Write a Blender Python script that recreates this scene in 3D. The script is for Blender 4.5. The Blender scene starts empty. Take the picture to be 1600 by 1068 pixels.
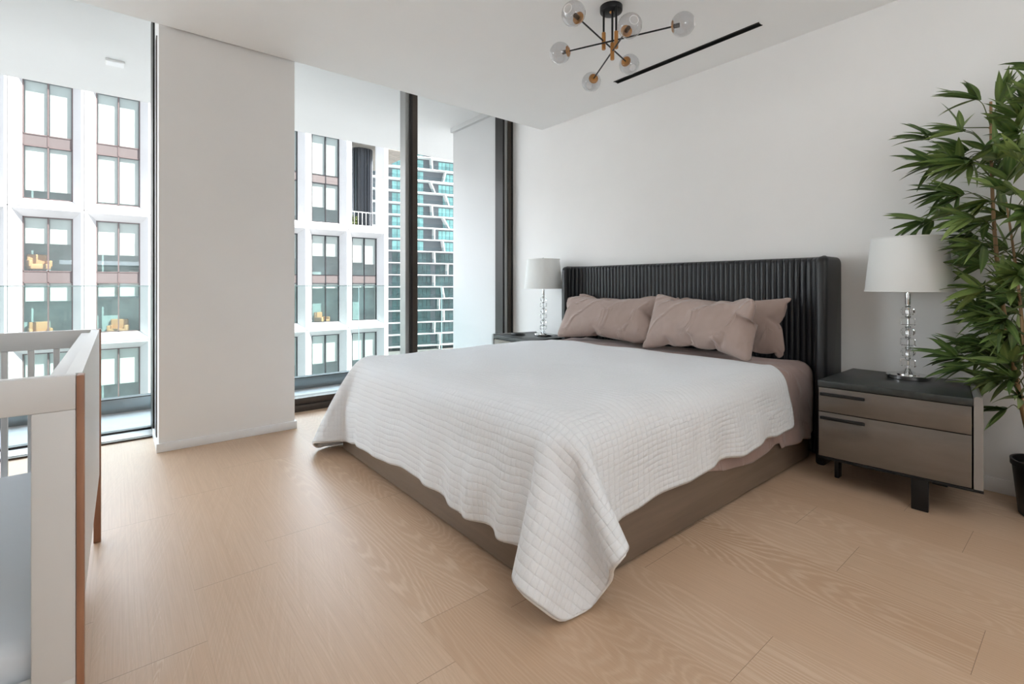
import bpy, bmesh, math, random
import numpy as np
from mathutils import Vector, Matrix

# ------------------------------------------------------------------ camera
sc = bpy.context.scene
COL = sc.collection
PI = math.pi
cam = bpy.data.cameras.new('camera')
cam_o = bpy.data.objects.new('camera', cam)
COL.objects.link(cam_o)
sc.camera = cam_o
cam_o.location = (0, 0, 1.1)
cam_o.rotation_euler = (PI / 2, 0, math.atan2(920.0, 753.4) - PI / 2)
cam.sensor_width = 36
cam.lens = 753.4 / 1600 * 36
cam.shift_y = (445 - 534) / 1600
cam.clip_start = 0.05
cam.clip_end = 600

# ------------------------------------------------------------------ world, sun, exposure
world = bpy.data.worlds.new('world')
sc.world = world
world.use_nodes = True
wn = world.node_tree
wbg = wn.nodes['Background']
wtc = wn.nodes.new('ShaderNodeTexCoord')
wsp = wn.nodes.new('ShaderNodeSeparateXYZ')
wrp = wn.nodes.new('ShaderNodeValToRGB')
wn.links.new(wtc.outputs['Generated'], wsp.inputs[0])
wn.links.new(wsp.outputs['Z'], wrp.inputs[0])
wn.links.new(wrp.outputs[0], wbg.inputs[0])
wrp.color_ramp.elements[0].position = 0.0
wrp.color_ramp.elements[0].color = (0.93, 0.965, 1.0, 1)
wrp.color_ramp.elements[1].position = 0.7
wrp.color_ramp.elements[1].color = (0.70, 0.84, 1.0, 1)
# hazy sky, far brighter on the side the windows face, above the roofs
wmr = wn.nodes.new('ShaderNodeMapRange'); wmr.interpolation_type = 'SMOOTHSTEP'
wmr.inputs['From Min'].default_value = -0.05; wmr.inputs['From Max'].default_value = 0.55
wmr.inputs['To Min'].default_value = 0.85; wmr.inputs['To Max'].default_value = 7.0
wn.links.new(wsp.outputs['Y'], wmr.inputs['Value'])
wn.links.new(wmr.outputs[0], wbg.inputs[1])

sun = bpy.data.lights.new('sun', 'SUN')
sun.energy = 9.0
sun.angle = math.radians(0.6)
sun.color = (1.0, 0.97, 0.92)
sun_o = bpy.data.objects.new('sun', sun)
COL.objects.link(sun_o)
sun_o.rotation_euler = Vector((0.50, -0.62, 0.78)).to_track_quat('Z', 'Y').to_euler()

fill = bpy.data.lights.new('room_light', 'AREA')      # unseen fill added behind the camera to brighten the room
fill.shape = 'RECTANGLE'
fill.size = 3.0
fill.size_y = 2.0
fill.energy = 9
fill.color = (0.95, 0.975, 1.0)
fill_o = bpy.data.objects.new('room_light', fill)
COL.objects.link(fill_o)
fill_o.location = (0.8, -1.85, 1.5)
fill_o.rotation_euler = Vector((0, -1, 0.0)).to_track_quat('Z', 'Y').to_euler()

bounce = bpy.data.lights.new('bounce_light', 'AREA')    # second added fill, out of view behind the camera, aimed at the ceiling
bounce.shape = 'RECTANGLE'
bounce.size = 0.9
bounce.size_y = 0.6
bounce.energy = 27
bounce.color = (0.93, 0.97, 1.0)
bounce_o = bpy.data.objects.new('bounce_light', bounce)
COL.objects.link(bounce_o)
bounce_o.location = (0.9, -1.0, 1.8)
bounce_o.rotation_euler = (PI, 0, 0)

vs = sc.view_settings
vs.view_transform = 'Standard'
vs.look = 'None'
vs.gamma = 1
vs.use_curve_mapping = False
vs.exposure = 0.75
sc.cycles.max_bounces = 14
sc.cycles.diffuse_bounces = 7
sc.cycles.glossy_bounces = 5
sc.cycles.transmission_bounces = 10
sc.cycles.transparent_max_bounces = 24
sc.cycles.caustics_reflective = False
sc.cycles.caustics_refractive = False

# ------------------------------------------------------------------ materials
def srgb(r, g, b):
    f = lambda c: (c / 255 / 12.92) if c / 255 <= .04045 else ((c / 255 + .055) / 1.055) ** 2.4
    return (f(r), f(g), f(b), 1)

class NT:
    """small helper for building node trees"""
    def __init__(s, m):
        s.t = m.node_tree
        s.b = s.t.nodes.get('Principled BSDF')
    def n(s, typ, **kw):
        x = s.t.nodes.new('ShaderNode' + typ)
        for k, v in kw.items():
            if k.startswith('i_'):
                x.inputs[k[2:].replace('_', ' ')].default_value = v
            else:
                setattr(x, k, v)
        return x
    def l(s, a, b):
        s.t.links.new(a, b)
    def math(s, op, a, b=None, c=None):
        x = s.n('Math', operation=op)
        for i, v in enumerate((a, b, c)):
            if v is None: continue
            if isinstance(v, (int, float)): x.inputs[i].default_value = v
            else: s.l(v, x.inputs[i])
        return x.outputs[0]
    def mix(s, fac, a, b, blend='MIX'):
        x = s.n('Mix', data_type='RGBA', blend_type=blend)
        for sock, v in ((x.inputs['Factor'], fac), (x.inputs['A'], a), (x.inputs['B'], b)):
            if isinstance(v, (int, float, tuple)): sock.default_value = v
            else: s.l(v, sock)
        return x.outputs['Result']
    def ramp(s, fac, stops):
        x = s.n('ValToRGB')
        s.l(fac, x.inputs[0])
        e = x.color_ramp.elements
        while len(e) < len(stops): e.new(.5)
        for el, (p, c) in zip(e, stops):
            el.position = p; el.color = c if len(c) == 4 else (*c, 1)
        return x.outputs[0]
    def bump(s, h, strength=.3, dist=.01):
        x = s.n('Bump'); x.inputs['Strength'].default_value = strength; x.inputs['Distance'].default_value = dist
        s.l(h, x.inputs['Height']); s.l(x.outputs[0], s.b.inputs['Normal'])

def mat(name, col, rough=.5, metal=0, spec=.5, coat=0, noise=0, nscale=30, bump=0, sheen=0):
    m = bpy.data.materials.new(name); m.use_nodes = True
    k = NT(m); b = k.b
    b.inputs['Base Color'].default_value = col
    b.inputs['Roughness'].default_value = rough
    b.inputs['Metallic'].default_value = metal
    b.inputs['Specular IOR Level'].default_value = spec
    b.inputs['Coat Weight'].default_value = coat
    b.inputs['Sheen Weight'].default_value = sheen
    if noise or bump:
        tc = k.n('TexCoord'); nz = k.n('TexNoise'); nz.inputs['Scale'].default_value = nscale; nz.inputs['Detail'].default_value = 4
        k.l(tc.outputs['Object'], nz.inputs['Vector'])
        if noise:
            dk = tuple(c * (1 - noise) for c in col[:3]) + (1,)
            lt = tuple(min(1, c * (1 + noise)) for c in col[:3]) + (1,)
            k.l(k.ramp(nz.outputs[0], [(.3, dk), (.7, lt)]), b.inputs['Base Color'])
        if bump: k.bump(nz.outputs[0], bump, .004)
    return m

def glass_thin(name, tint, refl=.5, rough=0.0, spread=1.0):
    """a thin pane: clear tinted transmission plus a Fresnel mirror"""
    m = bpy.data.materials.new(name); m.use_nodes = True
    k = NT(m); t = k.t
    t.nodes.remove(k.b)
    out = t.nodes['Material Output']
    tr = k.n('BsdfTransparent'); tr.inputs[0].default_value = tint
    gl = k.n('BsdfGlossy'); gl.inputs['Roughness'].default_value = rough
    fr = k.n('LayerWeight'); fr.inputs['Blend'].default_value = .5         # Schlick reflectance, the same from both sides
    f = k.math('MULTIPLY', k.math('MULTIPLY_ADD', k.math('POWER', fr.outputs['Facing'], 5.0), .96, .04), refl)
    mx = k.n('MixShader')
    k.l(f, mx.inputs[0]); k.l(tr.outputs[0], mx.inputs[1]); k.l(gl.outputs[0], mx.inputs[2]); k.l(mx.outputs[0], out.inputs[0])
    return m

def glass_solid(name, col=(1, 1, 1, 1), ior=1.5, rough=0.0):
    m = bpy.data.materials.new(name); m.use_nodes = True
    b = NT(m).b
    b.inputs['Base Color'].default_value = col
    b.inputs['Transmission Weight'].default_value = 1
    b.inputs['Roughness'].default_value = rough
    b.inputs['IOR'].default_value = ior
    return m

M = {}
M['wall'] = mat('wall_paint', (.80, .795, .785, 1), .65, spec=.3, noise=.012, nscale=2.5)
M['ceiling'] = mat('ceiling_paint', (.88, .88, .875, 1), .7, spec=.25, noise=.01, nscale=2)
M['trim'] = mat('trim_paint', (.78, .79, .80, 1), .35)
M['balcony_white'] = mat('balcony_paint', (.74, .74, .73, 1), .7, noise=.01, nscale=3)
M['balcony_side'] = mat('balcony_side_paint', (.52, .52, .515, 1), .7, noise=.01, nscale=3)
M['balcony_floor'] = mat('balcony_tile', (.36, .36, .365, 1), .5, noise=.06, nscale=8)
M['bronze'] = mat('bronze_frame', srgb(74, 66, 60), .38, .55, noise=.08, nscale=20)
M['bronze_dark'] = mat('black_frame', srgb(34, 32, 31), .4, .4)
M['bronze_light'] = mat('grey_frame', srgb(150, 150, 148), .35, .6)
M['gasket'] = mat('black_gasket', srgb(20, 22, 24), .5)
M['white_metal'] = mat('white_metal', (.78, .78, .77, 1), .35)
M['window_glass'] = glass_thin('window_glass', (.972, .970, .966, 1), .6)
M['rail_glass'] = glass_thin('balustrade_glass', (.88, .94, .93, 1), .35)
M['rail_edge'] = mat('glass_edge', srgb(178, 205, 205), .15)
M['curb'] = mat('metal_curb', srgb(142, 152, 156), .3, .7)

def floor_mat():
    m = bpy.data.materials.new('oak_planks'); m.use_nodes = True
    k = NT(m); b = k.b
    uv = k.n('UVMap', uv_map='grain'); ed = k.n('UVMap', uv_map='edge')
    at = k.n('Attribute', attribute_name='plank')
    sp = k.n('SeparateXYZ'); k.l(uv.outputs[0], sp.inputs[0])
    rnd = k.n('SeparateColor'); k.l(at.outputs['Color'], rnd.inputs[0])
    # cathedral grain: contour lines of a noise stretched along the plank
    cv = k.n('CombineXYZ')
    k.l(k.math('MULTIPLY', sp.outputs[0], 3.6), cv.inputs[0]); k.l(k.math('MULTIPLY', sp.outputs[1], .62), cv.inputs[1]); k.l(k.math('MULTIPLY', rnd.outputs[1], 40.0), cv.inputs[2])
    n1 = k.n('TexNoise'); n1.inputs['Scale'].default_value = 1.0; n1.inputs['Detail'].default_value = 1.2; n1.inputs['Roughness'].default_value = .35
    k.l(cv.outputs[0], n1.inputs['Vector'])
    cv3 = k.n('CombineXYZ')
    k.l(k.math('MULTIPLY', sp.outputs[0], 60.0), cv3.inputs[0]); k.l(k.math('MULTIPLY', sp.outputs[1], 9.0), cv3.inputs[1])
    n3 = k.n('TexNoise'); n3.inputs['Scale'].default_value = 1; n3.inputs['Detail'].default_value = 3
    k.l(cv3.outputs[0], n3.inputs['Vector'])
    ph = k.math('ADD', k.math('MULTIPLY', n1.outputs[0], 300.0), k.math('MULTIPLY', n3.outputs[0], 6.0))
    s = k.math('MULTIPLY_ADD', k.math('SINE', ph), .5, .5)
    s = k.math('POWER', s, 2.2)
    # fine fibres
    cv2 = k.n('CombineXYZ')
    k.l(k.math('MULTIPLY', sp.outputs[0], 210.0), cv2.inputs[0]); k.l(k.math('MULTIPLY', sp.outputs[1], 5.0), cv2.inputs[1]); k.l(rnd.outputs[1], cv2.inputs[2])
    n2 = k.n('TexNoise'); n2.inputs['Scale'].default_value = 1; n2.inputs['Detail'].default_value = 3
    k.l(cv2.outputs[0], n2.inputs['Vector'])
    # slow colour drift
    cv4 = k.n('CombineXYZ'); k.l(k.math('MULTIPLY', sp.outputs[0], 7.0), cv4.inputs[0]); k.l(k.math('MULTIPLY', sp.outputs[1], .9), cv4.inputs[1]); k.l(k.math('MULTIPLY', rnd.outputs[2], 9.0), cv4.inputs[2])
    n4 = k.n('TexNoise'); n4.inputs['Scale'].default_value = 1; n4.inputs['Detail'].default_value = 2; k.l(cv4.outputs[0], n4.inputs['Vector'])
    base = k.mix(rnd.outputs[0], FLOOR_A, FLOOR_B)
    base = k.mix(k.math('MULTIPLY', n4.outputs[0], .5), base, FLOOR_C)
    n6 = k.n('TexNoise'); n6.inputs['Scale'].default_value = .55; n6.inputs['Detail'].default_value = 1; k.l(cv.outputs[0], n6.inputs['Vector'])
    vis = k.ramp(n6.outputs[0], [(.38, (.12, .12, .12)), (.62, (1, 1, 1))])
    s = k.math('MULTIPLY', s, vis)
    lines = k.mix(k.math('MULTIPLY', s, .48), base, FLOOR_L)
    fib = k.mix(k.math('MULTIPLY', k.math('SUBTRACT', n2.outputs[0], .35), .55), lines, FLOOR_D)
    # joint lines between planks
    se = k.n('SeparateXYZ'); k.l(ed.outputs[0], se.inputs[0])
    e = k.math('MINIMUM', se.outputs[0], se.outputs[1])
    j = k.math('LESS_THAN', e, .0015)
    col = k.mix(k.math('MULTIPLY', j, .75), fib, srgb(96, 74, 54))
    k.l(col, b.inputs['Base Color'])
    b.inputs['Roughness'].default_value = .36
    k.l(k.math('MULTIPLY_ADD', s, .08, .36), b.inputs['Roughness'])
    b.inputs['Specular IOR Level'].default_value = .42
    h = k.math('SUBTRACT', k.math('MULTIPLY', s, .25), k.math('MULTIPLY', j, 1.0))
    k.bump(h, .12, .002)
    return m
FLOOR_A = srgb(204, 175, 148); FLOOR_B = srgb(190, 158, 129); FLOOR_C = srgb(195, 163, 136); FLOOR_L = srgb(226, 205, 181); FLOOR_D = srgb(160, 130, 104)
M['floor'] = floor_mat()

def quilt_mat():
    m = bpy.data.materials.new('white_quilted_cotton'); m.use_nodes = True
    k = NT(m); b = k.b
    uv = k.n('UVMap', uv_map='cloth'); sp = k.n('SeparateXYZ'); k.l(uv.outputs[0], sp.inputs[0])
    tc = k.n('TexCoord'); nz = k.n('TexNoise'); nz.inputs['Scale'].default_value = 16; nz.inputs['Detail'].default_value = 2
    k.l(uv.outputs[0], nz.inputs['Vector'])
    w = k.math('MULTIPLY', k.math('SUBTRACT', nz.outputs[0], .5), .008)
    u = k.math('ADD', sp.outputs[0], w); v = k.math('ADD', sp.outputs[1], w)
    a = k.math('ABSOLUTE', k.math('SINE', k.math('MULTIPLY', u, PI / .032)))
    c = k.math('ABSOLUTE', k.math('SINE', k.math('MULTIPLY', v, PI / .023)))
    pa = k.math('POWER', a, .45); pc = k.math('POWER', c, .6)
    n5 = k.n('TexNoise'); n5.inputs['Scale'].default_value = 3.5; n5.inputs['Detail'].default_value = 1; k.l(uv.outputs[0], n5.inputs['Vector'])
    amt = k.math('MULTIPLY', k.math('SUBTRACT', n5.outputs[0], .25), 1.1)
    h = k.math('ADD', k.math('MULTIPLY', pa, .75), k.math('MULTIPLY', pc, k.math('MULTIPLY', amt, 1.7)))
    n2 = k.n('TexNoise'); n2.inputs['Scale'].default_value = 160; k.l(uv.outputs[0], n2.inputs['Vector'])
    h = k.math('ADD', h, k.math('MULTIPLY', n2.outputs[0], .25))
    k.bump(h, .6, .006)
    b.inputs['Base Color'].default_value = (.775, .795, .82, 1)
    b.inputs['Roughness'].default_value = .85; b.inputs['Specular IOR Level'].default_value = .2; b.inputs['Sheen Weight'].default_value = .1
    return m
M['quilt'] = quilt_mat()
M['hem'] = mat('white_hem', (.83, .83, .83, 1), .8, spec=.2)

def cotton(name, col, wr=.5):
    m = bpy.data.materials.new(name); m.use_nodes = True
    k = NT(m); b = k.b
    tc = k.n('TexCoord'); mp = k.n('Mapping'); mp.inputs['Scale'].default_value = (1, 1, 1); k.l(tc.outputs['Object'], mp.inputs[0])
    n1 = k.n('TexNoise'); n1.inputs['Scale'].default_value = 5.5; n1.inputs['Detail'].default_value = 2.5; n1.inputs['Distortion'].default_value = 1.6; k.l(mp.outputs[0], n1.inputs['Vector'])
    wv = k.n('TexWave', wave_type='BANDS', bands_direction='DIAGONAL'); wv.inputs['Scale'].default_value = 2.6; wv.inputs['Distortion'].default_value = 7; wv.inputs['Detail'].default_value = 1.5; wv.inputs['Detail Scale'].default_value = .9
    k.l(mp.outputs[0], wv.inputs['Vector'])
    r = k.math('MULTIPLY', k.math('POWER', wv.outputs['Fac'], 5.0), k.ramp(n1.outputs[0], [(.42, (0, 0, 0)), (.62, (1, 1, 1))]))
    n2 = k.n('TexNoise'); n2.inputs['Scale'].default_value = 260; k.l(mp.outputs[0], n2.inputs['Vector'])
    h = k.math('ADD', k.math('MULTIPLY', r, 1.0), k.math('MULTIPLY', n2.outputs[0], .06))
    k.bump(h, wr, .012)
    lt = tuple(c * 1.06 for c in col[:3]) + (1,); dk = tuple(c * .95 for c in col[:3]) + (1,)
    k.l(k.ramp(n1.outputs[0], [(.3, dk), (.7, lt)]), b.inputs['Base Color'])
    b.inputs['Roughness'].default_value = .8; b.inputs['Specular IOR Level'].default_value = .2; b.inputs['Sheen Weight'].default_value = .25
    return m
M['mauve'] = cotton('mauve_cotton', srgb(162, 143, 135), .9)
M['mauve_sheet'] = cotton('mauve_sheet_cotton', srgb(162, 139, 132), .6)
M['leather'] = mat('black_leather', srgb(25, 27, 32), .36, spec=.45)
M['leather_soft'] = mat('black_leather_wing', srgb(24, 25, 27), .4, spec=.45)

def wood(name, a, bcol, rough=.4, axis=1, coat=0, sc_=(26, 2.2, 26)):
    m = bpy.data.materials.new(name); m.use_nodes = True
    k = NT(m); b = k.b
    tc = k.n('TexCoord'); mp = k.n('Mapping'); mp.inputs['Scale'].default_value = sc_; k.l(tc.outputs['Object'], mp.inputs[0])
    n = k.n('TexNoise'); n.inputs['Scale'].default_value = 1; n.inputs['Detail'].default_value = 5; n.inputs['Distortion'].default_value = .6; k.l(mp.outputs[0], n.inputs['Vector'])
    k.l(k.ramp(n.outputs[0], [(.3, a), (.7, bcol)]), b.inputs['Base Color'])
    b.inputs['Roughness'].default_value = rough; b.inputs['Coat Weight'].default_value = coat; b.inputs['Coat Roughness'].default_value = .06
    k.bump(n.outputs[0], .05, .002)
    return m
M['bed_wood'] = wood('taupe_bed_veneer', srgb(112, 97, 84), srgb(124, 108, 94), .38, sc_=(2.2, 2.2, 30))
M['drawer_gloss'] = wood('taupe_gloss_veneer', srgb(92, 84, 76), srgb(104, 95, 87), .22, coat=.8, sc_=(14, 2, 9))
M['ns_top'] = mat('black_stone_top', srgb(44, 48, 47), .42, noise=.2, nscale=40)
M['ns_side'] = mat('grey_metal_side', srgb(150, 150, 150), .3, .6)
M['black_metal'] = mat('black_metal', srgb(24, 24, 25), .42, .3)
M['crib_white'] = mat('crib_white_paint', srgb(208, 208, 207), .38, noise=.01, nscale=5)
M['crib_wood'] = wood('crib_wood', srgb(134, 92, 68), srgb(166, 120, 92), .45, sc_=(30, 30, 2.5))
M['crib_sheet'] = mat('pale_blue_sheet', srgb(206, 212, 218), .85, spec=.2)
M['brass'] = mat('brushed_brass', srgb(190, 138, 84), .3, .9, noise=.06, nscale=50)
M['chrome'] = mat('chrome', (.78, .79, .8, 1), .08, 1)
M['crystal'] = glass_solid('crystal')
M['crystal_base'] = glass_thin('crystal_base', (.96, .97, .97, 1), 9.0)
M['smoke_glass'] = glass_thin('smoked_globe_glass', (.85, .85, .86, 1), 2.2)
M['globe_rim'] = mat('globe_rim', (.85, .85, .85, 1), .1)
M['socket'] = mat('lamp_socket', srgb(70, 60, 52), .35, .5)
def shade_mat():
    m = bpy.data.materials.new('white_linen_shade'); m.use_nodes = True
    k = NT(m); t = k.t
    b = k.b; b.inputs['Base Color'].default_value = (.90, .91, .90, 1); b.inputs['Roughness'].default_value = .85; b.inputs['Specular IOR Level'].default_value = .15
    tc = k.n('TexCoord'); n = k.n('TexNoise'); n.inputs['Scale'].default_value = 220; k.l(tc.outputs['Object'], n.inputs['Vector']); k.bump(n.outputs[0], .08, .002)
    tl = k.n('BsdfTranslucent'); tl.inputs[0].default_value = (.8, .8, .78, 1)
    mx = k.n('MixShader'); mx.inputs[0].default_value = .25
    k.l(b.outputs[0], mx.inputs[1]); k.l(tl.outputs[0], mx.inputs[2]); k.l(mx.outputs[0], t.nodes['Material Output'].inputs[0])
    return m
M['shade'] = shade_mat()
def leaf_mat():
    m = bpy.data.materials.new('bamboo_leaf'); m.use_nodes = True
    k = NT(m); b = k.b
    at = k.n('Attribute', attribute_name='tone'); uv = k.n('UVMap', uv_map='leaf'); sp = k.n('SeparateXYZ'); k.l(uv.outputs[0], sp.inputs[0])
    base = k.ramp(at.outputs['Fac'], [(0, srgb(40, 66, 36)), (.55, srgb(72, 100, 48)), (1, srgb(128, 146, 82))])
    rib = k.math('SUBTRACT', 1.0, k.math('MULTIPLY', k.math('ABSOLUTE', k.math('SUBTRACT', sp.outputs[0], .5)), 5.0))
    rib = k.math('MAXIMUM', rib, 0.0)
    vein = k.math('MULTIPLY_ADD', k.math('SINE', k.math('MULTIPLY', sp.outputs[0], 60.0)), .08, .08)
    k.l(k.mix(k.math('ADD', k.math('MULTIPLY', rib, .35), vein), base, srgb(150, 168, 96)), b.inputs['Base Color'])
    b.inputs['Roughness'].default_value = .42
    return m
M['leaf'] = leaf_mat()
M['cane'] = wood('bamboo_cane', srgb(128, 98, 66), srgb(176, 142, 100), .5, sc_=(30, 30, 3))
M['twig'] = mat('green_twig', srgb(88, 96, 56), .6)
M['pot'] = mat('black_pot', srgb(16, 16, 17), .45)
M['soil'] = mat('dark_soil', srgb(38, 30, 24), .95, noise=.3, nscale=60, bump=.6)
M['slot'] = mat('black_slot', srgb(4, 4, 5), .8, spec=.1)
# outside
M['concrete'] = mat('white_precast', (.74, .74, .755, 1), .8, noise=.02, nscale=.6)
M['joint'] = mat('panel_joint', srgb(170, 170, 172), .8)
M['mauve_frame'] = mat('mauve_aluminium', srgb(120, 106, 106), .45, .3)
M['dark_frame'] = mat('dark_aluminium', srgb(62, 62, 66), .4, .4)
M['spandrel'] = mat('mauve_spandrel', srgb(114, 106, 106), .5, .2)
M['office_glass'] = glass_thin('office_glass', (.94, .975, .97, 1), 3.2)
M['blind'] = mat('pale_blind', (.84, .87, .84, 1), .8)
M['office_room'] = mat('office_room', srgb(160, 186, 188), .9, noise=.25, nscale=.9)
M['office_slab'] = mat('office_slab', srgb(120, 126, 126), .9)
M['tan_fabric'] = mat('tan_fabric', srgb(206, 160, 112), .8)
M['metal_fin'] = mat('dark_metal_column', srgb(74, 78, 84), .35, .6)
M['slat_wood'] = mat('grey_timber_slats', srgb(150, 144, 136), .7, noise=.15, nscale=3)
M['hedge'] = mat('roof_planting', srgb(92, 104, 56), .8, noise=.4, nscale=6)
M['ground'] = mat('street_asphalt', srgb(120, 120, 118), .9, noise=.1, nscale=.3)
M['tower_white'] = mat('tower_white_concrete', (.80, .80, .80, 1), .8)
M['tower_grey'] = mat('tower_grey_wall', srgb(118, 124, 130), .8)
M['tower_glass'] = mat('tower_teal_glass', srgb(150, 208, 208), .12, .0, spec=.9, noise=.3, nscale=.35)  # upper floors: sunlight and bright sky reflection put into the glass colour
M['tower_glass_dark'] = mat('tower_dark_glass', srgb(76, 108, 110), .12, .0, spec=.9, noise=.4, nscale=.35)  # same glass on the lower floors, shade and dark reflections painted in
M['tower_rail'] = glass_thin('tower_rail_glass', (.80, .86, .87, 1), 1.2)

# ------------------------------------------------------------------ geometry helpers
def link(name, me, m, parent=None, loc=(0, 0, 0), smooth=35):
    if smooth:
        me.shade_smooth()
        me.set_sharp_from_angle(angle=math.radians(smooth))
    ms = m if isinstance(m, (list, tuple)) else [m]
    for x in ms:
        me.materials.append(M[x] if isinstance(x, str) else x)
    o = bpy.data.objects.new(name, me)
    o.location = loc
    COL.objects.link(o)
    if parent is not None: o.parent = parent
    return o

def thing(name, label, cat, loc=(0, 0, 0), rz=0, group=None):
    o = bpy.data.objects.new(name, None)
    o.empty_display_size = .1
    o.location = loc; o.rotation_euler = (0, 0, rz)
    COL.objects.link(o)
    return tag(o, label, cat, group)

def tag(o, label, cat, group=None):
    o['label'] = label; o['category'] = cat
    if group: o['group'] = group
    return o

def structure(o):
    o['kind'] = 'structure'
    return o

class MB:
    """gathers shapes into one bmesh, then links them as one object"""
    def __init__(s): s.bm = bmesh.new()
    def box(s, x0, x1, y0, y1, z0, z1, r=0, seg=2, mi=0, mtx=None):
        t = bmesh.new(); bmesh.ops.create_cube(t, size=1)
        for v in t.verts: v.co = Vector(((x0 + x1) / 2 + v.co.x * (x1 - x0), (y0 + y1) / 2 + v.co.y * (y1 - y0), (z0 + z1) / 2 + v.co.z * (z1 - z0)))
        if r: bmesh.ops.bevel(t, geom=t.edges[:], offset=r, segments=seg, profile=.5, affect='EDGES')
        return s.add(t, mi, mtx)
    def add(s, t, mi=0, mtx=None):
        if mtx is not None: bmesh.ops.transform(t, matrix=mtx, verts=t.verts)
        for f in t.faces: f.material_index = mi
        me = bpy.data.meshes.new('tmp'); t.to_mesh(me); t.free()
        s.bm.from_mesh(me); bpy.data.meshes.remove(me)
        return s
    def faces(s, verts, faces, mi=0):
        t = bmesh.new(); vv = [t.verts.new(v) for v in verts]
        for f in faces: t.faces.new([vv[i] for i in f])
        bmesh.ops.recalc_face_normals(t, faces=t.faces)
        return s.add(t, mi)
    def prism(s, poly, z0, z1, r=0, seg=2, mi=0):
        n = len(poly)
        t = bmesh.new()
        a = [t.verts.new((p[0], p[1], z0)) for p in poly]; b = [t.verts.new((p[0], p[1], z1)) for p in poly]
        t.faces.new(a[::-1]); t.faces.new(b)
        for i in range(n): t.faces.new((a[i], a[(i + 1) % n], b[(i + 1) % n], b[i]))
        bmesh.ops.recalc_face_normals(t, faces=t.faces)
        if r: bmesh.ops.bevel(t, geom=t.edges[:], offset=r, segments=seg, profile=.5, affect='EDGES')
        return s.add(t, mi)
    def lathe(s, prof, seg=32, c=(0, 0, 0), mi=0, mtx=None, cap=True):
        t = bmesh.new(); rings = []
        for r, z in prof:
            if r < 1e-6: rings.append([t.verts.new((0, 0, z))])
            else: rings.append([t.verts.new((r * math.cos(2 * PI * i / seg), r * math.sin(2 * PI * i / seg), z)) for i in range(seg)])
        for a, b in zip(rings, rings[1:]):
            for i in range(seg):
                j = (i + 1) % seg
                q = [a[i % len(a)], a[j % len(a)], b[j % len(b)], b[i % len(b)]]
                q2 = []
                for x in q:
                    if x not in q2: q2.append(x)
                if len(q2) > 2: t.faces.new(q2)
        if cap:
            for rg in (rings[0], rings[-1]):
                if len(rg) > 2: t.faces.new(rg)
        bmesh.ops.recalc_face_normals(t, faces=t.faces)
        m = Matrix.Translation(c)
        if mtx is not None: m = m @ mtx
        return s.add(t, mi, m)
    def tube(s, pts, r, seg=8, mi=0, r1=None):
        pts = [Vector(p) for p in pts]; n = len(pts)
        t = bmesh.new(); rings = []
        up = Vector((0, 0, 1))
        d0 = (pts[1] - pts[0]).normalized()
        if abs(d0.z) > .95: up = Vector((1, 0, 0))
        for i, p in enumerate(pts):
            d = (pts[min(i + 1, n - 1)] - pts[max(i - 1, 0)]).normalized()
            a = d.cross(up).normalized(); b = d.cross(a).normalized()
            rr = r if r1 is None else r + (r1 - r) * i / (n - 1)
            rings.append([t.verts.new(p + a * rr * math.cos(2 * PI * k / seg) + b * rr * math.sin(2 * PI * k / seg)) for k in range(seg)])
        for a, b in zip(rings, rings[1:]):
            for k in range(seg): t.faces.new((a[k], a[(k + 1) % seg], b[(k + 1) % seg], b[k]))
        t.faces.new(rings[0]); t.faces.new(rings[-1])
        bmesh.ops.recalc_face_normals(t, faces=t.faces)
        return s.add(t, mi)
    def build(s, name, m, parent=None, loc=(0, 0, 0), smooth=35):
        me = bpy.data.meshes.new(name); s.bm.to_mesh(me); s.bm.free()
        return link(name, me, m, parent, loc, smooth)

def dup(root, loc, rz, label, scale=None):
    """a copy of a thing with copies of its parts and their sub-parts"""
    r = root.copy(); COL.objects.link(r); r.location = loc; r.rotation_euler = (0, 0, rz); r['label'] = label
    if scale: r.scale = scale
    for ch in list(root.children):
        c = ch.copy(); COL.objects.link(c); c.parent = r
        for g in list(ch.children):
            d = g.copy(); COL.objects.link(d); d.parent = c
    return r

H = 2.805            # ceiling height
XW = 3.62            # bed wall

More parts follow.
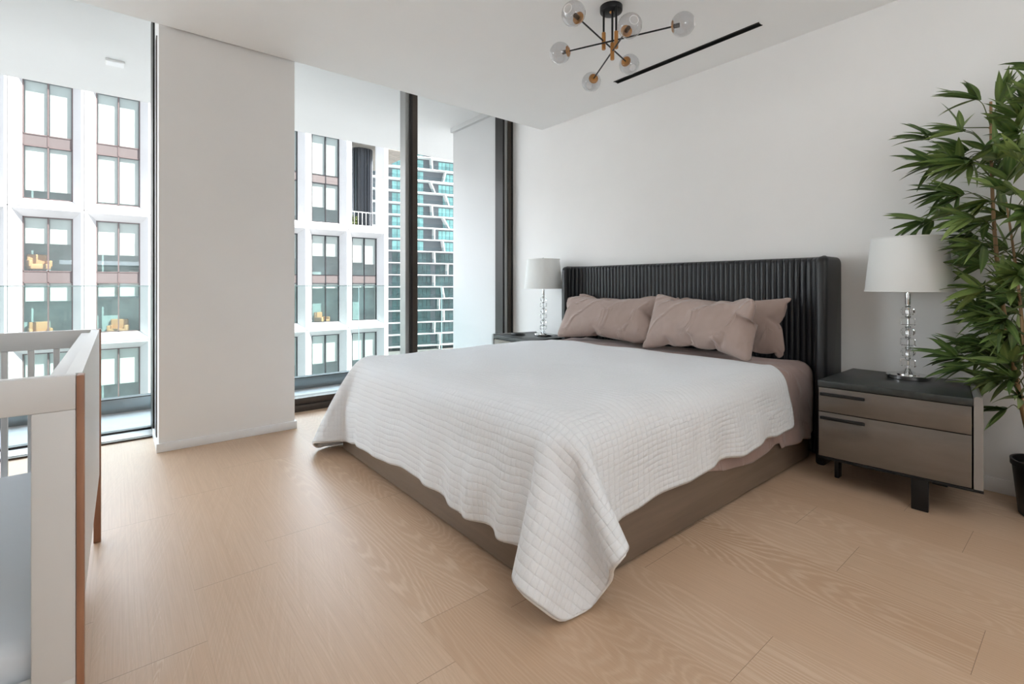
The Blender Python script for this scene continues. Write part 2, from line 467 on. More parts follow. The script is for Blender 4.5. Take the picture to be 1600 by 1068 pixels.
# ------------------------------------------------------------------ the room
def build_floor():
    rng = random.Random(11)
    me = bpy.data.meshes.new('floor')
    V, F, G, E, C = [], [], [], [], []
    w = .275
    known = {1: [2.07], 5: [.65], 8: [.643], 7: [.232], 2: [.12], 3: [3.3], 4: [2.35], 0: [-.4], 6: [2.2]}
    x0 = -.06
    kmin = math.floor((-2.2 - x0) / w); kmax = math.ceil((XW + .05 - x0) / w)
    for kx in range(kmin, kmax):
        xa = max(x0 + kx * w, -2.3); xb = min(x0 + (kx + 1) * w, XW + .06)
        st = known.get(kx, [rng.uniform(0, 2)])[0]
        L = 1.9 if kx % 2 else 2.15
        ys = [st + L * i for i in range(-4, 5)]
        ys = [-2.1] + [y for y in ys if -2.0 < y < 4.3] + [4.40]
        for ya, yb in zip(ys, ys[1:]):
            r = (rng.random(), rng.random(), rng.random(), 1); off = rng.uniform(0, 20)
            b = len(V)
            fl = rng.choice((-1, 1))
            for i in range(3):
                for j in range(3):
                    x = xa + (xb - xa) * i / 2; y = ya + (yb - ya) * j / 2
                    V.append((x, y, 0)); G.append((fl * (x - (x0 + (kx + .5) * w)), y + off)); E.append((min(x - x0 - kx * w, x0 + (kx + 1) * w - x), min(y - ya, yb - y))); C.append(r)
            for i in range(2):
                for j in range(2): F.append((b + i * 3 + j, b + i * 3 + 3 + j, b + i * 3 + 4 + j, b + i * 3 + 1 + j))
    me.from_pydata(V, [], F)
    ug = me.uv_layers.new(name='grain'); ue = me.uv_layers.new(name='edge'); ca = me.color_attributes.new('plank', 'FLOAT_COLOR', 'CORNER')
    for lp in me.loops:
        ug.data[lp.index].uv = G[lp.vertex_index]; ue.data[lp.index].uv = E[lp.vertex_index]; ca.data[lp.index].color = C[lp.vertex_index]
    structure(link('floor', me, 'floor', smooth=0))
    structure(MB().box(-2.3, XW + .15, -2.1, 4.40, -.12, -.004).build('floor_slab', 'trim', smooth=0))
build_floor()

structure(MB().box(-2.3, XW + .15, -2.15, 3.90, H, H + .40).box(-2.3, XW + .15, 3.90, 4.40, 3.10, 3.205).build('ceiling', 'ceiling', smooth=0))
structure(MB().box(XW, XW + .15, -2.15, 4.55, -.1, 3.2).build('wall_right', 'wall', smooth=0))
structure(MB().box(-2.35, -2.2, -2.15, 4.55, -.1, 3.2).build('wall_left', 'wall', smooth=0))
structure(MB().box(-2.35, XW + .15, -2.15, -2.0, -.1, 3.2).build('wall_back', 'wall', smooth=0))
structure(MB().box(.212, 1.055, 3.925, 4.55, -.1, 3.2).build('wall_front', 'wall', smooth=0))
# baseboards
structure(MB().box(.198, 1.069, 3.911, 3.926, 0, .058, .003).box(.198, .213, 3.925, 4.37, 0, .058, .003).box(1.054, 1.069, 3.925, 4.405, 0, .058, .003).build('baseboard_front', 'trim'))
structure(MB().box(XW - .014, XW + .001, -2.0, 4.36, 0, .075, .003).build('baseboard_right', 'trim'))

# window 1: sliding door on the left
w1 = structure(MB().box(-2.2, .212, 4.30, 4.37, -.02, -.001).build('window_1', 'bronze_dark', smooth=0))
MB().box(-2.2, .212, 4.335, 4.37, .0, .012, 0).build('floor_track', 'bronze', w1)
MB().box(-2.2, .212, 4.37, 4.54, -.02, .016, .002).build('sill', 'white_metal', w1)
MB().box(-2.2, .212, 4.545, 4.60, -.02, .030, .002).box(-2.2, .212, 4.50, 4.60, 3.13, 3.2, .002).build('frame', 'bronze_dark', w1)
MB().box(.200, .2125, 4.36, 4.62, .0, 3.1).build('jamb', 'bronze_dark', w1, smooth=0)
MB().box(.206, .2125, 4.09, 4.19, .003, H).build('side_track', 'bronze', w1, smooth=0)
MB().box(-2.2, .205, 4.568, 4.578, .025, 3.14).build('pane', 'window_glass', w1, smooth=0)

# window 2: fixed glazing behind the bed
w2 = structure(MB().box(1.055, XW, 4.405, 4.44, -.01, .055, .002).box(1.055, XW, 4.425, 4.56, .05, .112, .003).box(1.055, XW, 4.405, 4.56, 3.12, 3.2, .003).build('window_2', 'bronze'))
def mull(name, strips, parent, ya=4.40, yb=4.55):
    b = MB()
    for xa, xb, dy, mi in strips: b.box(xa, xb, ya + dy, yb, 0.0, 3.1, .0015, 1, mi)
    return b.build(name, ['bronze_dark', 'bronze_light', 'bronze'], parent)
mull('mullion', [(2.243, 2.288, .03, 1), (2.286, 2.309, .0, 0), (2.309, 2.367, .006, 2)], w2)
mull('corner_post', [(3.468, 3.497, .004, 0), (3.497, 3.545, 0.014, 1), (3.545, 3.595, .004, 2), (3.595, 3.6195, .0, 0)], w2)
MB().box(1.056, 2.245, 4.488, 4.498, .10, 3.13).build('pane', 'window_glass', w2, smooth=0)
MB().box(2.365, 3.47, 4.488, 4.498, .10, 3.13).build('pane', 'window_glass', w2, smooth=0)

# balcony
structure(MB().box(-3.2, 5.5, 4.41, 5.95, -.35, -.08).build('balcony_floor', 'balcony_floor', smooth=0))
structure(MB().box(-4.5, 6.5, 4.56, 6.96, 3.2, 3.62).box(-4.5, 6.5, 3.9, 4.56, 3.206, 3.62).build('balcony_ceiling', 'balcony_white', smooth=0))
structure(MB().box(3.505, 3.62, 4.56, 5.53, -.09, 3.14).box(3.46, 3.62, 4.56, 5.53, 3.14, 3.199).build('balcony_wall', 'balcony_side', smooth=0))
bl = thing('balustrade', 'clear glass balustrade along the balcony edge outside both windows', 'balustrade', (0, 5.8, -.08))
MB().box(-3.2, 3.50, -.05, .05, 0, .126, .003).build('base_channel', 'curb', bl)
MB().box(-3.2, 3.50, -.055, .055, .124, .132).build('channel_cap', 'gasket', bl, smooth=0)
for xa, xb in ((-3.19, -1.365), (-1.355, .472), (.482, 2.31), (2.32, 3.49)):
    p = MB().box(xa, xb, -.008, .008, .10, 1.168).build('glass_panel', 'rail_glass', bl, smooth=0)
    MB().box(xa, xb, -.0085, .0085, 1.166, 1.174).box(xb - .003, xb, -.0086, .0086, .135, 1.17).build('polished_edge', 'rail_edge', p, smooth=0)
t = thing('balcony_downlight', 'small square surface light on the white balcony ceiling', 'ceiling light', (-.014, 5.89, 3.2))
MB().box(-.07, .07, -.07, .07, -.02, 0, .004).build('housing', 'white_metal', t)
MB().box(-.06, .06, -.06, .06, -.022, -.018).build('diffuser', 'trim', t)

# ceiling slot
t = thing('slot_diffuser', 'long thin black slot vent in the ceiling above the bed', 'vent', (3.247, 1.997, H))
MB().box(-.022, .022, -.588, .588, -.003, .004).build('slot', 'slot', t, smooth=0)
MB().box(-.027, -.022, -.592, .592, -.005, .004).box(.022, .027, -.592, .592, -.005, .004).build('flange', 'black_metal', t, smooth=0)

# ------------------------------------------------------------------ ceiling light
def chandelier():
    c = Vector((2.347, 1.905, H))
    t = thing('ceiling_light', 'black and brass ceiling light with six smoked glass globes', 'ceiling light', c)
    lo = lambda p: Vector(p) - c
    MB().lathe([(0, -.035), (.058, -.035), (.066, -.031), (.068, -.026), (.068, 0), (0, 0)], 40).build('canopy', 'black_metal', t)
    MB().lathe([(0, -.043), (.010, -.042), (.013, -.036), (.013, -.033)], 20, (-.006, -.008, 0)).build('canopy_nut', 'brass', t)
    hubs = [((1.940, 1.836, 2.590), (2.678, 2.020, 2.590)), ((2.174, 2.174, 2.570), (2.469, 1.494, 2.570)), ((2.180, 1.640, 2.523), (2.572, 2.263, 2.523))]
    ctr = [(2.302, 1.928), (2.375, 1.868), (2.332, 1.888)]
    for (A, B), (hx, hy) in zip(hubs, ctr):
        z = A[2]
        A = Vector(A); B = Vector(B)
        d = (B - A).normalized()
        pr = A + d * ((Vector((hx, hy, z)) - A).dot(d))
        h = lo(pr)
        MB().tube([(h.x, h.y, -.03), (h.x, h.y, h.z + .035)], .0065, 12).build('rod', 'black_metal', t)
        MB().lathe([(0, -.052), (.010, -.052), (.012, -.050), (.012, .050), (.010, .052), (0, .052)], 20, h).build('hub', 'brass', t)
        for P, s in ((A, -1), (B, 1)):
            q = lo(P); e = q - d * s * .060
            MB().tube([h, e], .0048, 10).build('arm', 'black_metal', t)
            rot = (d * s).to_track_quat('Z', 'Y').to_matrix().to_4x4()
            R = .066
            prof = []
            for i in range(25):
                a = math.radians(160 - (160 - 22) * i / 24)
                prof.append((R * math.sin(a), R * math.cos(a)))
            g = MB().lathe(prof, 36, q, mtx=rot, cap=False).build('globe', 'smoke_glass', t, smooth=80)
            r0 = R * math.sin(math.radians(22)); z0 = R * math.cos(math.radians(22))
            MB().lathe([(r0 - .002, z0 - .001), (r0 + .001, z0 - .0005), (r0 + .001, z0 + .001), (r0 - .002, z0 + .001), (r0 - .002, z0 - .001)], 28, q, mtx=rot, cap=False).build('rim', 'globe_rim', g)
            MB().lathe([(0, -.064), (.008, -.064), (.010, -.060), (.031, -.0585), (.033, -.055), (.033, -.052), (.031, -.050), (0, -.050)], 28, q, mtx=rot).build('cap', 'brass', g)
            MB().lathe([(0, -.051), (.0125, -.051), (.0125, -.018), (.010, -.016), (0, -.016)], 20, q, mtx=rot).build('socket', 'socket', g)
chandelier()

# ------------------------------------------------------------------ bed
def undul(x, y):
    return .006 * math.sin(7 * x + 4 * y) * math.sin(5 * y - 2 * x + 1) + .004 * math.sin(13 * x - 11 * y)

YC = 2.1875
def build_bed():
    t = thing('bed', 'king bed with taupe wood base and black channelled leather headboard', 'bed', (2.3, YC, 0))
    c = Vector((2.3, YC, 0))
    L = lambda b: bmesh.ops.translate(b.bm, vec=-c, verts=b.bm.verts)
    for ya in (1.175, 3.175):
        b = MB().box(1.168, 3.40, ya, ya + .025, .014, .325, .003); L(b); b.build('side_rail', 'bed_wood', t)
    b = MB().box(1.164, 1.19, 1.172, 3.203, .014, .325, .003); L(b); b.build('footboard', 'bed_wood', t)
    b = MB().box(1.19, 3.40, 1.20, 3.175, .16, .245, 0); L(b); b.build('platform', 'bed_wood', t)
    b = MB().box(1.23, 3.38, 1.24, 3.135, .0, .16, 0); L(b); b.build('plinth', 'black_metal', t)
    # channelled headboard: plan curve with concave ends, rolled top edge
    zt, zb = 1.282, .02
    pts = []
    y0, y1, xf, rc = 1.115, 3.26, 3.505, .13
    n = 14
    for i in range(n + 1):
        a = PI / 2 * i / n
        pts.append((xf - rc + rc * math.sin(a), y0 + rc - rc * math.cos(a)))
    m = 200
    for i in range(1, m): pts.append((xf, y0 + rc + (y1 - y0 - 2 * rc) * i / m))
    for i in range(n + 1):
        a = PI / 2 * (1 - i / n)
        pts.append((xf - rc + rc * math.sin(a), y1 - rc + rc * math.cos(a)))
    # resample by arc length
    P = np.array(pts); seg = np.r_[0, np.cumsum(np.linalg.norm(np.diff(P, axis=0), axis=1))]
    NCH = 62; per = 8; N = NCH * per
    s = np.linspace(0, seg[-1], N + 1)
    X = np.interp(s, seg, P[:, 0]); Y = np.interp(s, seg, P[:, 1])
    tx = np.gradient(X); ty = np.gradient(Y); ln = np.hypot(tx, ty); nx, ny = -ty / ln, tx / ln     # towards the bed
    zs = [zb, .30, .6, .9, 1.1, 1.20] + [zt - .035 + .035 * math.sin(a) for a in np.linspace(0, PI / 2, 7)]
    V = []; F = []
    for iz, z in enumerate(zs):
        back = 0 if iz < 6 else .035 * (1 - math.cos(PI / 2 * (iz - 6) / 6))
        for i in range(N + 1):
            u = (i % per) / per
            bul = .010 * math.sqrt(max(0, 1 - (2 * u - 1) ** 2)) * (1 if iz < 8 else max(0, 1 - (iz - 7) / 4))
            off = bul - back
            V.append((X[i] + nx[i] * off, Y[i] + ny[i] * off, z))
    W = N + 1
    for iz in range(len(zs) - 1):
        for i in range(N): F.append((iz * W + i, iz * W + i + 1, (iz + 1) * W + i + 1, (iz + 1) * W + i))
    k = len(V)
    for i in range(0, N + 1): V.append((max(X[i] + .09, 3.585) if False else 3.60, Y[i], zt - .004))
    top = (len(zs) - 1) * W
    for i in range(N): F.append((top + i, top + i + 1, k + i + 1, k + i))
    b = MB().faces(V, F); L(b); b.build('headboard', 'leather', t, smooth=50)
    b = MB().box(3.56, 3.612, 1.08, 3.30, .02, 1.27, .01); L(b); b.build('headboard_back', 'leather_soft', t)
    def wing(ya, yb):
        q = bmesh.new(); bmesh.ops.create_cube(q, size=1)
        x0, x1, z0, z1 = 3.330, 3.612, .0, 1.278
        for v in q.verts: v.co = Vector(((x0 + x1) / 2 + v.co.x * (x1 - x0), (ya + yb) / 2 + v.co.y * (yb - ya), (z0 + z1) / 2 + v.co.z * (z1 - z0)))
        e = [e for e in q.edges if abs(e.verts[0].co.y - e.verts[1].co.y) > .01 and all(v.co.z > 1 for v in e.verts)]
        bmesh.ops.bevel(q, geom=e, offset=.05, segments=8, profile=.5, affect='EDGES')
        e = [e for e in q.edges if not (abs(e.verts[0].co.y - e.verts[1].co.y) > .01)]
        bmesh.ops.bevel(q, geom=e, offset=.024, segments=5, profile=.5, affect='EDGES')
        b = MB().add(q); L(b); return b.build('headboard_wing', 'leather_soft', t, smooth=60)
    wing(1.055, 1.120); wing(3.255, 3.320)
build_bed()

def build_mattress():
    t = bmesh.new(); bmesh.ops.create_cube(t, size=1)
    x0, x1, y0, y1, z0, z1 = 1.205, 3.46, 1.205, 3.17, .246, .597
    for v in t.verts: v.co = Vector(((x0 + x1) / 2 + v.co.x * (x1 - x0), (y0 + y1) / 2 + v.co.y * (y1 - y0), (z0 + z1) / 2 + v.co.z * (z1 - z0)))
    bmesh.ops.bevel(t, geom=t.edges[:], offset=.095, segments=8, profile=.5, affect='EDGES')
    bmesh.ops.subdivide_edges(t, edges=[e for e in t.edges if e.calc_length() > .3], cuts=16, use_grid_fill=True)
    for v in t.verts:
        if v.co.z > .56: v.co.z += undul(v.co.x, v.co.y) * .6 - .003
    b = MB().add(t)
    bmesh.ops.translate(b.bm, vec=(-2.3, -YC, -.246), verts=b.bm.verts)
    o = b.build('mattress', 'mauve_sheet', None, (2.3, YC, .246), smooth=60)
    tag(o, 'thick king mattress in a mauve fitted sheet on the taupe base', 'mattress')
build_mattress()

def build_sheet():
    """flat mauve sheet under the quilt, hanging down the near side"""
    rng = random.Random(4)
    NX, top = 78, 40
    xs = np.linspace(2.0, 3.445, NX)
    def hem(x):
        k = [(1.9, .34), (2.1, .235), (2.3, .192), (2.6, .158), (2.80, .175), (2.915, .205), (2.94, .165), (3.05, .158), (3.2, .172), (3.33, .145), (3.46, .17)]
        return float(np.interp(x, [a for a, _ in k], [b for _, b in k]))
    V = []; F = []
    ye = 1.166; r = .09
    prof = 30
    rows = None
    for x in xs:
        row = []
        zt = .607
        h = hem(x)
        for i in range(top):                                  # top, from the far side to the near edge
            y = 3.08 + (ye + r - 3.08) * i / (top - 1)
            z = zt + undul(x, y) * .6 + (.006 * max(0, math.sin(17 * x + 6 * y)) ** 3 + .004 * math.sin(9 * y + 23 * x)) * (1 if x > 3.0 else .15)
            row.append((x, y, z))
        for i in range(1, 9):
            a = PI / 2 * i / 8
            row.append((x, ye + r - r * math.sin(a), zt - r + r * math.cos(a) + undul(x, ye + r) * .6 * (1 - i / 8)))
        z0 = zt - r
        free = max(0.0, min(1.0, (x - 2.86) / .12))
        for i in range(1, prof + 1):
            f = i / prof
            wv = (.013 * math.sin(13 * x + 1.0) + .009 * math.sin(31 * x + 2)) * f ** 1.2 * (.25 + .75 * free)
            fl = -.018 * f * free + (.004 if x < 2.9 else 0)
            row.append((x, ye + fl + wv * (1 if x > 2.86 else .25), z0 + (h - z0) * f))
        V += row; rows = len(row)
    for i in range(NX - 1):
        for j in range(rows - 1): F.append((i * rows + j, (i + 1) * rows + j, (i + 1) * rows + j + 1, i * rows + j + 1))
    o = MB().faces([(x - 2.7, y - 1.2, z - .6) for x, y, z in V], F).build('flat_sheet', 'mauve_sheet', None, (2.7, 1.2, .6), smooth=70)
    md = o.modifiers.new('thickness', 'SOLIDIFY'); md.thickness = .003; md.offset = 0
    tag(o, 'mauve flat sheet showing between pillows and white quilt, hanging beside the nightstand', 'sheet')
build_sheet()

def undelta(data, nu, nv):
    """grid of points stored as whole millimetres, differenced along both directions"""
    d = np.array(data, dtype=np.int64).reshape(nu, nv, 3)
    return np.cumsum(np.cumsum(d, axis=0), axis=1).reshape(-1, 3) * .001

QUILT_POINTS = [
1182,1150,14,-30,3,0,-26,-2,0,-21,1,7,-20,0,16,-25,0,24,-24,0,24,-25,4,23,-21,16,21,-7,30,13,13,31,2,28,19,-4,33,8,-5,33,7,-6,30,15,-4,20,27,-3,9,33,
-1,2,34,-1,1,34,-1,0,34,-1,0,34,-1,0,35,0,0,34,-1,0,34,-1,-1,34,-1,0,34,0,0,34,-1,0,34,0,0,34,-1,1,35,0,0,34,0,0,34,0,0,34,-1,0,34,0,-3,34,0,-5,33,0,
-3,34,0,2,34,-1,5,34,-1,3,34,-1,1,34,0,0,34,-1,0,34,-1,-1,34,-1,0,34,0,0,34,-1,0,34,-1,0,34,0,0,35,-1,0,34,0,0,34,0,1,34,-1,0,34,0,0,34,0,-1,34,0,-3,
34,-1,-6,33,0,-5,34,0,2,34,-1,6,34,-1,4,33,-1,2,34,0,0,34,-1,0,34,-1,0,34,-1,0,35,0,1,34,-1,0,34,0,-11,32,-1,-26,21,1,-34,2,3,-34,0,2,-33,10,2,-25,23,
-1,-10,32,-7,1,31,-13,10,29,-16,15,25,-18,18,20,-21,20,15,-10,24,7,0,18,-2,0,15,22,0,22,1,0,29,-4,0,29,-3,0,0,-1,0,-1,1,13,-3,2,9,-2,1,4,0,1,-1,0,-1,
0,0,-1,0,-1,-3,1,-7,-3,3,-5,2,4,-3,3,1,0,1,-1,0,0,1,-1,1,0,-1,1,0,-3,1,0,-1,0,0,-1,0,0,0,0,1,0,0,0,0,-1,-1,-1,0,0,0,0,0,0,0,0,0,0,0,0,0,0,0,1,0,0,0,0,
0,-1,0,0,0,0,1,0,0,0,0,1,0,0,0,1,0,-1,1,1,0,0,0,0,0,0,0,-1,-1,0,0,0,1,-1,0,-1,0,0,0,-1,0,0,1,0,0,-1,0,0,0,1,0,0,0,1,0,0,-1,0,-1,1,1,0,-1,0,0,0,0,0,1,
0,0,-1,0,0,0,1,0,0,0,0,1,1,1,-1,1,-1,0,-1,0,0,0,0,1,0,1,0,-1,0,-1,-1,0,0,-1,0,0,0,0,1,1,-1,-1,0,0,0,0,0,0,2,1,0,-1,-1,1,0,1,-1,0,1,0,2,3,-1,5,5,-2,5,
0,-2,5,-1,-1,3,-2,-2,2,-3,-1,2,-5,-2,-1,-18,-18,-4,-6,-5,4,21,0,3,-21,0,-1,23,0,3,7,0,25,-6,0,1,2,15,0,6,4,-1,0,4,-2,0,2,1,-1,1,-1,1,-1,1,-1,1,-2,-4,
0,-4,-4,3,-7,0,3,-3,4,1,-2,2,1,0,0,0,0,0,-1,-3,3,1,-2,-1,0,-1,0,1,0,0,0,0,0,-1,0,1,0,-1,0,0,0,0,0,-1,0,0,1,0,1,-1,0,-1,0,0,1,1,-1,-1,0,0,1,0,0,-1,1,0,
0,0,0,0,0,0,0,0,0,0,1,0,1,1,0,-1,0,0,0,0,0,0,-1,1,1,-1,0,-1,0,0,0,0,0,0,0,0,0,-1,0,1,1,0,-1,-1,-1,0,0,0,0,0,0,0,1,0,0,-1,0,1,1,0,-1,-1,0,0,1,0,1,0,0,
-1,0,0,0,1,0,0,0,0,1,1,1,-1,0,0,1,-1,-1,-1,0,0,0,-1,0,0,0,0,0,0,0,1,0,0,-1,-1,0,0,1,0,1,0,0,-1,2,1,1,-1,-1,-1,1,0,0,0,2,0,2,5,0,6,3,-3,6,0,-3,4,-2,-1,
3,-4,-2,3,-6,-3,1,-11,-4,-2,-3,-1,-1,-3,-17,-1,-7,0,3,21,0,-2,-18,0,-11,22,0,18,-7,13,4,8,5,2,1,4,0,0,2,-1,0,1,0,0,0,0,-1,1,0,0,-1,-1,-2,1,-2,-5,1,-7,
-2,4,-6,4,2,0,3,1,0,0,-1,0,1,1,-4,1,0,-3,1,1,0,0,-1,0,0,0,0,0,0,0,-1,0,0,0,0,0,0,0,-1,0,1,-1,0,-1,1,0,0,0,0,0,0,0,0,0,0,0,0,0,1,0,0,-1,0,0,0,1,0,0,0,
0,0,0,0,0,1,0,1,1,0,-1,-1,0,1,0,0,-1,-1,0,0,0,0,0,0,0,1,0,0,0,0,0,-1,-1,0,0,1,0,1,0,0,-1,0,0,1,-1,0,-1,1,0,0,-1,0,0,1,0,0,0,0,0,0,0,1,0,0,-1,1,0,0,1,
0,0,0,0,1,1,0,-1,-1,1,0,-2,0,0,0,0,0,0,0,1,-1,0,-1,0,0,0,1,0,1,0,0,-1,0,0,0,2,0,0,0,-1,0,-1,-1,0,1,4,0,4,5,-2,7,2,-2,5,-2,-2,4,-3,-3,4,-6,-3,1,-9,-3,
-1,-5,-1,1,1,0,0,2,-6,-1,-4,-12,-1,-4,0,0,20,0,-6,-20,0,14,-12,20,6,6,2,2,4,2,1,3,1,0,1,1,0,0,-1,0,1,0,0,-2,0,0,-1,1,-2,-4,1,-6,-3,2,-6,2,4,-3,4,0,0,
0,1,-1,1,0,-4,1,1,-1,0,-1,0,0,0,0,0,0,0,0,0,0,0,0,0,0,1,-1,0,0,1,0,-1,0,0,0,0,0,1,1,0,-1,-1,0,1,0,0,-1,0,1,0,0,0,1,0,0,0,0,-1,-1,0,0,0,1,0,0,0,0,0,1,
0,0,0,0,0,-1,0,0,-1,0,0,0,0,1,-1,0,-1,0,0,0,1,0,0,0,0,1,0,0,-1,0,1,0,0,0,0,0,0,0,0,0,0,0,0,1,0,0,-1,-1,0,0,1,0,0,0,0,1,1,0,-1,1,0,0,0,-1,0,0,0,0,-1,0,
0,-1,0,0,0,0,1,-1,0,-1,1,0,0,0,0,0,-1,0,0,0,0,0,1,0,1,2,0,-1,-1,-1,1,0,0,-1,1,5,0,8,6,-3,6,-1,-3,6,-3,-2,4,-6,-4,1,-9,-2,0,-5,-3,-1,-1,0,1,3,1,1,4,1,
0,0,-14,-1,-4,-5,-2,-6,0,-6,24,0,11,-18,27,7,5,-1,4,7,0,1,4,0,0,2,-1,0,1,1,0,0,-1,0,1,1,0,-2,-1,-1,-3,1,-5,-4,3,-8,1,4,-3,4,1,0,2,0,0,1,0,-6,1,0,0,0,
0,0,0,0,0,0,1,0,0,0,0,0,0,0,0,-1,1,0,0,1,0,0,1,0,0,1,0,0,-1,0,0,0,0,0,0,0,0,-1,-1,0,-1,0,0,-1,0,0,0,1,1,0,0,0,0,0,-1,2,0,0,0,0,1,0,0,-1,-2,0,0,0,0,1,
0,0,-1,1,0,0,0,0,0,0,0,0,1,0,0,0,0,0,0,-1,1,0,0,-1,0,0,1,-1,0,-1,0,0,0,-1,0,1,1,0,-1,-1,0,0,0,0,0,0,0,1,2,0,-1,1,1,0,-1,0,0,-1,0,0,-1,0,1,0,0,-1,1,0,
0,0,0,0,-1,0,1,0,0,-1,-1,0,1,0,0,-1,3,0,0,-1,-2,0,0,1,1,4,6,-2,7,3,-2,8,-2,-4,5,-5,-4,3,-9,-3,-1,-5,-2,-1,-2,0,0,2,0,1,4,1,1,3,0,0,4,1,-1,1,-19,-1,2,
-1,3,-4,0,1,-22,27,9,3,0,8,7,-1,4,7,-1,1,4,1,0,1,-1,0,0,1,0,0,-1,0,1,0,0,-1,1,-4,-6,2,-7,-1,3,-5,5,3,-1,2,0,-1,2,0,3,-1,0,-2,0,0,-2,0,0,0,0,0,-1,0,0,
-1,0,0,0,0,0,1,0,0,3,0,0,2,0,0,0,0,-1,0,0,0,-1,0,0,-1,0,1,-1,0,0,-1,0,0,-1,0,0,-1,0,0,1,0,0,0,0,1,0,0,-1,1,0,0,-1,0,0,0,0,1,0,0,-1,-1,0,0,0,0,0,1,0,0,
1,0,1,0,0,-1,0,0,0,0,0,0,0,0,0,0,0,0,0,0,0,-1,0,0,0,0,0,-1,0,1,0,0,-1,0,0,0,0,0,0,0,0,1,2,0,-1,0,0,0,-2,0,1,0,0,-1,-1,0,0,1,0,0,1,0,1,1,0,-1,0,0,0,-1,
0,0,-1,0,0,0,0,0,-1,-2,0,0,3,0,6,8,-2,10,0,-4,7,-5,-4,3,-9,-4,0,-6,-2,0,-2,0,0,1,0,1,2,1,0,4,0,-1,4,2,-1,3,1,-1,3,1,0,0,-20,0,1,-3,-8,-20,26,7,-1,1,
10,2,0,9,7,0,5,8,-2,-1,4,1,1,-2,-1,-1,1,1,1,2,0,0,-1,0,-1,-3,1,-8,-4,4,-7,4,2,-2,4,1,-1,0,0,1,1,-1,0,0,1,-1,0,1,-1,0,-1,0,0,0,0,0,0,1,0,0,3,-1,0,1,0,
-1,1,0,0,0,0,0,0,0,0,0,0,0,0,0,0,-1,0,0,-2,0,1,-1,0,0,0,0,0,-1,0,0,0,0,0,0,0,1,0,0,-1,0,0,0,0,0,0,0,0,0,1,0,0,0,0,0,1,0,0,0,0,-1,1,0,0,1,0,1,0,0,-1,0,
1,0,-1,0,0,-1,0,1,0,0,0,-1,0,0,-1,0,0,0,0,1,0,0,-1,0,0,0,0,0,0,0,0,0,0,0,0,0,0,0,0,0,0,1,-1,0,0,0,0,2,0,-1,1,0,0,2,0,0,2,0,-1,1,0,0,-12,-2,3,-1,-2,-1,
2,7,0,11,6,-3,9,-3,-6,5,-8,-3,0,-7,-3,0,-3,0,0,1,-1,0,1,1,1,4,0,0,3,2,-2,5,1,-3,5,1,-6,7,3,-10,5,1,-10,2,-17,-16,-18,24,4,-2,1,7,-1,1,13,1,1,11,10,-1,
4,8,-1,0,2,1,1,3,-1,0,1,0,-1,-2,0,-1,-3,1,-5,-5,3,-9,2,4,-4,5,0,1,1,1,-1,-1,0,-1,0,0,1,0,0,0,0,0,-1,0,0,1,0,0,3,0,0,1,1,-1,0,-1,0,0,0,0,0,0,0,0,1,1,0,
0,-1,0,0,0,0,0,1,0,0,-1,-1,-1,1,-3,0,0,0,0,0,-1,0,0,0,1,0,0,0,0,0,0,1,1,0,-1,0,0,0,0,0,0,2,0,0,0,0,0,1,0,0,0,0,0,0,0,-1,1,0,0,-1,-1,1,1,0,0,-1,0,-1,
-1,0,0,-1,0,1,0,0,0,-1,0,0,0,0,0,-1,0,0,1,0,0,0,0,0,0,0,1,0,0,-1,0,0,0,1,1,0,1,0,0,0,0,0,2,0,0,1,0,-1,1,-1,0,-3,0,0,-7,-4,1,0,0,1,7,11,-2,12,0,-6,7,
-7,-4,1,-7,-4,1,-3,0,-1,0,-1,0,1,2,1,3,0,-1,3,1,-2,8,1,-6,8,3,-11,6,2,-12,2,-1,-10,-1,-2,-7,-3,-3,-19,-16,24,0,0,0,3,-2,1,6,-2,1,13,-1,1,17,12,-1,3,
15,-2,0,4,-1,0,1,-1,0,-3,1,0,-7,3,-3,-5,2,-10,-2,5,-5,7,1,-1,0,0,-1,1,1,0,0,-1,0,0,0,0,0,0,1,0,0,2,-1,0,2,0,-1,1,0,0,-1,1,1,-1,0,0,-1,0,0,0,-1,-1,0,0,
1,0,0,0,0,0,-1,0,0,1,0,1,-1,0,0,1,-2,0,0,0,0,0,0,-1,0,0,0,0,0,0,0,-1,0,0,1,0,0,1,0,0,0,0,0,1,0,0,0,0,-1,0,0,0,1,0,1,-1,0,0,1,0,-1,-1,0,0,1,0,1,0,0,0,
-1,0,-1,-1,0,0,0,0,1,-1,0,1,0,0,-1,0,0,0,0,0,0,0,0,0,0,0,0,1,0,0,0,0,0,1,0,0,1,0,-1,0,0,0,0,0,1,0,1,-1,-2,0,1,-6,-5,0,2,5,0,13,7,-4,10,-4,-6,3,-9,-4,
1,-5,-1,-1,5,1,0,3,1,1,-2,-1,-1,3,1,-5,11,3,-11,9,3,-14,2,-1,-11,-2,-2,-6,-3,-2,-2,-2,-1,0,0,0,-15,-18,25,-2,1,0,-1,1,-1,0,-1,0,5,-2,2,11,-3,1,20,11,
0,4,9,-1,1,5,0,1,8,-3,0,-3,0,-2,-10,4,-7,-3,3,-9,4,4,-2,2,0,-2,0,0,0,0,1,1,0,-1,1,0,0,1,0,0,2,1,-1,1,-1,0,-1,0,0,-1,0,0,-1,0,0,-1,0,1,0,0,0,0,0,0,0,0,
0,1,0,0,0,0,-1,0,0,1,0,0,0,-1,0,0,0,0,0,-1,0,0,0,0,1,1,0,-1,0,0,0,0,0,0,1,0,0,0,0,0,0,0,-1,0,0,1,1,0,0,-1,0,-1,1,0,1,0,1,0,0,0,0,0,0,0,-1,0,0,1,0,0,0,
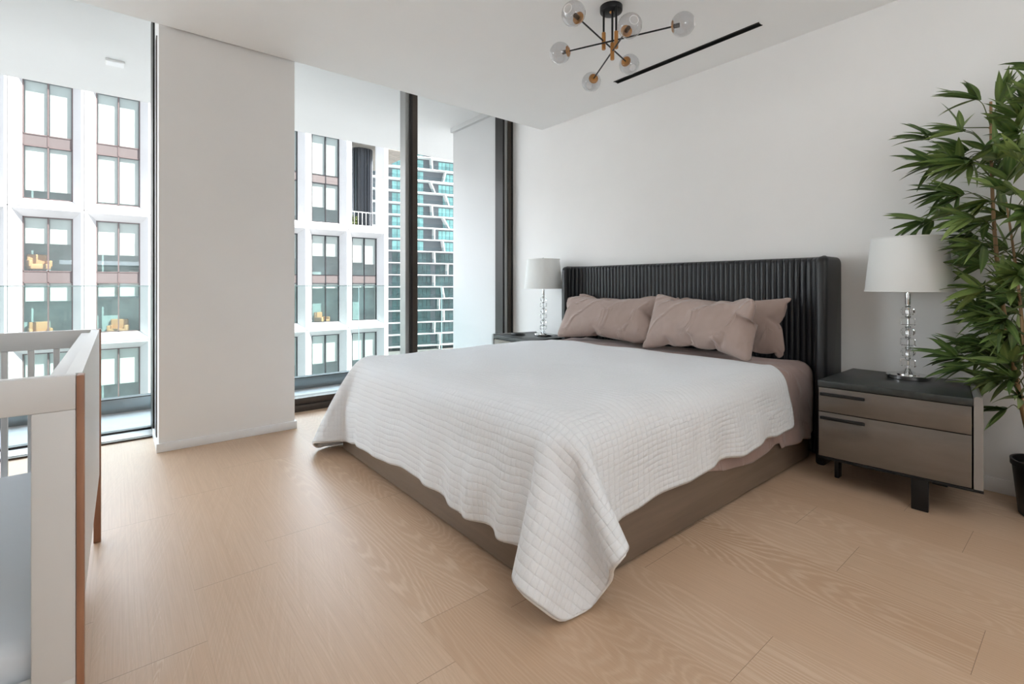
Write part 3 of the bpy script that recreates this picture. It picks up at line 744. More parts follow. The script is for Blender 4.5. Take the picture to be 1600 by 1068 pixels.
0,0,-1,0,-1,-1,0,1,0,0,1,-1,0,-1,1,0,1,-1,0,-1,1,0,0,0,0,0,1,0,0,1,0,0,0,0,0,0,0,0,0,-1,-1,0,0,1,-3,0,1,-3,-4,-1,8,10,-1,12,1,-6,7,-10,-6,1,-8,-3,-1,
-1,0,0,-1,0,0,10,3,0,2,0,-10,16,4,-16,6,1,-13,-2,-2,-6,-2,-1,-2,-1,-1,0,0,0,2,1,0,1,1,1,3,-23,26,-8,1,0,-6,2,-1,-5,2,-1,-2,1,0,3,-1,1,9,-3,1,21,7,2,3,
3,-1,1,4,0,4,17,-4,0,-7,1,-5,-8,5,-9,3,4,-6,4,1,-3,-1,0,2,0,0,2,0,1,0,0,0,3,0,-1,0,0,0,-2,0,0,-1,0,0,-1,0,0,-1,0,1,0,0,-1,0,0,1,0,0,-1,1,0,0,0,0,0,1,
0,0,1,0,0,0,0,-1,0,0,1,-1,0,1,0,0,-1,0,0,0,-1,0,0,1,1,0,0,0,0,1,0,0,0,0,0,0,0,0,0,0,0,0,0,0,1,0,0,0,0,-1,0,-1,1,1,0,0,-1,0,-1,0,0,1,0,0,0,-1,0,0,-1,0,
0,0,0,0,-1,0,0,0,0,1,0,0,-1,1,0,0,-1,0,0,1,1,0,1,-1,0,0,0,-1,0,0,1,0,0,0,-1,1,0,0,0,0,-1,-1,0,1,2,0,9,5,-4,13,-6,-8,1,-11,-4,0,-4,-1,0,3,1,1,5,1,-1,3,
2,-20,23,5,-15,1,-1,-8,-3,-1,-2,-1,-1,1,0,0,5,3,2,6,1,0,6,1,1,10,-1,-1,27,-11,18,-7,-6,3,-9,-5,4,-10,0,1,-9,1,-1,-7,2,-1,-2,1,1,8,-2,1,24,7,2,-1,-2,0,
-2,-2,-1,13,24,-4,-4,-9,5,-6,-2,3,-8,5,2,-1,0,1,2,0,0,-1,0,-1,2,0,0,0,0,0,-2,0,0,-2,0,1,-2,0,0,0,0,0,1,0,0,1,0,0,0,0,0,0,0,0,0,0,0,0,0,0,1,0,0,0,0,0,
0,0,0,0,0,0,0,0,0,0,0,1,-1,1,-1,1,0,0,-1,-1,0,1,0,0,-1,0,0,1,0,-1,0,0,1,0,0,0,0,0,0,0,0,0,1,0,0,0,0,-1,0,0,0,0,0,1,0,0,-1,-1,0,1,-1,0,0,1,0,0,-1,0,0,
0,0,0,-1,1,0,-1,0,0,0,0,0,1,0,0,0,-1,0,1,1,0,0,0,0,0,0,0,-1,0,0,1,0,1,-1,0,-1,-1,-1,0,4,4,-1,15,1,-7,6,-13,-7,-2,-8,-2,1,9,3,-1,9,2,-9,11,4,-22,8,-1,
-9,-2,-1,-3,-1,0,3,1,0,6,2,1,9,2,0,9,-2,-1,10,-4,-2,8,-7,-5,4,-10,-5,32,12,4,1,-7,5,-2,-7,4,-3,-9,5,-9,-7,4,-11,-4,3,-11,0,0,-10,2,-1,0,1,1,30,9,2,2,
3,0,-9,-9,2,13,14,-4,2,2,0,-12,0,6,5,1,-1,-1,-1,0,0,0,1,-1,0,0,-1,0,0,-1,0,1,-1,1,-1,0,0,1,-1,0,1,-1,0,-1,0,0,0,0,0,0,1,0,1,-1,0,0,0,0,0,0,0,0,1,0,-1,
1,0,0,1,0,0,0,0,0,-1,0,0,1,0,0,-1,0,0,0,0,1,-1,0,-1,0,0,0,-2,1,1,0,0,0,-1,0,0,0,0,0,0,0,0,-1,0,0,1,0,1,0,0,-1,0,0,0,1,0,0,-1,0,-1,2,0,1,-1,0,0,1,0,-1,
-1,0,1,0,-1,0,1,0,0,0,1,0,0,0,0,0,0,0,-2,0,0,0,0,0,0,-1,0,0,0,0,-1,0,0,0,0,1,-5,-1,0,13,7,-4,11,-7,-9,-2,-16,-5,1,17,6,-4,9,2,-15,10,3,-18,2,-2,-4,-2,
-1,4,1,0,8,2,1,11,0,-1,11,-4,-2,8,-7,-4,5,-9,-6,0,-9,-5,-1,-8,-4,-3,-6,-4,20,28,-5,3,-3,2,4,-4,2,3,-5,3,3,-7,4,0,-8,5,-5,-10,6,-8,-9,5,-13,-5,3,-13,0,
1,13,6,2,14,11,-2,7,5,-7,0,-1,1,1,1,-1,-1,0,1,0,1,0,0,0,0,-1,0,1,-1,0,1,-1,1,1,-1,0,2,-2,0,1,0,0,0,-1,0,1,0,0,1,-1,0,0,-1,0,0,1,0,0,0,0,-1,1,0,0,0,0,
0,1,0,-1,1,1,-1,1,0,-1,1,0,-1,0,-1,0,0,0,1,-1,0,0,-1,0,2,-2,0,1,0,0,0,-2,0,1,-1,0,1,-2,0,1,-2,0,1,-1,0,1,-2,0,0,0,0,1,1,0,-1,1,0,0,4,0,-2,2,0,-2,1,0,
-1,1,0,0,1,0,0,0,1,0,-1,0,0,-1,-1,0,0,0,1,-2,0,1,-1,0,0,-2,0,2,-3,1,1,-1,0,1,-2,0,0,-4,0,1,9,2,-3,10,1,-6,3,-16,-8,-12,28,8,2,0,0,-21,6,1,-8,-1,-2,5,
0,0,11,2,1,12,-4,-2,10,-8,-5,6,-9,-5,1,-9,-6,-2,-10,-5,-5,-6,-3,-4,-4,-3,-4,-3,-1,-4,-1,-1,12,31,-6,1,0,-1,1,0,0,2,-1,1,2,-1,1,4,-3,2,5,-5,2,3,-6,4,3,
-9,5,-2,-8,6,1,0,0,1,2,-3,-2,0,5,-2,-1,3,1,0,-2,-1,1,1,0,0,0,0,0,1,0,1,0,-1,0,1,0,-1,0,0,0,0,0,0,0,0,1,0,0,0,0,-1,0,0,1,0,0,0,0,-1,0,0,0,0,0,1,0,1,0,
0,0,-1,1,0,1,0,-1,-1,0,0,-1,1,0,0,0,0,0,0,0,-1,0,0,0,0,0,0,0,0,1,-2,0,2,-1,0,0,0,0,1,-1,0,1,-1,0,1,0,0,0,0,0,0,0,0,1,0,1,0,1,0,-2,0,0,1,0,0,-1,1,0,0,
1,0,-2,1,0,-3,2,-1,-1,-1,0,1,-1,1,2,-1,0,1,-1,0,1,-2,0,3,-1,0,1,-1,0,1,-2,1,1,-1,0,1,0,0,0,4,1,-3,3,-2,-4,-10,15,4,8,-6,-4,-27,11,5,6,0,-1,11,-2,-2,
10,-7,-5,7,-11,-6,1,-10,-6,-3,-9,-5,-6,-8,-4,-6,-4,-2,-5,-1,-1,-3,-2,-1,-2,0,0,-3,-1,-1,-1,0,-1,13,31,-7,0,1,0,0,-1,1,-1,0,-1,1,0,1,0,0,-1,0,0,1,3,-1,
0,4,-4,2,8,-8,3,4,-18,11,1,0,0,1,0,-1,0,0,1,-1,0,2,-1,0,0,1,1,1,-1,0,0,0,-1,0,0,1,0,0,0,0,0,0,-1,0,1,0,0,-1,-1,1,0,-1,0,0,0,0,0,0,0,0,0,-1,0,0,1,1,0,
-1,-1,1,1,0,0,-1,0,1,0,0,0,0,0,1,0,0,0,-1,0,1,0,0,0,1,1,-1,0,0,1,-1,0,-1,1,-1,-1,0,0,1,0,0,0,0,0,0,0,0,-1,0,0,1,0,1,1,-1,0,-1,1,-1,1,-1,0,0,0,0,0,0,1,
1,0,0,0,0,0,0,0,0,0,0,0,0,0,0,1,0,-1,-1,-1,0,0,1,1,0,0,0,0,-1,0,1,0,0,1,0,0,0,0,0,0,0,1,1,0,1,0,-1,1,0,-3,4,3,-13,8,5,12,-3,-7,6,-10,-7,1,-14,-7,-4,
-10,-5,-8,-7,-4,-8,-4,-3,-5,-2,-1,-3,0,0,-2,0,0,-1,-1,0,0,1,-1,-1,-1,0,0,1,0,1,0,1,19,28,-5,1,-1,1,1,-1,0,2,0,1,2,-3,0,2,-2,1,3,-4,1,3,-9,2,1,-7,0,0,
-5,1,-1,9,-3,1,-2,3,0,-1,1,1,0,0,0,0,0,0,0,0,-1,-1,0,0,0,0,0,1,1,0,-1,0,0,0,0,0,0,1,0,0,-1,0,0,0,0,0,-1,0,0,-1,0,0,0,0,1,0,1,0,0,-1,-1,1,0,0,-1,0,0,2,
0,0,-1,0,0,2,0,0,1,0,0,1,0,1,0,0,0,0,0,-1,1,-1,0,-1,1,0,0,-1,0,-1,1,0,-1,-1,0,0,1,1,-1,0,0,1,0,0,-1,0,-1,0,1,0,0,-1,0,1,0,1,1,0,0,1,-1,-1,0,1,0,0,-1,
0,1,0,0,1,0,0,0,0,1,-1,0,0,0,1,0,0,-1,-1,0,0,0,-1,1,1,0,0,0,-1,0,-1,1,-1,1,1,1,0,1,0,0,2,-1,1,-1,-1,0,0,2,-3,-3,-6,-19,-9,-9,-9,-4,-9,-4,-1,-4,-1,-1,
-2,0,0,1,0,1,0,0,-1,-1,0,0,1,0,0,0,0,0,-1,0,0,1,0,0,0,0,0,-1,0,0,28,21,-2,1,-2,0,1,-2,1,1,-3,0,1,-3,1,1,-5,1,2,-5,0,-1,0,0,0,-1,0,0,5,0,0,-2,0,0,-1,1,
0,0,-1,1,0,-1,0,0,-1,-1,0,0,0,0,0,1,0,1,0,-1,0,-1,0,1,0,0,0,0,1,0,1,-1,0,-1,0,0,0,0,1,0,0,-1,0,1,-2,0,-1,1,0,0,-1,0,0,-1,1,0,0,-1,0,0,0,0,2,1,1,-1,0,
0,0,-1,0,1,1,-1,1,-1,0,0,0,0,0,0,0,0,0,0,-1,1,1,1,-1,0,-1,1,0,-1,-1,-1,0,1,0,0,-1,0,0,0,0,-1,0,1,1,0,0,0,1,-1,1,-1,0,-1,1,0,1,-1,0,2,0,1,-1,1,0,1,-1,
0,0,0,-1,0,1,0,0,-1,0,-1,0,1,0,1,0,0,-1,-1,-1,0,0,0,0,1,0,1,-1,0,0,0,0,0,-1,0,0,0,1,-1,-1,-1,-1,-5,-5,0,11,4,1,0,0,0,-6,-1,-1,-8,0,-2,-6,-1,-3,-4,-1,
-2,-3,0,-2,-2,-1,-3,-2,-1,-1,-1,0,-1,-1,0,-2,0,0,0,-1,0,-1,-1,-1,32,12,0,0,-2,1,1,-1,0,1,-3,0,0,-2,0,0,-2,0,0,-2,0,0,-1,0,1,3,1,-1,0,-1,0,1,0,0,-1,1,
1,0,0,-1,0,-1,0,0,-1,1,-1,-1,0,0,1,-1,1,-1,0,0,1,1,0,1,0,0,0,-1,-1,0,0,0,0,1,0,0,-1,1,0,1,0,0,-1,-1,0,1,0,-1,-1,0,0,1,0,-1,-1,1,0,0,0,0,1,0,-1,-1,-1,
2,0,0,-1,1,0,0,-1,0,1,1,0,2,-1,0,-1,1,1,0,-1,0,1,0,-1,-1,0,0,1,0,0,-2,0,0,-1,0,0,0,0,1,-1,1,0,0,-1,-1,0,0,0,-1,0,0,2,0,0,0,0,0,0,0,1,0,1,-1,2,-1,0,-1,
0,0,1,1,0,0,-1,1,0,0,0,0,1,-1,-1,-1,0,-1,0,0,0,0,1,0,0,-1,-1,0,0,-1,1,-1,0,0,0,-1,-1,-1,2,0,1,0,0,1,1,1,-2,-1,-1,0,0,1,1,0,-1,1,0,0,0,0,1,-2,0,-1,0,0,
0,-1,0,0,-6,0,-2,-4,-1,-1,-4,0,-1,-2,0,-2,-2,-1,-1,-1,0,33,7,1,1,-1,0,0,-2,0,0,-1,1,0,-2,0,1,-1,0,-1,0,0,0,0,0,0,1,-1,0,1,0,0,0,0,0,-1,1,0,0,0,1,1,-1,
0,0,-1,0,0,0,-1,0,0,1,-1,0,-1,0,0,0,0,0,0,0,1,0,0,0,0,1,0,0,0,0,0,-1,1,0,0,-1,0,0,0,0,0,-1,0,1,0,0,0,0,0,-1,-1,1,0,0,-1,0,0,0,0,-1,1,0,2,-1,0,0,0,1,0,
0,0,1,0,0,1,0,-1,-1,1,0,0,-1,0,1,1,0,-1,-1,0,0,1,1,-1,-1,0,-1,0,-1,0,0,0,-1,0,0,-1,1,0,1,-1,0,-1,1,1,2,-1,0,0,0,-1,0,0,0,1,0,0,1,1,0,0,-1,1,0,0,-1,0,
1,0,0,-1,0,-1,0,0,0,0,0,-1,0,0,-1,1,0,0,0,0,1,-1,0,-2,1,0,1,0,0,-1,-1,-2,0,0,2,2,0,-1,-1,0,1,1,0,2,0,0,0,0,0,0,0,0,0,0,0,-2,0,1,-1,0,-1,0,0,0,-2,0,0,
-2,-1,-1,-3,-1,-1,-2,1,0,-2,0,34,4,2,0,-1,-1,0,-1,0,0,-1,0,1,0,0,-1,0,0,0,0,0,1,1,1,-1,0,-1,0,0,0,0,0,1,0,-1,0,1,1,0,-1,-1,-1,1,0,0,-1,0,0,1,0,-1,-1,
0,0,1,1,0,-1,0,-1,0,0,1,1,0,1,-1,-1,0,0,0,0,1,0,0,-1,1,1,1,0,0,-1,0,-1,1,-1,-1,-1,0,0,0,0,0,0,0,-1,0,1,0,1,0,0,-1,0,0,0,0,0,1,-1,0,-1,0,0,1,0,2,-1,0,
1,0,0,-1,0,1,0,0,0,0,0,0,0,0,-1,0,0,0,-2,1,0,0,-1,0,0,1,1,0,-1,0,-1,0,0,0,0,-1,0,0,0,1,1,0,0,-1,0,0,1,0,2,-1,1,0,0,-1,0,1,0,0,-1,0,0,0,0,0,0,0,-1,1,0,
0,0,-1,0,-1,0,-1,0,0,-1,1,1,0,-1,-1,0,0,0,0,1,1,0,-1,0,0,0,0,0,0,0,0,0,0,0,0,2,0,1,-1,0,-1,0,0,0,-1,0,0,-1,0,0,0,0,0,0,0,0,-1,1,0,-1,0,1,-2,-1,-1,-1,
0,34,2,1,1,-1,1,0,0,0,0,0,0,-1,1,0,0,0,0,0,2,0,0,0,-1,0,-2,1,0,1,0,0,-3,0,0,1,0,0,0,0,1,1,-1,-1,0,0,1,0,0,-1,0,-1,1,0,1,-1,-1,-2,1,0,1,-1,0,-1,0,0,0,
1,0,1,-1,1,1,0,0,-1,0,-1,2,0,0,-1,0,0,1,0,0,0,0,0,0,1,1,0,-1,0,-1,0,-1,-1,0,0,0,0,0,0,1,0,0,-1,0,0,1,0,0,-1,0,0,1,1,1,-1,0,0,1,-1,0,-1,0,0,1,0,1,-1,0,
0,1,0,0,-1,1,-1,0,0,0,0,-1,-1,0,0,-1,1,0,0,-1,0,0,1,0,0,-1,1,1,0,0,0,0,0,-1,0,-1,2,1,0,0,-1,0,0,0,0,0,1,0,0,0,0,0,-1,0,-1,0,0,0,0,0,-1,1,0,0,-1,-1,-1,
1,1,0,0,0,0,-1,0,1,0,-1,-1,0,0,1,0,0,0,0,1,0,0,-1,0,0,1,0,0,0,-1,1,0,0,-1,-1,0,0,0,0,1,0,0,-1,0,0,0,-1,0,0,0,0,0,-1,0,35,2,2,-1,-1,0,0,0,0,0,0,0,0,0,
0,0,1,0,0,0,0,0,-1,0,0,1,0,0,-1,0,0,0,1,1,0,0,-1,0,-1,0,0,0,1,0,0,-1,0,-1,0,0,0,0,0,-1,1,0,1,-1,0,-2,1,0,0,-1,1,0,0,0,1,1,-1,0,-1,0,0,1,0,0,-1,0,2,1,
0,0,-1,1,0,1,0,0,-1,-1,0,0,0,0,1,0,0,-1,0,-1,1,0,-1,-1,1,1,0,0,-1,0,0,-1,0,0,0,0,-1,0,0,0,2,0,0,0,0,0,0,0,1,0,0,0,0,0,0,0,0,-1,0,1,0,0,-1,0,0,1,0,0,
-1,0,-1,0,1,-1,0,0,0,0,-1,0,1,0,1,-1,0,0,0,0,0,0,0,1,0,0,0,1,0,0,-1,0,0,0,1,0,0,0,0,1,0,-1,0,0,0,-1,0,-1,1,0,0,-1,-1,0,0,0,0,0,0,0,0,0,0,0,0,0,1,-1,
-1,-1,-1,0,1,1,0,-1,0,0,0,0,1,0,0,0,0,0,0,1,0,0,-1,0,0,0,0,0,1,0,0,-1,0,0,0,-1,0,34,1,1,0,0,0,0,-1,0,0,0,1,0,0,0,0,0,0,1,0,0,-1,2,0,0,0,0,0,0,0,1,-1,
0,-1,0,1,1,0,0,0,0,0,-1,0,-1,0,0,0,1,0,0,-1,0,-1,0,1,-1,1,0,0,-1,0,0,1,-1,0,-1,0,-1,0,0,1,0,0,0,0,1,0,0,0,1,0,0,1,0,-1,0,0,0,0,0,0,0,1,0,0,-1,1,0,0,0,
-1,0,0,0,0,-1,-1,1,0,0,-1,0,0,1,0,0,-1,0,0,1,0,0,-1,1,1,1,0,0,-1,-1,0,1,0,1,-1,0,0,0,0,0,0,0,-1,0,0,-1,0,1,1,0,0,-1,1,-1,0,-1,0,0,1,0,0,-1,0,-1,0,0,1,
1,0,0,-1,0,0,0,1,1,0,0,0,0,0,0,0,-1,1,1,0,0,-1,0,-1,0,0,-1,1,0,0,-1,0,0,1,1,0,-1,-1,-1,0,0,0,0,0,0,0,0,-1,0,-1,0,0,0,0,0,-1,0,0,0,0,1,1,0,-1,0,0,0,0,
0,0,0,0,0,0,0,1,0,0,-1,0,0,0,0,0,1,-1,0,34,1,2,0,0,0,0,0,0,0,-1,-1,1,0,0,0,0,0,-1,0,0,0,0,1,0,0,0,0,2,0,0,0,0,0,-1,0,0,0,0,0,0,0,0,0,0,1,0,0,-1,1,0,1,
0,-1,-1,-1,-1,0,0,1,0,0,-1,0,0,-1,1,0,0,-1,1,0,1,0,1,-1,-1,0,1,0,0,-1,0,1,0,0,1,0,0,0,0,1,0,0,0,0,0,-1,0,1,0,0,-1,0,-1,1,0,-1,-1,0,0,1,0,1,-1,1,-1,0,
0,0,0,0,0,1,-1,0,-1,0,1,0,0,0,0,0,0,0,1,1,1,0,0,-1,0,0,1,0,0,-1,-1,-1,1,0,0,-1,0,0,1,0,-1,-1,1,-1,0,0,1,1,0,0,-1,0,-1,0,0,1,1,-1,1,-1,0,1,0,0,0,1,0,
-1,-1,0,0,0,0,0,1,0,0,-1,0,-1,1,0,0,-1,0,-1,1,0,0,0,0,0,0,0,0,-1,-1,0,0,0,0,1,-1,0,-1,0,0,0,1,0,0,-1,0,0,1,0,1,0,0,-1,1,0,0,0,0,0,-1,0,0,1,0,1,-1,0,
-1,0,0,34,1,2,0,-1,0,1,0,0,0,0,0,-1,0,0,0,0,0,0,0,0,0,0,-1,0,1,0,0,-1,0,0,1,0,1,0,0,0,0,1,0,0,-1,0,1,0,-1,0,1,1,-1,-1,-1,0,1,1,0,-1,-1,0,-2,1,1,0,-1,
0,0,0,0,0,0,-1,-1,0,0,1,0,0,1,0,0,-1,0,1,0,1,0,2,-1,0,1,1,-1,0,-1,0,0,1,0,0,-1,0,1,0,0,-1,0,1,0,0,0,-1,0,0,-1,0,-1,0,1,0,-1,-1,0,0,0,0,0,0,0,0,1,1,1,
-1,0,0,1,-1,0,-1,0,2,0,0,0,0,0,0,0,0,0,0,0,0,0,1,0,0,0,-1,0,-1,0,1,0,-1,-1,0,0,0,0,0,1,0,-1,-1,0,0,0,0,1,1,0,0,-1,1,1,0,0,0,1,0,1,-1,0,0,1,-1,-1,-1,0,
0,1,0,-1,-1,0,-1,0,0,0,0,0,-1,1,-1,0,-1,0,1,0,0,0,0,0,0,1,-1,0,-1,1,0,1,0,0,-1,0,0,0,-1,0,1,0,-1,-1,1,0,1,0,0,-1,0,0,0,0,0,35,0,1,0,1,1,-1,-1,0,0,1,0,
0,-1,0,0,1,0,0,0,0,0,-1,0,0,0,0,0,1,0,0,0,0,0,0,-1,0,1,-1,0,0,2,0,-1,0,1,0,-1,-1,0,1,1,1,-1,-1,0,0,1,0,0,-1,-1,-1,1,0,0,-1,0,-1,1,0,-1,-1,0,0,1,1,0,
-1,0,2,1,-1,0,-1,0,0,0,0,1,0,0,1,0,0,0,0,1,0,0,0,0,1,0,1,-1,-1,-1,1,0,-1,-1,0,-1,1,0,0,-1,0,-1,1,1,-1,-1,0,0,0,0,1,0,-1,1,0,0,0,0,0,0,0,0,1,1,0,1,-1,
1,0,1,0,0,-1,0,0,1,-1,0,-1,0,0,1,0,-1,-1,0,0,0,0,-1,1,0,0,-1,1,0,0,0,-1,1,0,0,-1,0,1,0,-1,0,1,0,0,-1,0,1,1,0,1,-1,1,0,0,0,-1,0,-1,-1,1,0,0,-1,0,-1,0,
-1,0,0,0,0,0,-1,-1,0,1,0,0,0,0,0,0,0,0,0,0,0,0,0,0,0,0,1,0,0,-1,0,1,0,0,0,0,0,0,0,0,0,1,0,0,34,0,2,0,0,-1,0,0,0,0,0,0,0,1,0,0,-1,0,0,0,1,0,1,0,0,0,0,
0,0,-1,0,0,0,0,1,0,0,-1,1,1,0,-1,0,1,0,-1,0,1,0,0,-1,0,-1,1,0,0,0,0,0,-1,0,0,-1,0,0,-1,0,1,0,0,0,0,0,0,-1,0,-1,0,0,0,1,0,0,0,0,0,0,1,1,1,-1,0,1,1,0,1,
-1,-1,0,1,0,0,-1,0,0,0,0,0,0,0,0,0,1,-1,0,0,-1,0,0,0,0,-1,0,0,0,-1,1,0,0,-1,0,-1,1,0,2,-1,1,0,1,0,0,-1,0,1,0,-1,1,0,0,0,0,0,1,0,0,-1,0,0,1,0,1,-1,0,0,
-1,1,0,0,-1,0,0,0,-1,-1,1,0,0,-1,0,-1,0,0,1,1,0,0,-1,0,1,1,1,-1,-1,0,0,0,0,2,1,0,0,-1,0,-1,0,-1,-1,1,0,-1,-1,-1,0,0,1,0,1,-1,0,-1,-1,0,1,1,0,-1,0,0,1,
0,0,-1,0,0,0,0,0,0,0,0,0,0,0,1,0,0,-1,0,0,0,0,0,0,0,0,34,0,2,0,-1,0,0,1,0,0,0,0,0,-1,0,0,1,0,1,0,-1,0,-1,0,0,0,0,0,0,1,0,2,-1,0,0,0,0,1,-2,-1,0,1,0,
-1,0,0,0,0,1,0,0,-1,0,0,1,1,1,-1,0,0,1,0,0,-1,0,-1,1,-1,0,-1,0,0,1,0,-1,-1,0,0,1,1,-1,-1,0,1,1,0,1,-1,-1,-1,0,0,1,0,0,2,0,0,0,0,0,0,0,1,0,1,0,0,-1,0,
0,1,-1,-1,-1,0,-1,1,0,1,-1,0,-1,1,0,-1,-1,1,-1,1,0,1,-1,0,0,0,-1,1,0,0,0,0,0,0,1,0,2,-1,0,0,1,1,0,-1,0,1,1,0,-1,-1,-1,1,0,0,-1,0,0,-1,0,0,-1,1,0,0,-1,
0,0,0,1,-1,1,0,0,-1,0,1,1,0,0,-1,-1,1,0,0,0,1,0,0,-1,0,0,1,1,0,-1,0,-1,0,-2,0,1,1,-1,-1,-1,0,0,0,0,1,0,0,-1,0,0,0,0,0,0,0,0,0,0,0,1,0,0,-1,0,0,1,0,0,
-1,0,0,0,0,0,1,0,0,-1,0,-1,34,-1,2,0,1,0,1,-1,0,0,-1,0,0,1,0,0,-1,0,-1,0,0,0,1,0,0,1,0,0,0,-1,0,1,-1,0,1,-1,0,-1,1,0,1,-2,0,0,0,1,0,1,-1,0,1,1,0,-1,
-1,-1,1,0,0,0,0,0,0,0,0,0,0,0,0,0,1,0,0,0,0,0,0,-2,0,-1,1,0,0,0,0,0,-1,0,0,1,1,0,0,-1,0,-1,1,1,2,-1,0,0,1,-1,0,-1,0,0,1,0,0,-1,0,1,0,0,0,0,0,-2,0,1,0,
0,0,1,0,-1,-1,0,0,-1,0,0,0,1,0,1,-1,0,0,1,1,1,-1,0,-1,0,0,3,0,-1,0,0,0,-1,0,0,1,0,0,-1,1,0,1,-1,0,-1,1,1,-1,-1,0,0,0,0,0,1,-1,0,-1,0,-1,1,0,-1,-1,0,1,
0,1,1,1,0,0,-1,0,0,1,0,1,-1,-1,-1,1,1,0,-1,-1,-1,0,-1,0,1,0,0,-1,0,0,0,1,0,0,-1,0,1,1,0,-1,-1,0,1,0,0,-1,0,0,0,0,0,0,0,-1,0,0,0,1,-1,0,-1,1,0,0,0,1,
35,-1,1,0,0,0,-1,0,0,0,0,0,0,-1,0,0,0,0,0,0,0,0,0,0,0,1,0,0,0,0,0,2,-1,0,0,0,0,1,-1,1,-1,-1,0,0,0,-1,0,0,1,0,1,-1,1,0,0,0,0,1,0,1,-1,0,0,1,0,0,-1,0,0,
1,-1,-1,-1,0,0,1,0,1,-1,0,-2,1,0,0,-1,1,1,1,0,0,-1,0,0,0,0,0,0,-1,0,0,0,1,0,0,0,0,0,1,0,1,0,0,0,0,1,0,0,-1,0,-1,1,-1,0,-1,0,-1,1,0,0,-1,0,0,0,0,-1,0,
1,0,0,0,1,0,-1,0,0,0,0,1,0,0,-1,0,2,1,0,1,-1,0,-1,1,1,1,-1,0,0,0,0,0,0,-1,-1,0,0,-1,1,0,-1,-1,0,0,0,1,-1,0,0,1,0,0,-1,1,-1,0,-1,0,2,1,0,1,-1,1,-1,1,0,
1,-1,-1,0,1,0,-2,-1,0,0,0,-1,0,0,0,0,0,0,0,0,0,0,0,0,0,0,0,0,0,0,-1,0,0,0,1,0,0,-1,0,1,0,0,0,0,0,0,0,0,0,1,0,0,34,-1,2,0,-1,0,0,0,0,0,0,0,0,0,0,0,-1,
0,0,1,0,0,0,0,0,1,0,0,1,0,0,1,-1,0,0,0,1,0,-2,-1,1,-1,0,0,0,0,0,0,0,0,1,0,-1,1,1,0,-1,-1,0,0,1,0,1,-1,0,1,1,0,-1,-1,0,0,0,0,0,0,1,0,0,0,0,0,0,-1,0,-1,
0,0,0,-1,0,0,0,1,0,1,-1,0,0,1,0,1,-1,1,1,1,0,-1,-1,-1,1,1,0,0,-1,0,-1,0,0,1,0,0,-1,0,0,0,0,1,0,0,0,-1,1,0,0,-1,-1,0,1,0,-1,-1,0,1,1,0,1,-1,0,0,0,1,0,
0,0,1,0,0,1,0,-1,0,0,0,-1,1,0,1,-1,0,0,1,0,-1,-1,1,-1,0,0,0,1,-1,0,-1,0,-2,1,0,0,-1,0,0,0,1,1,0,0,0,1,-1,1,-1,1,0,0,0,0,0,0,0,1,-2,0,-1,0,-1,1,0,0,-1,
0,0,1,0,-1,-1,0,0,1,1,0,-1,-1,1,0,0,0,0,0,0,0,0,0,1,0,0,-1,0,0,1,0,0,-1,0,0,34,-1,2,0,0,0,0,0,0,0,0,0,0,-1,0,0,1,0,0,-1,0,0,1,0,0,0,-1,0,1,0,0,0,0,1,
1,-1,-1,1,0,0,-1,-1,0,0,-1,1,0,0,-1,0,-1,1,0,1,-1,0,1,1,1,0,-1,0,0,0,0,1,0,0,0,0,0,1,1,0,-1,-1,-1,0,1,0,0,-1,0,-1,1,0,-1,-1,0,1,1,1,0,-1,0,0,0,0,-1,0,
0,0,1,-1,1,-1,0,1,0,0,-1,0,0,1,0,1,1,1,0,0,-1,0,0,1,0,-2,-1,-1,0,1,0,1,-1,0,-1,0,0,-1,0,0,1,0,1,-1,0,0,1,0,0,0,1,-1,0,-1,0,1,1,0,1,-1,0,0,1,0,1,-1,1,
0,0,0,0,0,0,0,0,-1,-1,1,0,-1,-1,0,0,0,0,0,0,1,-1,0,0,0,1,-1,-1,-1,0,2,0,1,0,1,-1,0,0,1,0,-1,0,0,0,-1,-1,1,-1,0,-1,0,-1,0,0,0,0,0,1,0,0,0,0,0,0,0,0,0,
1,0,0,-1,0,0,1,0,0,-1,0,0,0,0,-1,0,0,0,0,0,0,35,-1,2,-1,0,0,0,1,0,0,-1,0,0,1,0,0,-1,0,0,0,0,0,0,0,0,0,0,0,0,0,1,1,-1,-1,1,-1,0,0,-1,1,1,0,0,0,-1,-1,0,
-1,0,0,0,0,0,0,0,0,1,0,-1,0,0,0,1,1,0,1,-1,0,1,1,0,-1,-1,0,1,0,0,0,0,1,0,0,0,0,0,0,-1,0,0,-1,0,-1,0,0,0,-1,1,0,0,-1,0,0,0,0,-1,0,0,1,1,1,1,-1,0,-1,1,
-1,1,-1,0,1,0,0,0,0,0,1,0,0,0,0,0,-1,0,1,0,1,0,0,-1,0,-2,1,-1,1,-1,0,0,1,0,-1,-1,0,0,1,0,0,-1,0,1,0,1,0,0,0,0,0,-1,0,1,0,1,-1,0,0,1,0,0,-1,0,-1,0,0,0,
1,1,0,-1,-1,0,1,0,0,-1,0,-1,1,0,0,-1,-1,0,0,1,1,0,-1,-1,1,1,1,-1,-1,-1,0,1,0,0,-1,1,1,0,0,-1,1,0,1,-1,0,-1,0,0,1,0,0,-1,0,-1,0,0,0,0,0,0,0,0,0,1,0,1,
-1,0,0,1,0,0,34,-2,2,1,1,0,0,0,0,0,1,0,0,-1,0,0,1,0,0,-1,0,0,0,0,0,0,0,0,1,0,-1,1,-1,0,0,0,1,0,-1,-1,0,-1,0,0,0,0,0,-1,1,0,0,-1,0,0,1,0,-1,-1,0,2,1,0,
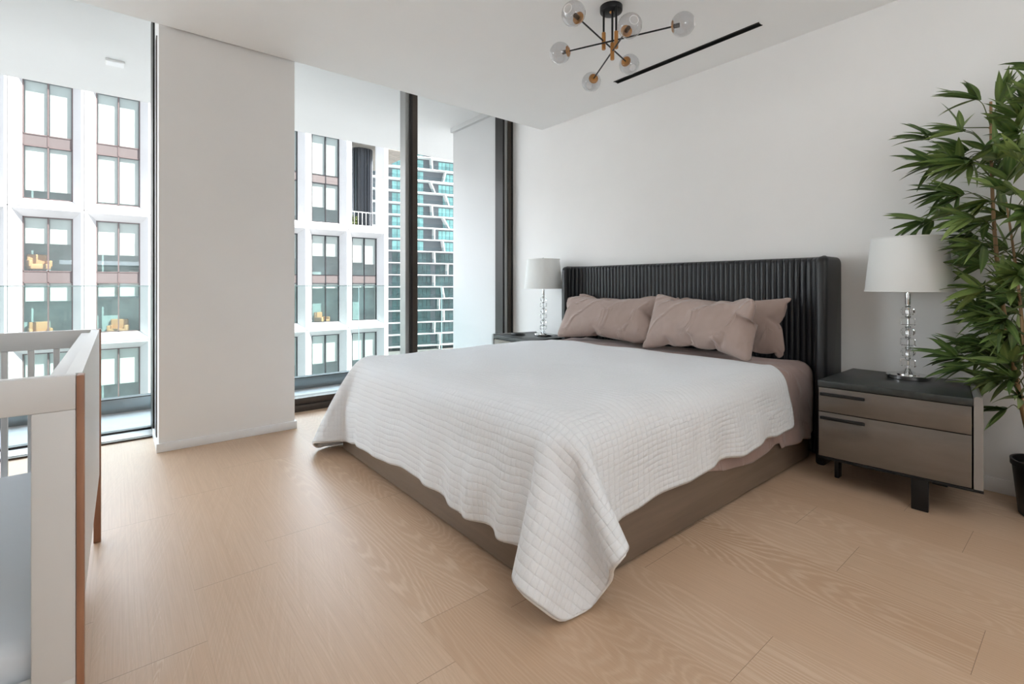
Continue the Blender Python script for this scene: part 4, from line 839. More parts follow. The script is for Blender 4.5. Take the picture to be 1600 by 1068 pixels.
-1,-1,0,0,1,0,2,-1,1,1,0,0,0,1,0,0,-1,-1,-1,1,0,1,-1,0,0,1,0,-2,-1,0,0,1,0,0,-1,1,-1,0,0,-1,0,0,1,0,0,0,0,-1,0,0,0,1,0,0,-1,0,0,1,1,0,1,-1,1,0,1,0,0,
-1,0,0,1,-1,0,-1,0,0,0,0,0,0,0,-1,0,0,0,0,1,0,0,0,0,0,0,0,0,0,-1,1,-1,1,-1,0,1,1,0,-1,-1,0,1,0,1,1,0,0,0,0,0,0,1,0,-1,-1,-1,0,0,0,0,0,0,-1,0,0,0,0,0,
-1,1,0,0,-1,0,0,1,0,1,-1,-1,-1,0,1,1,0,-1,0,0,1,0,0,-1,0,0,0,-1,0,0,0,0,0,0,0,1,0,0,-1,1,1,0,0,-1,0,0,0,0,0,0,0,0,0,0,0,0,0,0,34,-2,2,0,0,0,0,1,0,0,0,
0,0,1,0,0,0,0,0,0,0,0,-1,0,0,0,0,0,1,0,0,1,-1,1,0,-1,-1,0,0,0,0,-1,0,0,0,1,0,0,-1,0,-1,0,0,-1,0,1,1,0,0,-1,0,0,2,0,0,-1,0,0,0,0,-1,2,1,0,0,-1,0,0,1,0,
1,-1,0,0,0,0,-1,0,1,1,0,0,-2,0,0,0,0,-1,0,1,0,-1,-1,0,0,1,0,-1,-1,0,1,1,0,0,-1,1,1,1,0,0,-1,0,1,0,-1,0,0,0,0,0,0,0,0,0,0,0,0,0,1,1,0,-1,0,-1,1,0,-1,
-1,-1,1,1,0,-1,-1,0,0,1,0,0,-1,0,1,1,0,0,-1,1,1,0,0,-1,1,-1,0,-1,0,1,1,0,0,-1,0,0,0,0,-1,1,0,0,-1,0,0,1,0,0,-1,0,0,0,0,0,0,0,-1,0,0,0,0,-1,0,1,1,0,-1,
-1,0,1,0,0,-1,0,0,1,0,1,-1,0,0,1,0,0,-1,0,0,0,0,0,0,0,0,0,0,0,1,0,0,-1,0,-1,1,0,0,-1,0,0,34,-5,2,0,1,0,0,0,0,0,2,0,0,1,0,0,0,0,0,1,0,0,-1,0,0,1,0,0,0,
-1,1,0,1,-1,1,-1,0,1,0,0,0,0,1,0,-1,-1,0,0,0,0,-1,1,0,0,-1,-1,-1,1,0,1,-1,0,-1,1,0,2,-1,0,-1,0,0,0,0,0,3,0,0,-1,0,1,0,0,0,0,1,0,1,-1,-1,-1,1,0,0,-1,0,
-2,0,0,0,0,0,0,0,0,-1,0,1,0,0,0,-1,0,0,1,0,-1,1,0,0,-1,0,0,0,1,0,2,-1,0,1,1,1,0,-1,0,0,1,0,-1,-1,-1,0,0,0,0,0,0,-1,0,0,-1,0,0,1,0,0,-1,0,1,1,0,0,-1,0,
0,0,0,-1,1,1,0,0,-1,0,1,1,0,0,-1,0,0,0,0,1,1,0,0,-1,0,-1,1,0,0,-1,1,0,1,0,-1,-1,0,0,1,-1,0,-1,0,-1,1,0,1,-1,-1,0,1,0,0,-1,0,0,0,0,0,0,0,0,0,0,0,0,0,0,
0,0,-1,1,0,0,-1,0,0,1,0,0,-1,0,0,0,0,1,0,-1,0,0,1,0,34,-5,2,0,0,0,0,0,0,0,0,0,0,1,0,0,2,0,0,1,0,0,0,0,0,0,0,1,1,0,-1,1,-1,0,0,0,0,0,0,1,0,1,-1,0,-1,0,
0,-1,1,0,0,-1,0,0,1,0,-1,-1,0,-1,0,0,1,0,0,0,0,0,1,1,1,0,-1,0,-1,1,0,3,-1,-1,-1,1,0,0,-1,0,0,0,0,1,0,0,-1,0,0,0,1,1,-2,-1,0,1,1,0,-1,-1,-1,-1,1,0,0,
-1,0,0,1,0,0,-1,0,1,1,1,0,-1,0,0,1,0,2,-1,-1,0,0,0,0,0,0,1,0,0,-1,1,0,0,-1,0,0,1,1,-1,-1,0,-1,1,0,0,-1,-1,-2,0,0,0,0,0,0,1,0,0,-1,0,2,0,0,-1,0,1,0,0,
0,2,1,0,0,-1,0,0,1,0,1,-1,0,-1,0,-1,0,0,0,0,0,0,0,0,0,-1,0,0,0,0,0,0,0,0,-1,0,0,0,0,-1,0,1,0,0,-1,0,0,1,0,0,-1,0,0,1,0,1,-1,0,0,0,1,0,0,-1,0,0,0,0,1,
0,0,-1,0,0,1,0,0,33,-5,2,0,0,0,1,0,0,0,0,0,0,1,0,0,0,0,0,1,0,0,2,0,1,1,1,-1,0,-1,0,1,0,0,0,0,1,0,0,-1,0,-1,0,0,0,1,0,0,-1,0,0,0,0,-1,0,0,0,0,0,-1,1,1,
0,-1,0,0,1,0,0,-1,-1,0,0,0,1,0,0,0,0,0,2,0,0,0,0,1,-1,1,0,0,-1,0,0,1,0,0,-1,-1,0,0,0,-2,0,0,0,0,0,0,0,0,-1,0,1,0,0,0,0,0,0,1,0,-1,0,0,0,0,0,0,0,0,0,2,
1,0,0,-1,0,0,1,1,1,-1,0,0,0,0,-1,0,-1,-1,0,0,-1,0,0,0,0,0,0,1,0,-1,-1,0,0,0,1,0,0,0,-1,1,0,2,-1,-1,0,1,0,0,-1,0,1,0,0,1,0,0,-1,0,0,1,1,0,0,-1,0,0,1,0,
-1,-1,0,-1,1,-1,0,-1,1,-1,1,0,1,-1,-1,0,1,0,0,-1,0,0,0,0,0,0,0,0,0,0,0,0,0,0,0,1,0,1,-1,0,-1,1,0,0,-1,0,0,0,-1,0,0,0,0,0,0,35,1,2,0,-1,0,-1,0,0,0,0,0,
0,-2,0,0,1,0,0,0,0,1,0,0,-1,0,-1,0,2,0,1,0,0,0,0,1,-1,-1,0,0,1,-1,1,0,1,-1,0,-1,0,0,-1,1,0,0,-1,1,0,1,0,0,-1,-1,-1,0,0,-1,0,0,1,0,0,1,1,0,-1,-1,1,0,1,
0,1,-1,0,1,0,-1,1,0,0,-1,0,0,1,0,0,-1,0,0,0,1,0,-1,-1,1,-1,1,0,0,-1,0,0,1,-1,-1,-1,0,-1,1,0,0,-1,0,2,1,0,0,-1,1,0,0,0,0,0,0,2,0,0,0,0,-1,0,0,0,0,1,0,
1,-1,0,-1,1,0,-1,-1,1,-1,1,0,0,-1,0,-1,0,0,-1,0,-1,0,0,0,1,0,0,-1,0,0,1,0,0,0,0,0,1,1,0,2,-1,0,0,1,0,0,-1,0,-1,1,1,0,-1,-1,0,1,0,0,-1,0,-1,1,0,0,-1,
-1,0,0,0,0,0,0,0,0,0,0,1,0,-1,-1,0,0,1,0,0,-1,0,0,0,0,0,0,0,0,0,-1,0,1,1,0,-1,0,1,1,0,0,-1,-1,0,33,8,1,0,-1,0,1,-2,0,0,-1,0,0,0,0,0,-3,0,1,-1,1,-1,0,
0,0,1,0,1,0,-1,-1,0,0,0,1,-2,0,0,1,1,-1,1,-1,0,1,0,1,0,1,0,0,-1,0,0,0,-1,0,0,0,-1,0,0,0,1,0,-1,-1,1,0,1,0,-1,-1,0,1,0,-1,0,0,0,0,0,0,0,1,0,0,-1,0,1,1,
1,0,-1,0,1,0,0,0,0,0,0,0,-1,-1,0,0,-1,0,0,0,0,0,-1,0,0,0,0,1,0,0,0,-1,0,0,1,0,-1,0,1,0,0,-1,0,1,1,0,1,-1,0,0,1,0,0,-1,1,0,0,0,0,0,0,0,0,-1,-1,0,0,-1,
0,0,0,1,0,0,-1,0,-1,1,0,-1,-1,1,1,1,0,0,-1,0,1,1,0,0,-1,0,-1,1,0,3,-1,0,-1,0,0,1,0,-1,1,0,1,-1,0,-1,-2,0,0,0,0,-1,0,0,0,0,1,0,-1,-1,0,0,1,0,0,-1,0,1,
0,0,0,0,0,0,0,0,0,1,-1,0,-1,0,0,1,1,0,-1,0,0,0,0,0,0,0,0,0,0,0,33,7,2,1,-1,0,-1,-1,0,1,-1,0,0,-1,0,1,-1,0,-1,-1,-1,0,-1,0,0,0,0,0,1,0,0,0,-1,0,0,1,1,
0,-1,-1,1,0,0,0,1,0,-1,1,0,0,0,0,0,0,1,0,0,-1,0,1,1,1,-1,-1,0,-1,0,-1,-1,0,0,1,0,0,-1,1,0,-1,-1,0,0,1,1,1,-1,0,1,0,0,0,0,-1,0,0,0,0,1,0,0,-1,0,0,1,0,
0,-1,0,0,1,1,0,-1,0,0,1,0,-1,-1,-1,0,1,0,0,-1,0,0,1,0,0,-1,0,0,0,0,0,0,1,1,0,0,0,0,0,0,0,-1,0,1,0,1,-1,0,0,1,0,0,-1,0,-2,1,1,0,-1,0,0,0,0,-1,0,0,0,0,
-1,-1,0,0,1,1,0,0,-1,0,0,0,0,1,0,0,0,0,0,2,1,1,0,-1,0,-1,1,0,0,-1,0,0,1,-1,-1,-1,0,-1,1,-1,0,-1,0,0,0,0,0,0,0,0,0,0,0,1,0,0,-1,0,0,1,0,0,-1,0,0,0,0,0,
0,0,0,0,0,0,1,0,0,-1,0,0,1,0,0,35,1,1,-1,0,0,1,0,0,-1,-1,0,0,-1,0,0,1,0,0,0,0,0,0,0,1,0,0,-1,1,0,0,1,-1,1,-1,0,-1,1,0,0,-1,1,0,0,-1,1,0,2,-1,0,0,0,1,
0,0,0,0,0,0,0,0,-1,0,0,0,0,1,0,-1,-1,0,-1,1,1,1,-1,0,0,0,0,-1,0,-1,0,0,0,0,1,0,1,-1,0,-1,1,0,0,-1,1,2,0,0,0,0,0,0,0,0,0,0,-1,-1,0,0,0,0,0,0,0,0,-1,0,
0,-1,0,1,1,0,0,-1,0,0,1,1,0,0,-1,-1,-1,1,0,2,-1,0,0,0,0,0,0,0,0,0,1,0,0,0,0,0,0,1,0,-1,-1,0,0,-1,1,0,0,-1,0,-1,1,0,0,-1,1,0,0,0,0,0,0,1,1,0,-1,-1,0,0,
1,0,1,-1,-1,1,1,0,1,-1,0,-1,0,0,-1,0,0,0,1,-1,0,-1,0,-2,0,0,1,1,0,0,-1,0,0,1,0,0,-1,1,0,0,-1,0,0,0,0,0,0,0,1,0,0,-1,0,0,1,0,-1,-1,0,0,0,0,0,0,0,0,34,
-4,1,0,0,0,0,0,0,0,0,0,0,0,0,0,1,0,0,1,0,1,2,0,-1,1,0,0,-1,0,1,1,0,-1,1,-1,0,-1,0,0,0,0,1,1,0,-1,0,0,0,0,2,1,-1,0,-1,0,0,1,0,0,-1,0,0,0,1,0,0,0,0,0,0,
-1,0,-1,-1,0,0,0,1,0,0,-1,0,-1,1,0,0,-1,1,0,0,0,2,0,0,0,0,-1,-1,1,0,1,-1,0,1,1,0,0,-1,0,0,1,0,-1,-1,1,0,1,0,0,-1,0,0,1,-1,-2,-1,0,1,1,0,0,-1,0,0,0,0,
0,0,0,0,0,1,1,1,0,0,-1,0,0,1,-1,0,-1,0,0,1,0,0,-1,0,0,1,0,-1,-1,1,0,1,0,0,-1,0,-1,1,-1,-1,-1,0,1,1,0,-1,-1,0,2,0,1,0,0,0,0,0,0,1,0,0,0,0,0,0,1,0,0,-1,
-1,-2,0,0,0,0,-1,0,1,0,0,-1,0,0,0,0,0,0,0,0,0,0,0,1,1,0,-1,-1,0,0,0,-1,0,0,0,0,0,0,0,0,1,0,0,0,1,0,0,-1,1,0,33,-6,1,1,0,0,-1,0,0,1,1,0,0,1,0,0,0,0,0,
3,0,0,2,0,0,0,-1,1,0,0,-1,0,0,0,0,0,1,1,-1,0,0,0,-1,-1,1,0,0,-1,1,0,0,-1,1,2,0,0,0,0,0,0,0,0,1,1,-1,1,-1,0,-1,1,0,0,-1,0,-2,1,1,0,-1,0,0,0,0,0,0,0,-1,
0,-1,0,1,0,0,-1,0,1,1,0,0,-1,0,1,0,1,0,0,0,1,0,0,0,0,0,0,0,-1,0,0,0,0,0,0,-1,0,0,0,0,0,-1,0,1,0,0,0,0,1,0,0,-1,0,-1,1,-1,1,-1,0,1,0,0,0,0,0,0,0,1,1,0,
0,0,0,0,0,0,0,-1,0,-1,-1,0,0,0,0,0,0,0,0,0,0,1,-1,0,0,0,0,0,0,1,-1,0,-1,0,0,1,0,0,-1,0,2,1,1,0,-1,0,-1,1,0,1,-1,-2,-2,1,1,1,-1,-1,-1,0,0,0,1,0,0,-1,0,
0,0,0,-1,0,0,0,0,0,0,1,0,1,-1,0,0,1,1,0,-1,0,0,0,1,0,0,0,0,0,-1,0,34,-6,1,0,1,0,0,0,0,0,0,0,0,2,0,0,2,0,1,1,0,-1,1,-1,1,0,1,-1,1,-1,0,0,0,0,0,-1,0,0,
0,0,0,-1,0,0,1,0,0,1,0,0,0,0,-1,0,1,0,2,-1,0,0,0,0,0,0,0,0,0,1,1,0,0,-1,0,0,0,0,-1,-2,0,0,0,1,0,0,-1,0,-1,0,0,0,0,0,0,0,1,0,0,0,1,0,0,-1,1,-1,1,-1,0,
2,1,0,0,-1,0,0,1,0,1,-1,0,-1,1,1,1,-1,0,-1,1,0,-1,-1,-1,-1,1,0,0,-1,0,-1,0,0,1,0,0,-1,0,1,0,1,0,1,-1,0,1,1,-1,-1,-1,0,1,1,0,0,-1,0,1,1,0,0,-1,1,0,1,0,
0,-1,0,-1,1,-1,-1,-1,0,0,1,0,0,-1,0,1,0,1,-1,0,0,0,1,0,-1,-1,-1,0,1,0,1,-1,0,-1,0,0,0,0,-1,-1,0,0,1,1,0,-1,-1,0,0,0,0,0,1,0,1,-1,0,0,0,0,0,0,1,0,0,0,
0,0,0,0,0,1,0,1,0,0,-1,1,0,1,1,0,34,-4,1,0,-1,0,0,1,0,0,2,0,1,1,0,-1,2,-1,0,1,0,0,0,0,0,0,0,0,-1,1,0,0,-1,1,0,0,-1,0,-1,0,0,-1,0,0,0,1,0,1,-1,1,0,0,0,
1,0,0,1,0,0,1,1,0,0,-1,0,0,1,-1,0,-1,0,1,1,0,-1,-1,0,0,0,0,-1,0,1,-1,0,0,0,1,0,-2,-1,0,0,1,-1,1,-1,0,1,1,0,0,-1,0,0,0,0,0,0,1,2,0,0,0,0,0,0,0,0,1,0,
-1,-1,0,0,1,0,0,-1,0,0,-1,0,0,0,0,1,0,1,0,-2,-1,0,0,1,-1,0,-1,0,1,0,0,0,0,0,0,0,0,1,0,1,1,0,0,0,0,0,0,0,-1,0,0,0,0,0,0,0,0,0,0,0,1,-1,0,0,-1,0,0,0,1,
-1,0,-1,0,0,0,0,0,0,0,-1,0,0,0,0,0,0,1,0,0,-1,0,0,0,-1,-1,0,0,1,0,1,0,1,-1,0,-1,0,0,0,0,0,1,0,0,-1,0,0,1,1,0,-1,0,0,0,0,-1,0,0,0,0,0,0,0,0,0,34,-4,1,
0,1,0,1,1,0,-1,1,0,0,2,-1,0,2,1,0,0,-1,1,-2,1,-1,0,-1,0,0,0,0,0,1,0,1,-2,0,0,-1,0,0,0,1,0,0,-1,0,1,0,-1,1,1,0,0,-1,0,-1,1,0,2,-1,0,1,0,0,0,0,0,0,0,1,
0,0,0,0,0,0,0,1,0,-1,-1,-1,-1,1,0,0,-1,0,0,0,0,-1,0,0,0,0,0,-1,0,1,2,0,0,0,1,0,0,-1,-1,0,1,0,2,-1,0,0,1,0,0,-1,0,1,1,0,-1,-1,0,0,1,1,0,-1,0,-2,0,-1,0,
0,0,1,0,0,-1,0,0,0,0,0,-1,1,1,1,-1,0,1,1,0,-1,-1,-1,1,1,0,1,-1,0,0,1,0,0,-1,0,0,1,1,0,-1,0,0,1,-1,0,-1,0,-1,1,0,-1,-1,0,0,1,0,0,-1,1,-1,1,0,1,-1,0,-1,
1,0,0,-1,-2,0,0,0,0,1,1,0,-1,-1,0,0,0,0,0,0,0,0,0,0,1,0,-1,-1,0,0,0,0,0,0,0,0,0,0,0,1,0,1,-1,-1,0,1,0,0,-1,0,0,34,-3,1,0,1,0,0,1,-1,1,2,0,-1,2,0,1,0,
0,-1,-1,0,0,0,0,0,0,1,1,-1,0,0,0,0,-1,0,0,0,0,-1,1,0,-1,-1,1,0,0,0,-1,1,0,0,-1,0,0,0,0,1,0,0,0,0,0,0,1,0,1,-1,0,0,1,-1,0,-1,0,1,1,0,0,-1,0,0,0,0,-1,0,
0,0,0,0,0,1,1,-1,-1,0,-1,1,0,1,-1,-1,-1,1,0,2,-1,0,-1,0,0,1,0,0,1,0,0,1,0,1,-1,0,0,0,0,0,1,0,0,0,0,-1,0,0,0,-1,1,0,-1,-1,0,0,1,0,0,-1,1,-1,1,0,0,-1,
-1,0,0,0,0,0,0,1,0,0,0,0,0,1,0,1,1,0,0,0,0,0,0,0,-1,0,0,0,0,0,0,0,0,0,-1,0,0,-1,0,1,1,0,0,-1,0,-1,0,0,0,-1,1,0,1,-1,0,-1,0,0,-1,1,-1,0,-1,0,1,0,0,-1,
1,0,0,-1,0,0,0,0,0,0,0,1,0,0,0,1,-1,0,-1,0,0,0,-1,0,0,0,0,0,0,0,0,-1,0,0,-1,0,35,-3,0,-1,2,0,0,2,1,0,2,-1,0,1,1,0,-1,-1,0,-1,1,0,0,0,0,-1,-1,0,0,1,0,
0,0,0,0,0,1,1,-2,-1,0,1,0,-1,-1,0,0,0,0,0,0,0,0,0,1,0,0,-1,0,-1,1,0,1,-1,0,1,0,0,0,0,0,0,0,1,1,0,0,0,0,0,-1,1,0,1,-1,0,-2,1,0,1,-1,-1,0,0,0,-1,0,0,-1,
0,0,1,0,0,-1,0,0,2,1,1,-1,-1,0,0,1,0,1,-1,-1,2,1,0,-1,-1,0,0,1,0,1,-1,0,-1,1,0,1,-1,1,-1,0,0,-2,0,0,0,0,-1,0,0,0,-1,0,0,0,1,0,0,-1,0,2,1,1,-1,-1,0,0,
1,-1,2,-1,0,1,1,0,0,-1,0,0,1,0,0,-1,0,0,1,1,1,-1,0,-1,1,-1,-2,-1,0,0,1,0,0,-1,0,0,0,-1,-2,0,0,1,1,1,0,-1,-1,0,0,0,-1,1,0,1,-1,0,0,0,0,0,1,0,0,-1,0,0,
0,0,0,0,0,0,0,-1,-1,1,0,0,-1,-1,0,0,0,0,0,0,0,0,0,0,34,-2,1,1,2,0,-1,2,0,0,1,0,0,0,-1,0,-1,0,0,0,0,0,-1,0,1,1,1,-1,0,-1,0,-1,0,0,1,0,0,-1,1,0,0,-1,0,
0,0,1,0,-2,-1,1,1,0,0,-1,0,0,0,0,0,1,0,0,0,0,0,0,1,0,1,-1,0,0,1,-1,0,-1,0,0,1,0,1,-1,0,-1,0,0,1,0,0,-2,0,0,0,1,0,1,-1,1,-1,1,0,-1,-1,0,0,1,0,0,-1,-1,
2,0,0,0,0,0,0,0,0,1,0,0,1,0,0,-1,0,1,0,0,0,1,0,0,-1,0,-1,0,1,0,-1,-1,0,0,1,0,-1,-1,0,1,0,1,-2,0,0,1,0,0,-1,0,-1,2,0,0,0,0,0,0,0,0,1,0,0,1,0,1,0,0,0,0,
0,0,0,0,-1,0,0,0,0,0,0,-1,1,0,-1,-1,0,0,1,0,-1,-1,0,0,1,0,-1,-1,-1,1,0,1,0,1,-1,0,-1,1,0,0,-1,-1,1,0,0,-1,0,0,0,0,0,1,0,0,-1,0,0,0,0,1,0,0,0,0,0,0,1,
0,0,-1,0,0,0,0,0,34,-1,2,0,1,-1,1,2,-1,-1,0,0,1,0,0,-1,0,1,1,-1,0,-1,1,0,0,0,-1,0,-1,1,0,0,0,1,0,0,-1,1,-1,0,0,0,1,0,0,-1,0,0,0,-1,-2,1,0,1,-1,0,0,1,
0,0,-1,0,0,1,0,-1,-1,0,1,1,0,1,-1,0,0,0,0,0,0,1,1,0,0,0,1,0,0,-1,0,0,1,0,-1,-1,0,-1,0,-1,0,0,0,0,0,0,0,0,0,0,0,0,-1,1,0,1,-1,0,0,1,1,0,-1,0,2,1,0,1,
-1,-1,0,1,0,-1,-1,0,1,0,0,0,0,0,0,0,0,-2,0,1,0,0,0,-1,1,-1,0,-1,0,-1,1,0,0,-1,0,1,1,0,1,-1,0,-1,1,1,1,-1,0,2,1,-1,0,-1,0,0,1,0,0,-1,0,0,1,0,0,-1,0,0,
0,1,-1,0,0,-2,0,-1,0,0,0,0,0,-1,0,0,1,-1,0,0,0,0,-1,0,0,0,0,0,0,1,0,0,0,0,0,0,1,0,0,-1,0,0,0,1,0,1,0,0,-1,1,0,0,0,0,0,1,-1,0,0,0,1,0,0,35,-2,1,-1,3,0,
0,1,0,0,1,0,0,-1,0,0,0,-1,0,0,0,0,-1,0,0,0,1,0,0,0,0,1,0,0,-1,-1,0,0,1,0,0,0,0,0,0,0,0,0,1,0,0,-1,0,-2,0,0,0,0,0,0,0,0,-2,0,1,1,0,0,0,0,0,0,0,0,0,1,0,
1,-1,-1,-1,1,0,2,-1,0,0,0,0,0,0,0,0,0,0,0,1,0,0,-1,0,0,0,1,-1,0,0,-1,0,0,1,0,0,0,0,0,-1,0,-1,0,0,0,1,0,0,1,0,0,-1,0,0,1,0,1,0,1,0,0,-1,0,0,1,0,0,-1,
-1,0,1,0,0,-1,0,0,0,0,-1,0,0,0,0,1,-1,0,0,0,0,0,2,0,-1,-1,0,0,0,0,0,3,0,0,0,0,0,-1,1,1,0,-1,0,1,1,0,0,-1,-1,-1,1,0,0,-1,0,-2,1,0,0,-1,0,-1,0,-1,1,1,0,
0,-1,0,0,0,0,0,1,0,0,-1,1,0,0,-1,-1,0,0,0,0,1,0,0,1,0,0,1,0,0,0,0,0,1,0,0,0,1,0,1,0,-1,1,0,34,-1,2,1,1,-1,-1,1,0,1,0,-1,-1,1,0,1,-1,1,-1,0,0,1,0,0,-1,
0,0,0,0,0,1,0,-1,-1,1,1,0,-1,0,1,0,0,-1,1,0,0,0,0,0,0,0,0,0,-1,1,0,-1,-1,0,0,1,0,0,-1,-1,-2,0,0,0,0,0,1,0,0,0,0,0,0,0,0,1,0,0,-1,0,0,2,1,0,0,-1,1,0,0,
0,1,0,0,0,0,0,-1,1,-1,0,-1,0,-1,1,0,0,-1,0,-1,1,0,1,-1,0,0,1,0,-1,-1,0,0,1,1,2,-1,0,-1,1,-1,0,-1,0,1,1,0,1,-1,0,0,0,0,-1,0,0,-1,0,1,0,1,0,1,-1,0,-2,1,
-1,1,-1,0,0,1,0,0,-1,0,0,1,0,0,-1,1,-1,1,0,2,-1,0,0,0,-1,1,0,0,-1,0,0,0,0,0,1,0,0,-1,1,1,0,-1,-1,-1,0,-1,0,1,1,-1,-1,-1,0,0,0,0,1,0,0,-1,0,0,0,0,0,1,
1,1,-1,0,0,0,0,0,1,0,0,-1,1,0,0,1,0,1,0,0,-1,1,0,0,0,0,0,0,0,35,-2,2,-1,2,-1,1,1,-1,-1,1,1,0,-1,0,0,1,0,0,0,0,0,0,0,0,-1,-1,1,0,0,-1,0,1,0,0,-2,0,1,1,
0,0,0,0,-1,0,1,0,1,-1,0,0,1,0,0,-1,0,-1,0,0,-1,0,0,0,0,0,0,1,0,-1,-1,0,-1,1,0,1,-1,1,0,1,0,0,-1,0,1,1,0,0,-1,0,1,0,-1,1,1,0,-1,-1,0,0,1,0,0,-1,0,0,1,
0,0,-1,0,-2,0,1,1,0,0,-1,0,0,0,0,0,0,0,0,0,0,-1,0,0,0,2,0,0,-1,0,0,1,0,0,0,0,1,0,1,0,0,-1,0,0,1,-1,0,-1,0,-1,0,0,1,0,0,-2,0,0,0,0,1,0,0,0,1,0,0,0,0,
-1,0,0,0,0,1,0,2,-1,0,-1,1,0,1,-1,1,0,1,0,1,-1,0,-1,0,-1,-1,0,0,-1,1,0,0,-1,0,0,0,0,0,1,-1,0,-1,0,0,0,0,0,1,0,0,-1,0,0,0,0,-1,1,0,0,-1,0,0,0,0,0,0,-1,
0,0,1,0,0,-1,0,0,1,0,1,0,0,34,-3,2,0,2,0,0,1,0,0,1,-1,1,0,0,-1,0,0,0,-1,0,0,0,0,0,1,1,0,1,-1,0,0,-1,0,0,1,1,-1,0,-1,0,0,1,0,0,-1,0,0,0,0,0,0,0,0,0,0,
0,1,1,-2,-1,0,0,0,0,0,0,0,-1,0,0,-1,0,0,0,0,-1,1,0,0,0,0,0,0,0,0,0,0,0,1,1,0,1,-1,0,0,0,0,0,0,0,1,0,1,-1,0,0,0,0,0,0,1,-1,-1,-1,0,0,1,0,-1,-1,0,0,1,0,
0,-1,0,0,1,0,0,-1,0,1,1,1,0,-1,0,0,1,-1,1,-1,0,0,0,0,1,0,0,-1,0,0,0,1,0,0,-1,1,0,1,0,-1,-1,-1,0,1,0,-1,-1,0,0,1,0,1,-1,0,0,0,0,1,0,1,1,0,0,-1,1,-1,1,
-1,0,-1,1,0,1,-1,1,0,1,-1,-1,-1,0,-2,0,-1,1,1,0,-1,-1,0,0,0,0,0,0,0,0,0,0,0,0,-1,0,0,0,1,0,0,0,0,-1,0,0,-1,0,1,0,0,-1,0,0,0,0,0,0,-1,0,0,0,0,34,-3,3,
1,2,-1,-1,1,-1,1,0,0,-1,1,1,0,-1,-1,1,0,0,-1,0,0,0,-1,0,0,2,-1,0,0,0,1,0,0,-1,1,-1,0,0,2,0,0,0,0,0,0,1,0,0,-1,0,1,0,0,-1,0,-1,1,0,0,-2,1,0,-1,-1,0,1,
1,0,-1,-1,0,-1,1,0,0,-1,0,0,1,0,1,-1,0,0,0,0,0,0,1,1,0,0,1,1,0,0,-1,0,0,1,-1,0,-1,0,0,0,0,0,0,0,-1,0,0,-1,0,0,0,0,0,0,0,1,-1,0,0,0,0,0,0,0,0,1,0,-1,
-1,0,0,1,0,0,0,0,0,2,1,0,-1,-1,0,1,0,1,-1,0,0,0,0,-1,0,0,0,0,0,0,-2,0,0,1,0,0,0,0,1,0,0,0,-1,0,0,0,1,-1,1,-1,0,1,0,0,-1,0,1,1,0,0,-1,1,-1,0,-1,0,0,0,
-1,0,1,1,-1,-1,0,1,0,-1,0,0,0,0,1,0,0,-1,0,0,0,0,-1,1,0,0,-1,-1,0,0,-1,0,0,0,0,0,-1,0,0,-1,0,0,0,0,0,-1,0,0,0,0,34,-3,3,0,1,-1,1,2,0,-1,0,0,0,0,-1,1,
0,1,-1,0,0,0,-1,0,1,1,-1,-1,1,0,0,0,-1,0,1,0,0,-1,0,1,0,0,-1,0,2,0,0,0,0,0,-1,0,0,0,1,0,1,-1,0,-1,1,0,0,-1,0,-1,0,0,-1,0,0,1,0,0,-2,0,1,-1,0,0,1,0,0,
0,0,0,1,1,0,0,-1,-1,0,1,0,2,-1,0,0,0,0,0,0,0,1,0,0,0,1,0,-1,-1,0,0,1,1,-1,-1,0,-1,1,0,0,-1,-1,-1,0,0,-1,0,0,0,1,0,0,-1,0,2,0,0,-1,0,0,1,0,1,0,0,0,2,0,
0,-1,1,-1,1,-1,0,0,1,0,0,-1,0,-1,1,0,0,-1,1,-1,1,0,0,-1,-1,-1,1,0,0,-1,0,-1,0,0,0,0,0,1,0,1,1,1,-1,-1,-1,0,1,0,0,0,0,1,0,1,-1,0,-1,0,0,0,-1,-1,0,0,0,
1,0,0,-1,0,0,0,0,0,1,1,1,-1,-1,0,0,0,0,0,0,0,1,-1,0,-1,0,-1,0,-1,0,0,-1,0,0,1,0,0,-1,0,34,-4,3,0,2,0,0,1,-1,0,0,0,1,0,0,-1,1,-1,0,0,0,0,1,0,0,0,1,0,
-1,0,1,2,-2,-1,-1,0,0,1,0,0,0,-1,0,-1,0,1,0,2,-1,0,1,1,1,-1,-1,0,0,0,0,1,0,0,-1,0,0,0,1,0,-1,-1,0,-1,1,0,1,-1,-1,-1,1,0,-1,-1,0,0,1,0,0,-1,0,1,0,0,0,
0,0,0,0,0,2,1,0,0,-1,0,0,1,1,0,-1,0,1,0,0,-1,0,-1,0,0,0,-1,0,0,-1,0,0,0,1,0,-1,-1,0,0,0,0,-1,0,1,0,1,0,2,-1,0,-1,1,-1,1,-1,0,1,1,0,1,-1,0,0,0,0,0,0,0,
-1,0,1,1,0,0,0,0,-1,-1,0,0,-1,0,0,0,0,0,-1,0,0,0,0,0,0,1,1,-1,-1,-1,1,0,0,1,1,0,0,-1,0,0,1,-1,-1,-1,2,1,0,-1,0,0,-1,0,1,0,0,-1,0,0,0,0,-1,1,0,0,-1,0,
0,0,0,0,0,0,0,1,0,0,-1,0,0,0,0,1,0,0,0,0,0,0,1,-1,0,-1,0,0,34,-5,5,0,2,-2,0,1,-1,1,1,-1,-1,1,1,0,-1,0,0,1,0,1,1,0,-1,-1,0,0,1,-1,0,-1,1,0,1,-2,1,0,-1,
-1,0,1,0,1,0,0,0,0,0,0,1,0,-1,0,0,0,0,1,0,0,-1,0,1,1,0,0,-1,0,-1,0,0,-1,0,0,0,0,0,-1,0,0,0,0,0,-1,0,0,0,0,0,0,1,0,1,-1,1,0,0,0,0,0,0,2,0,0,0,0,-1,0,0,
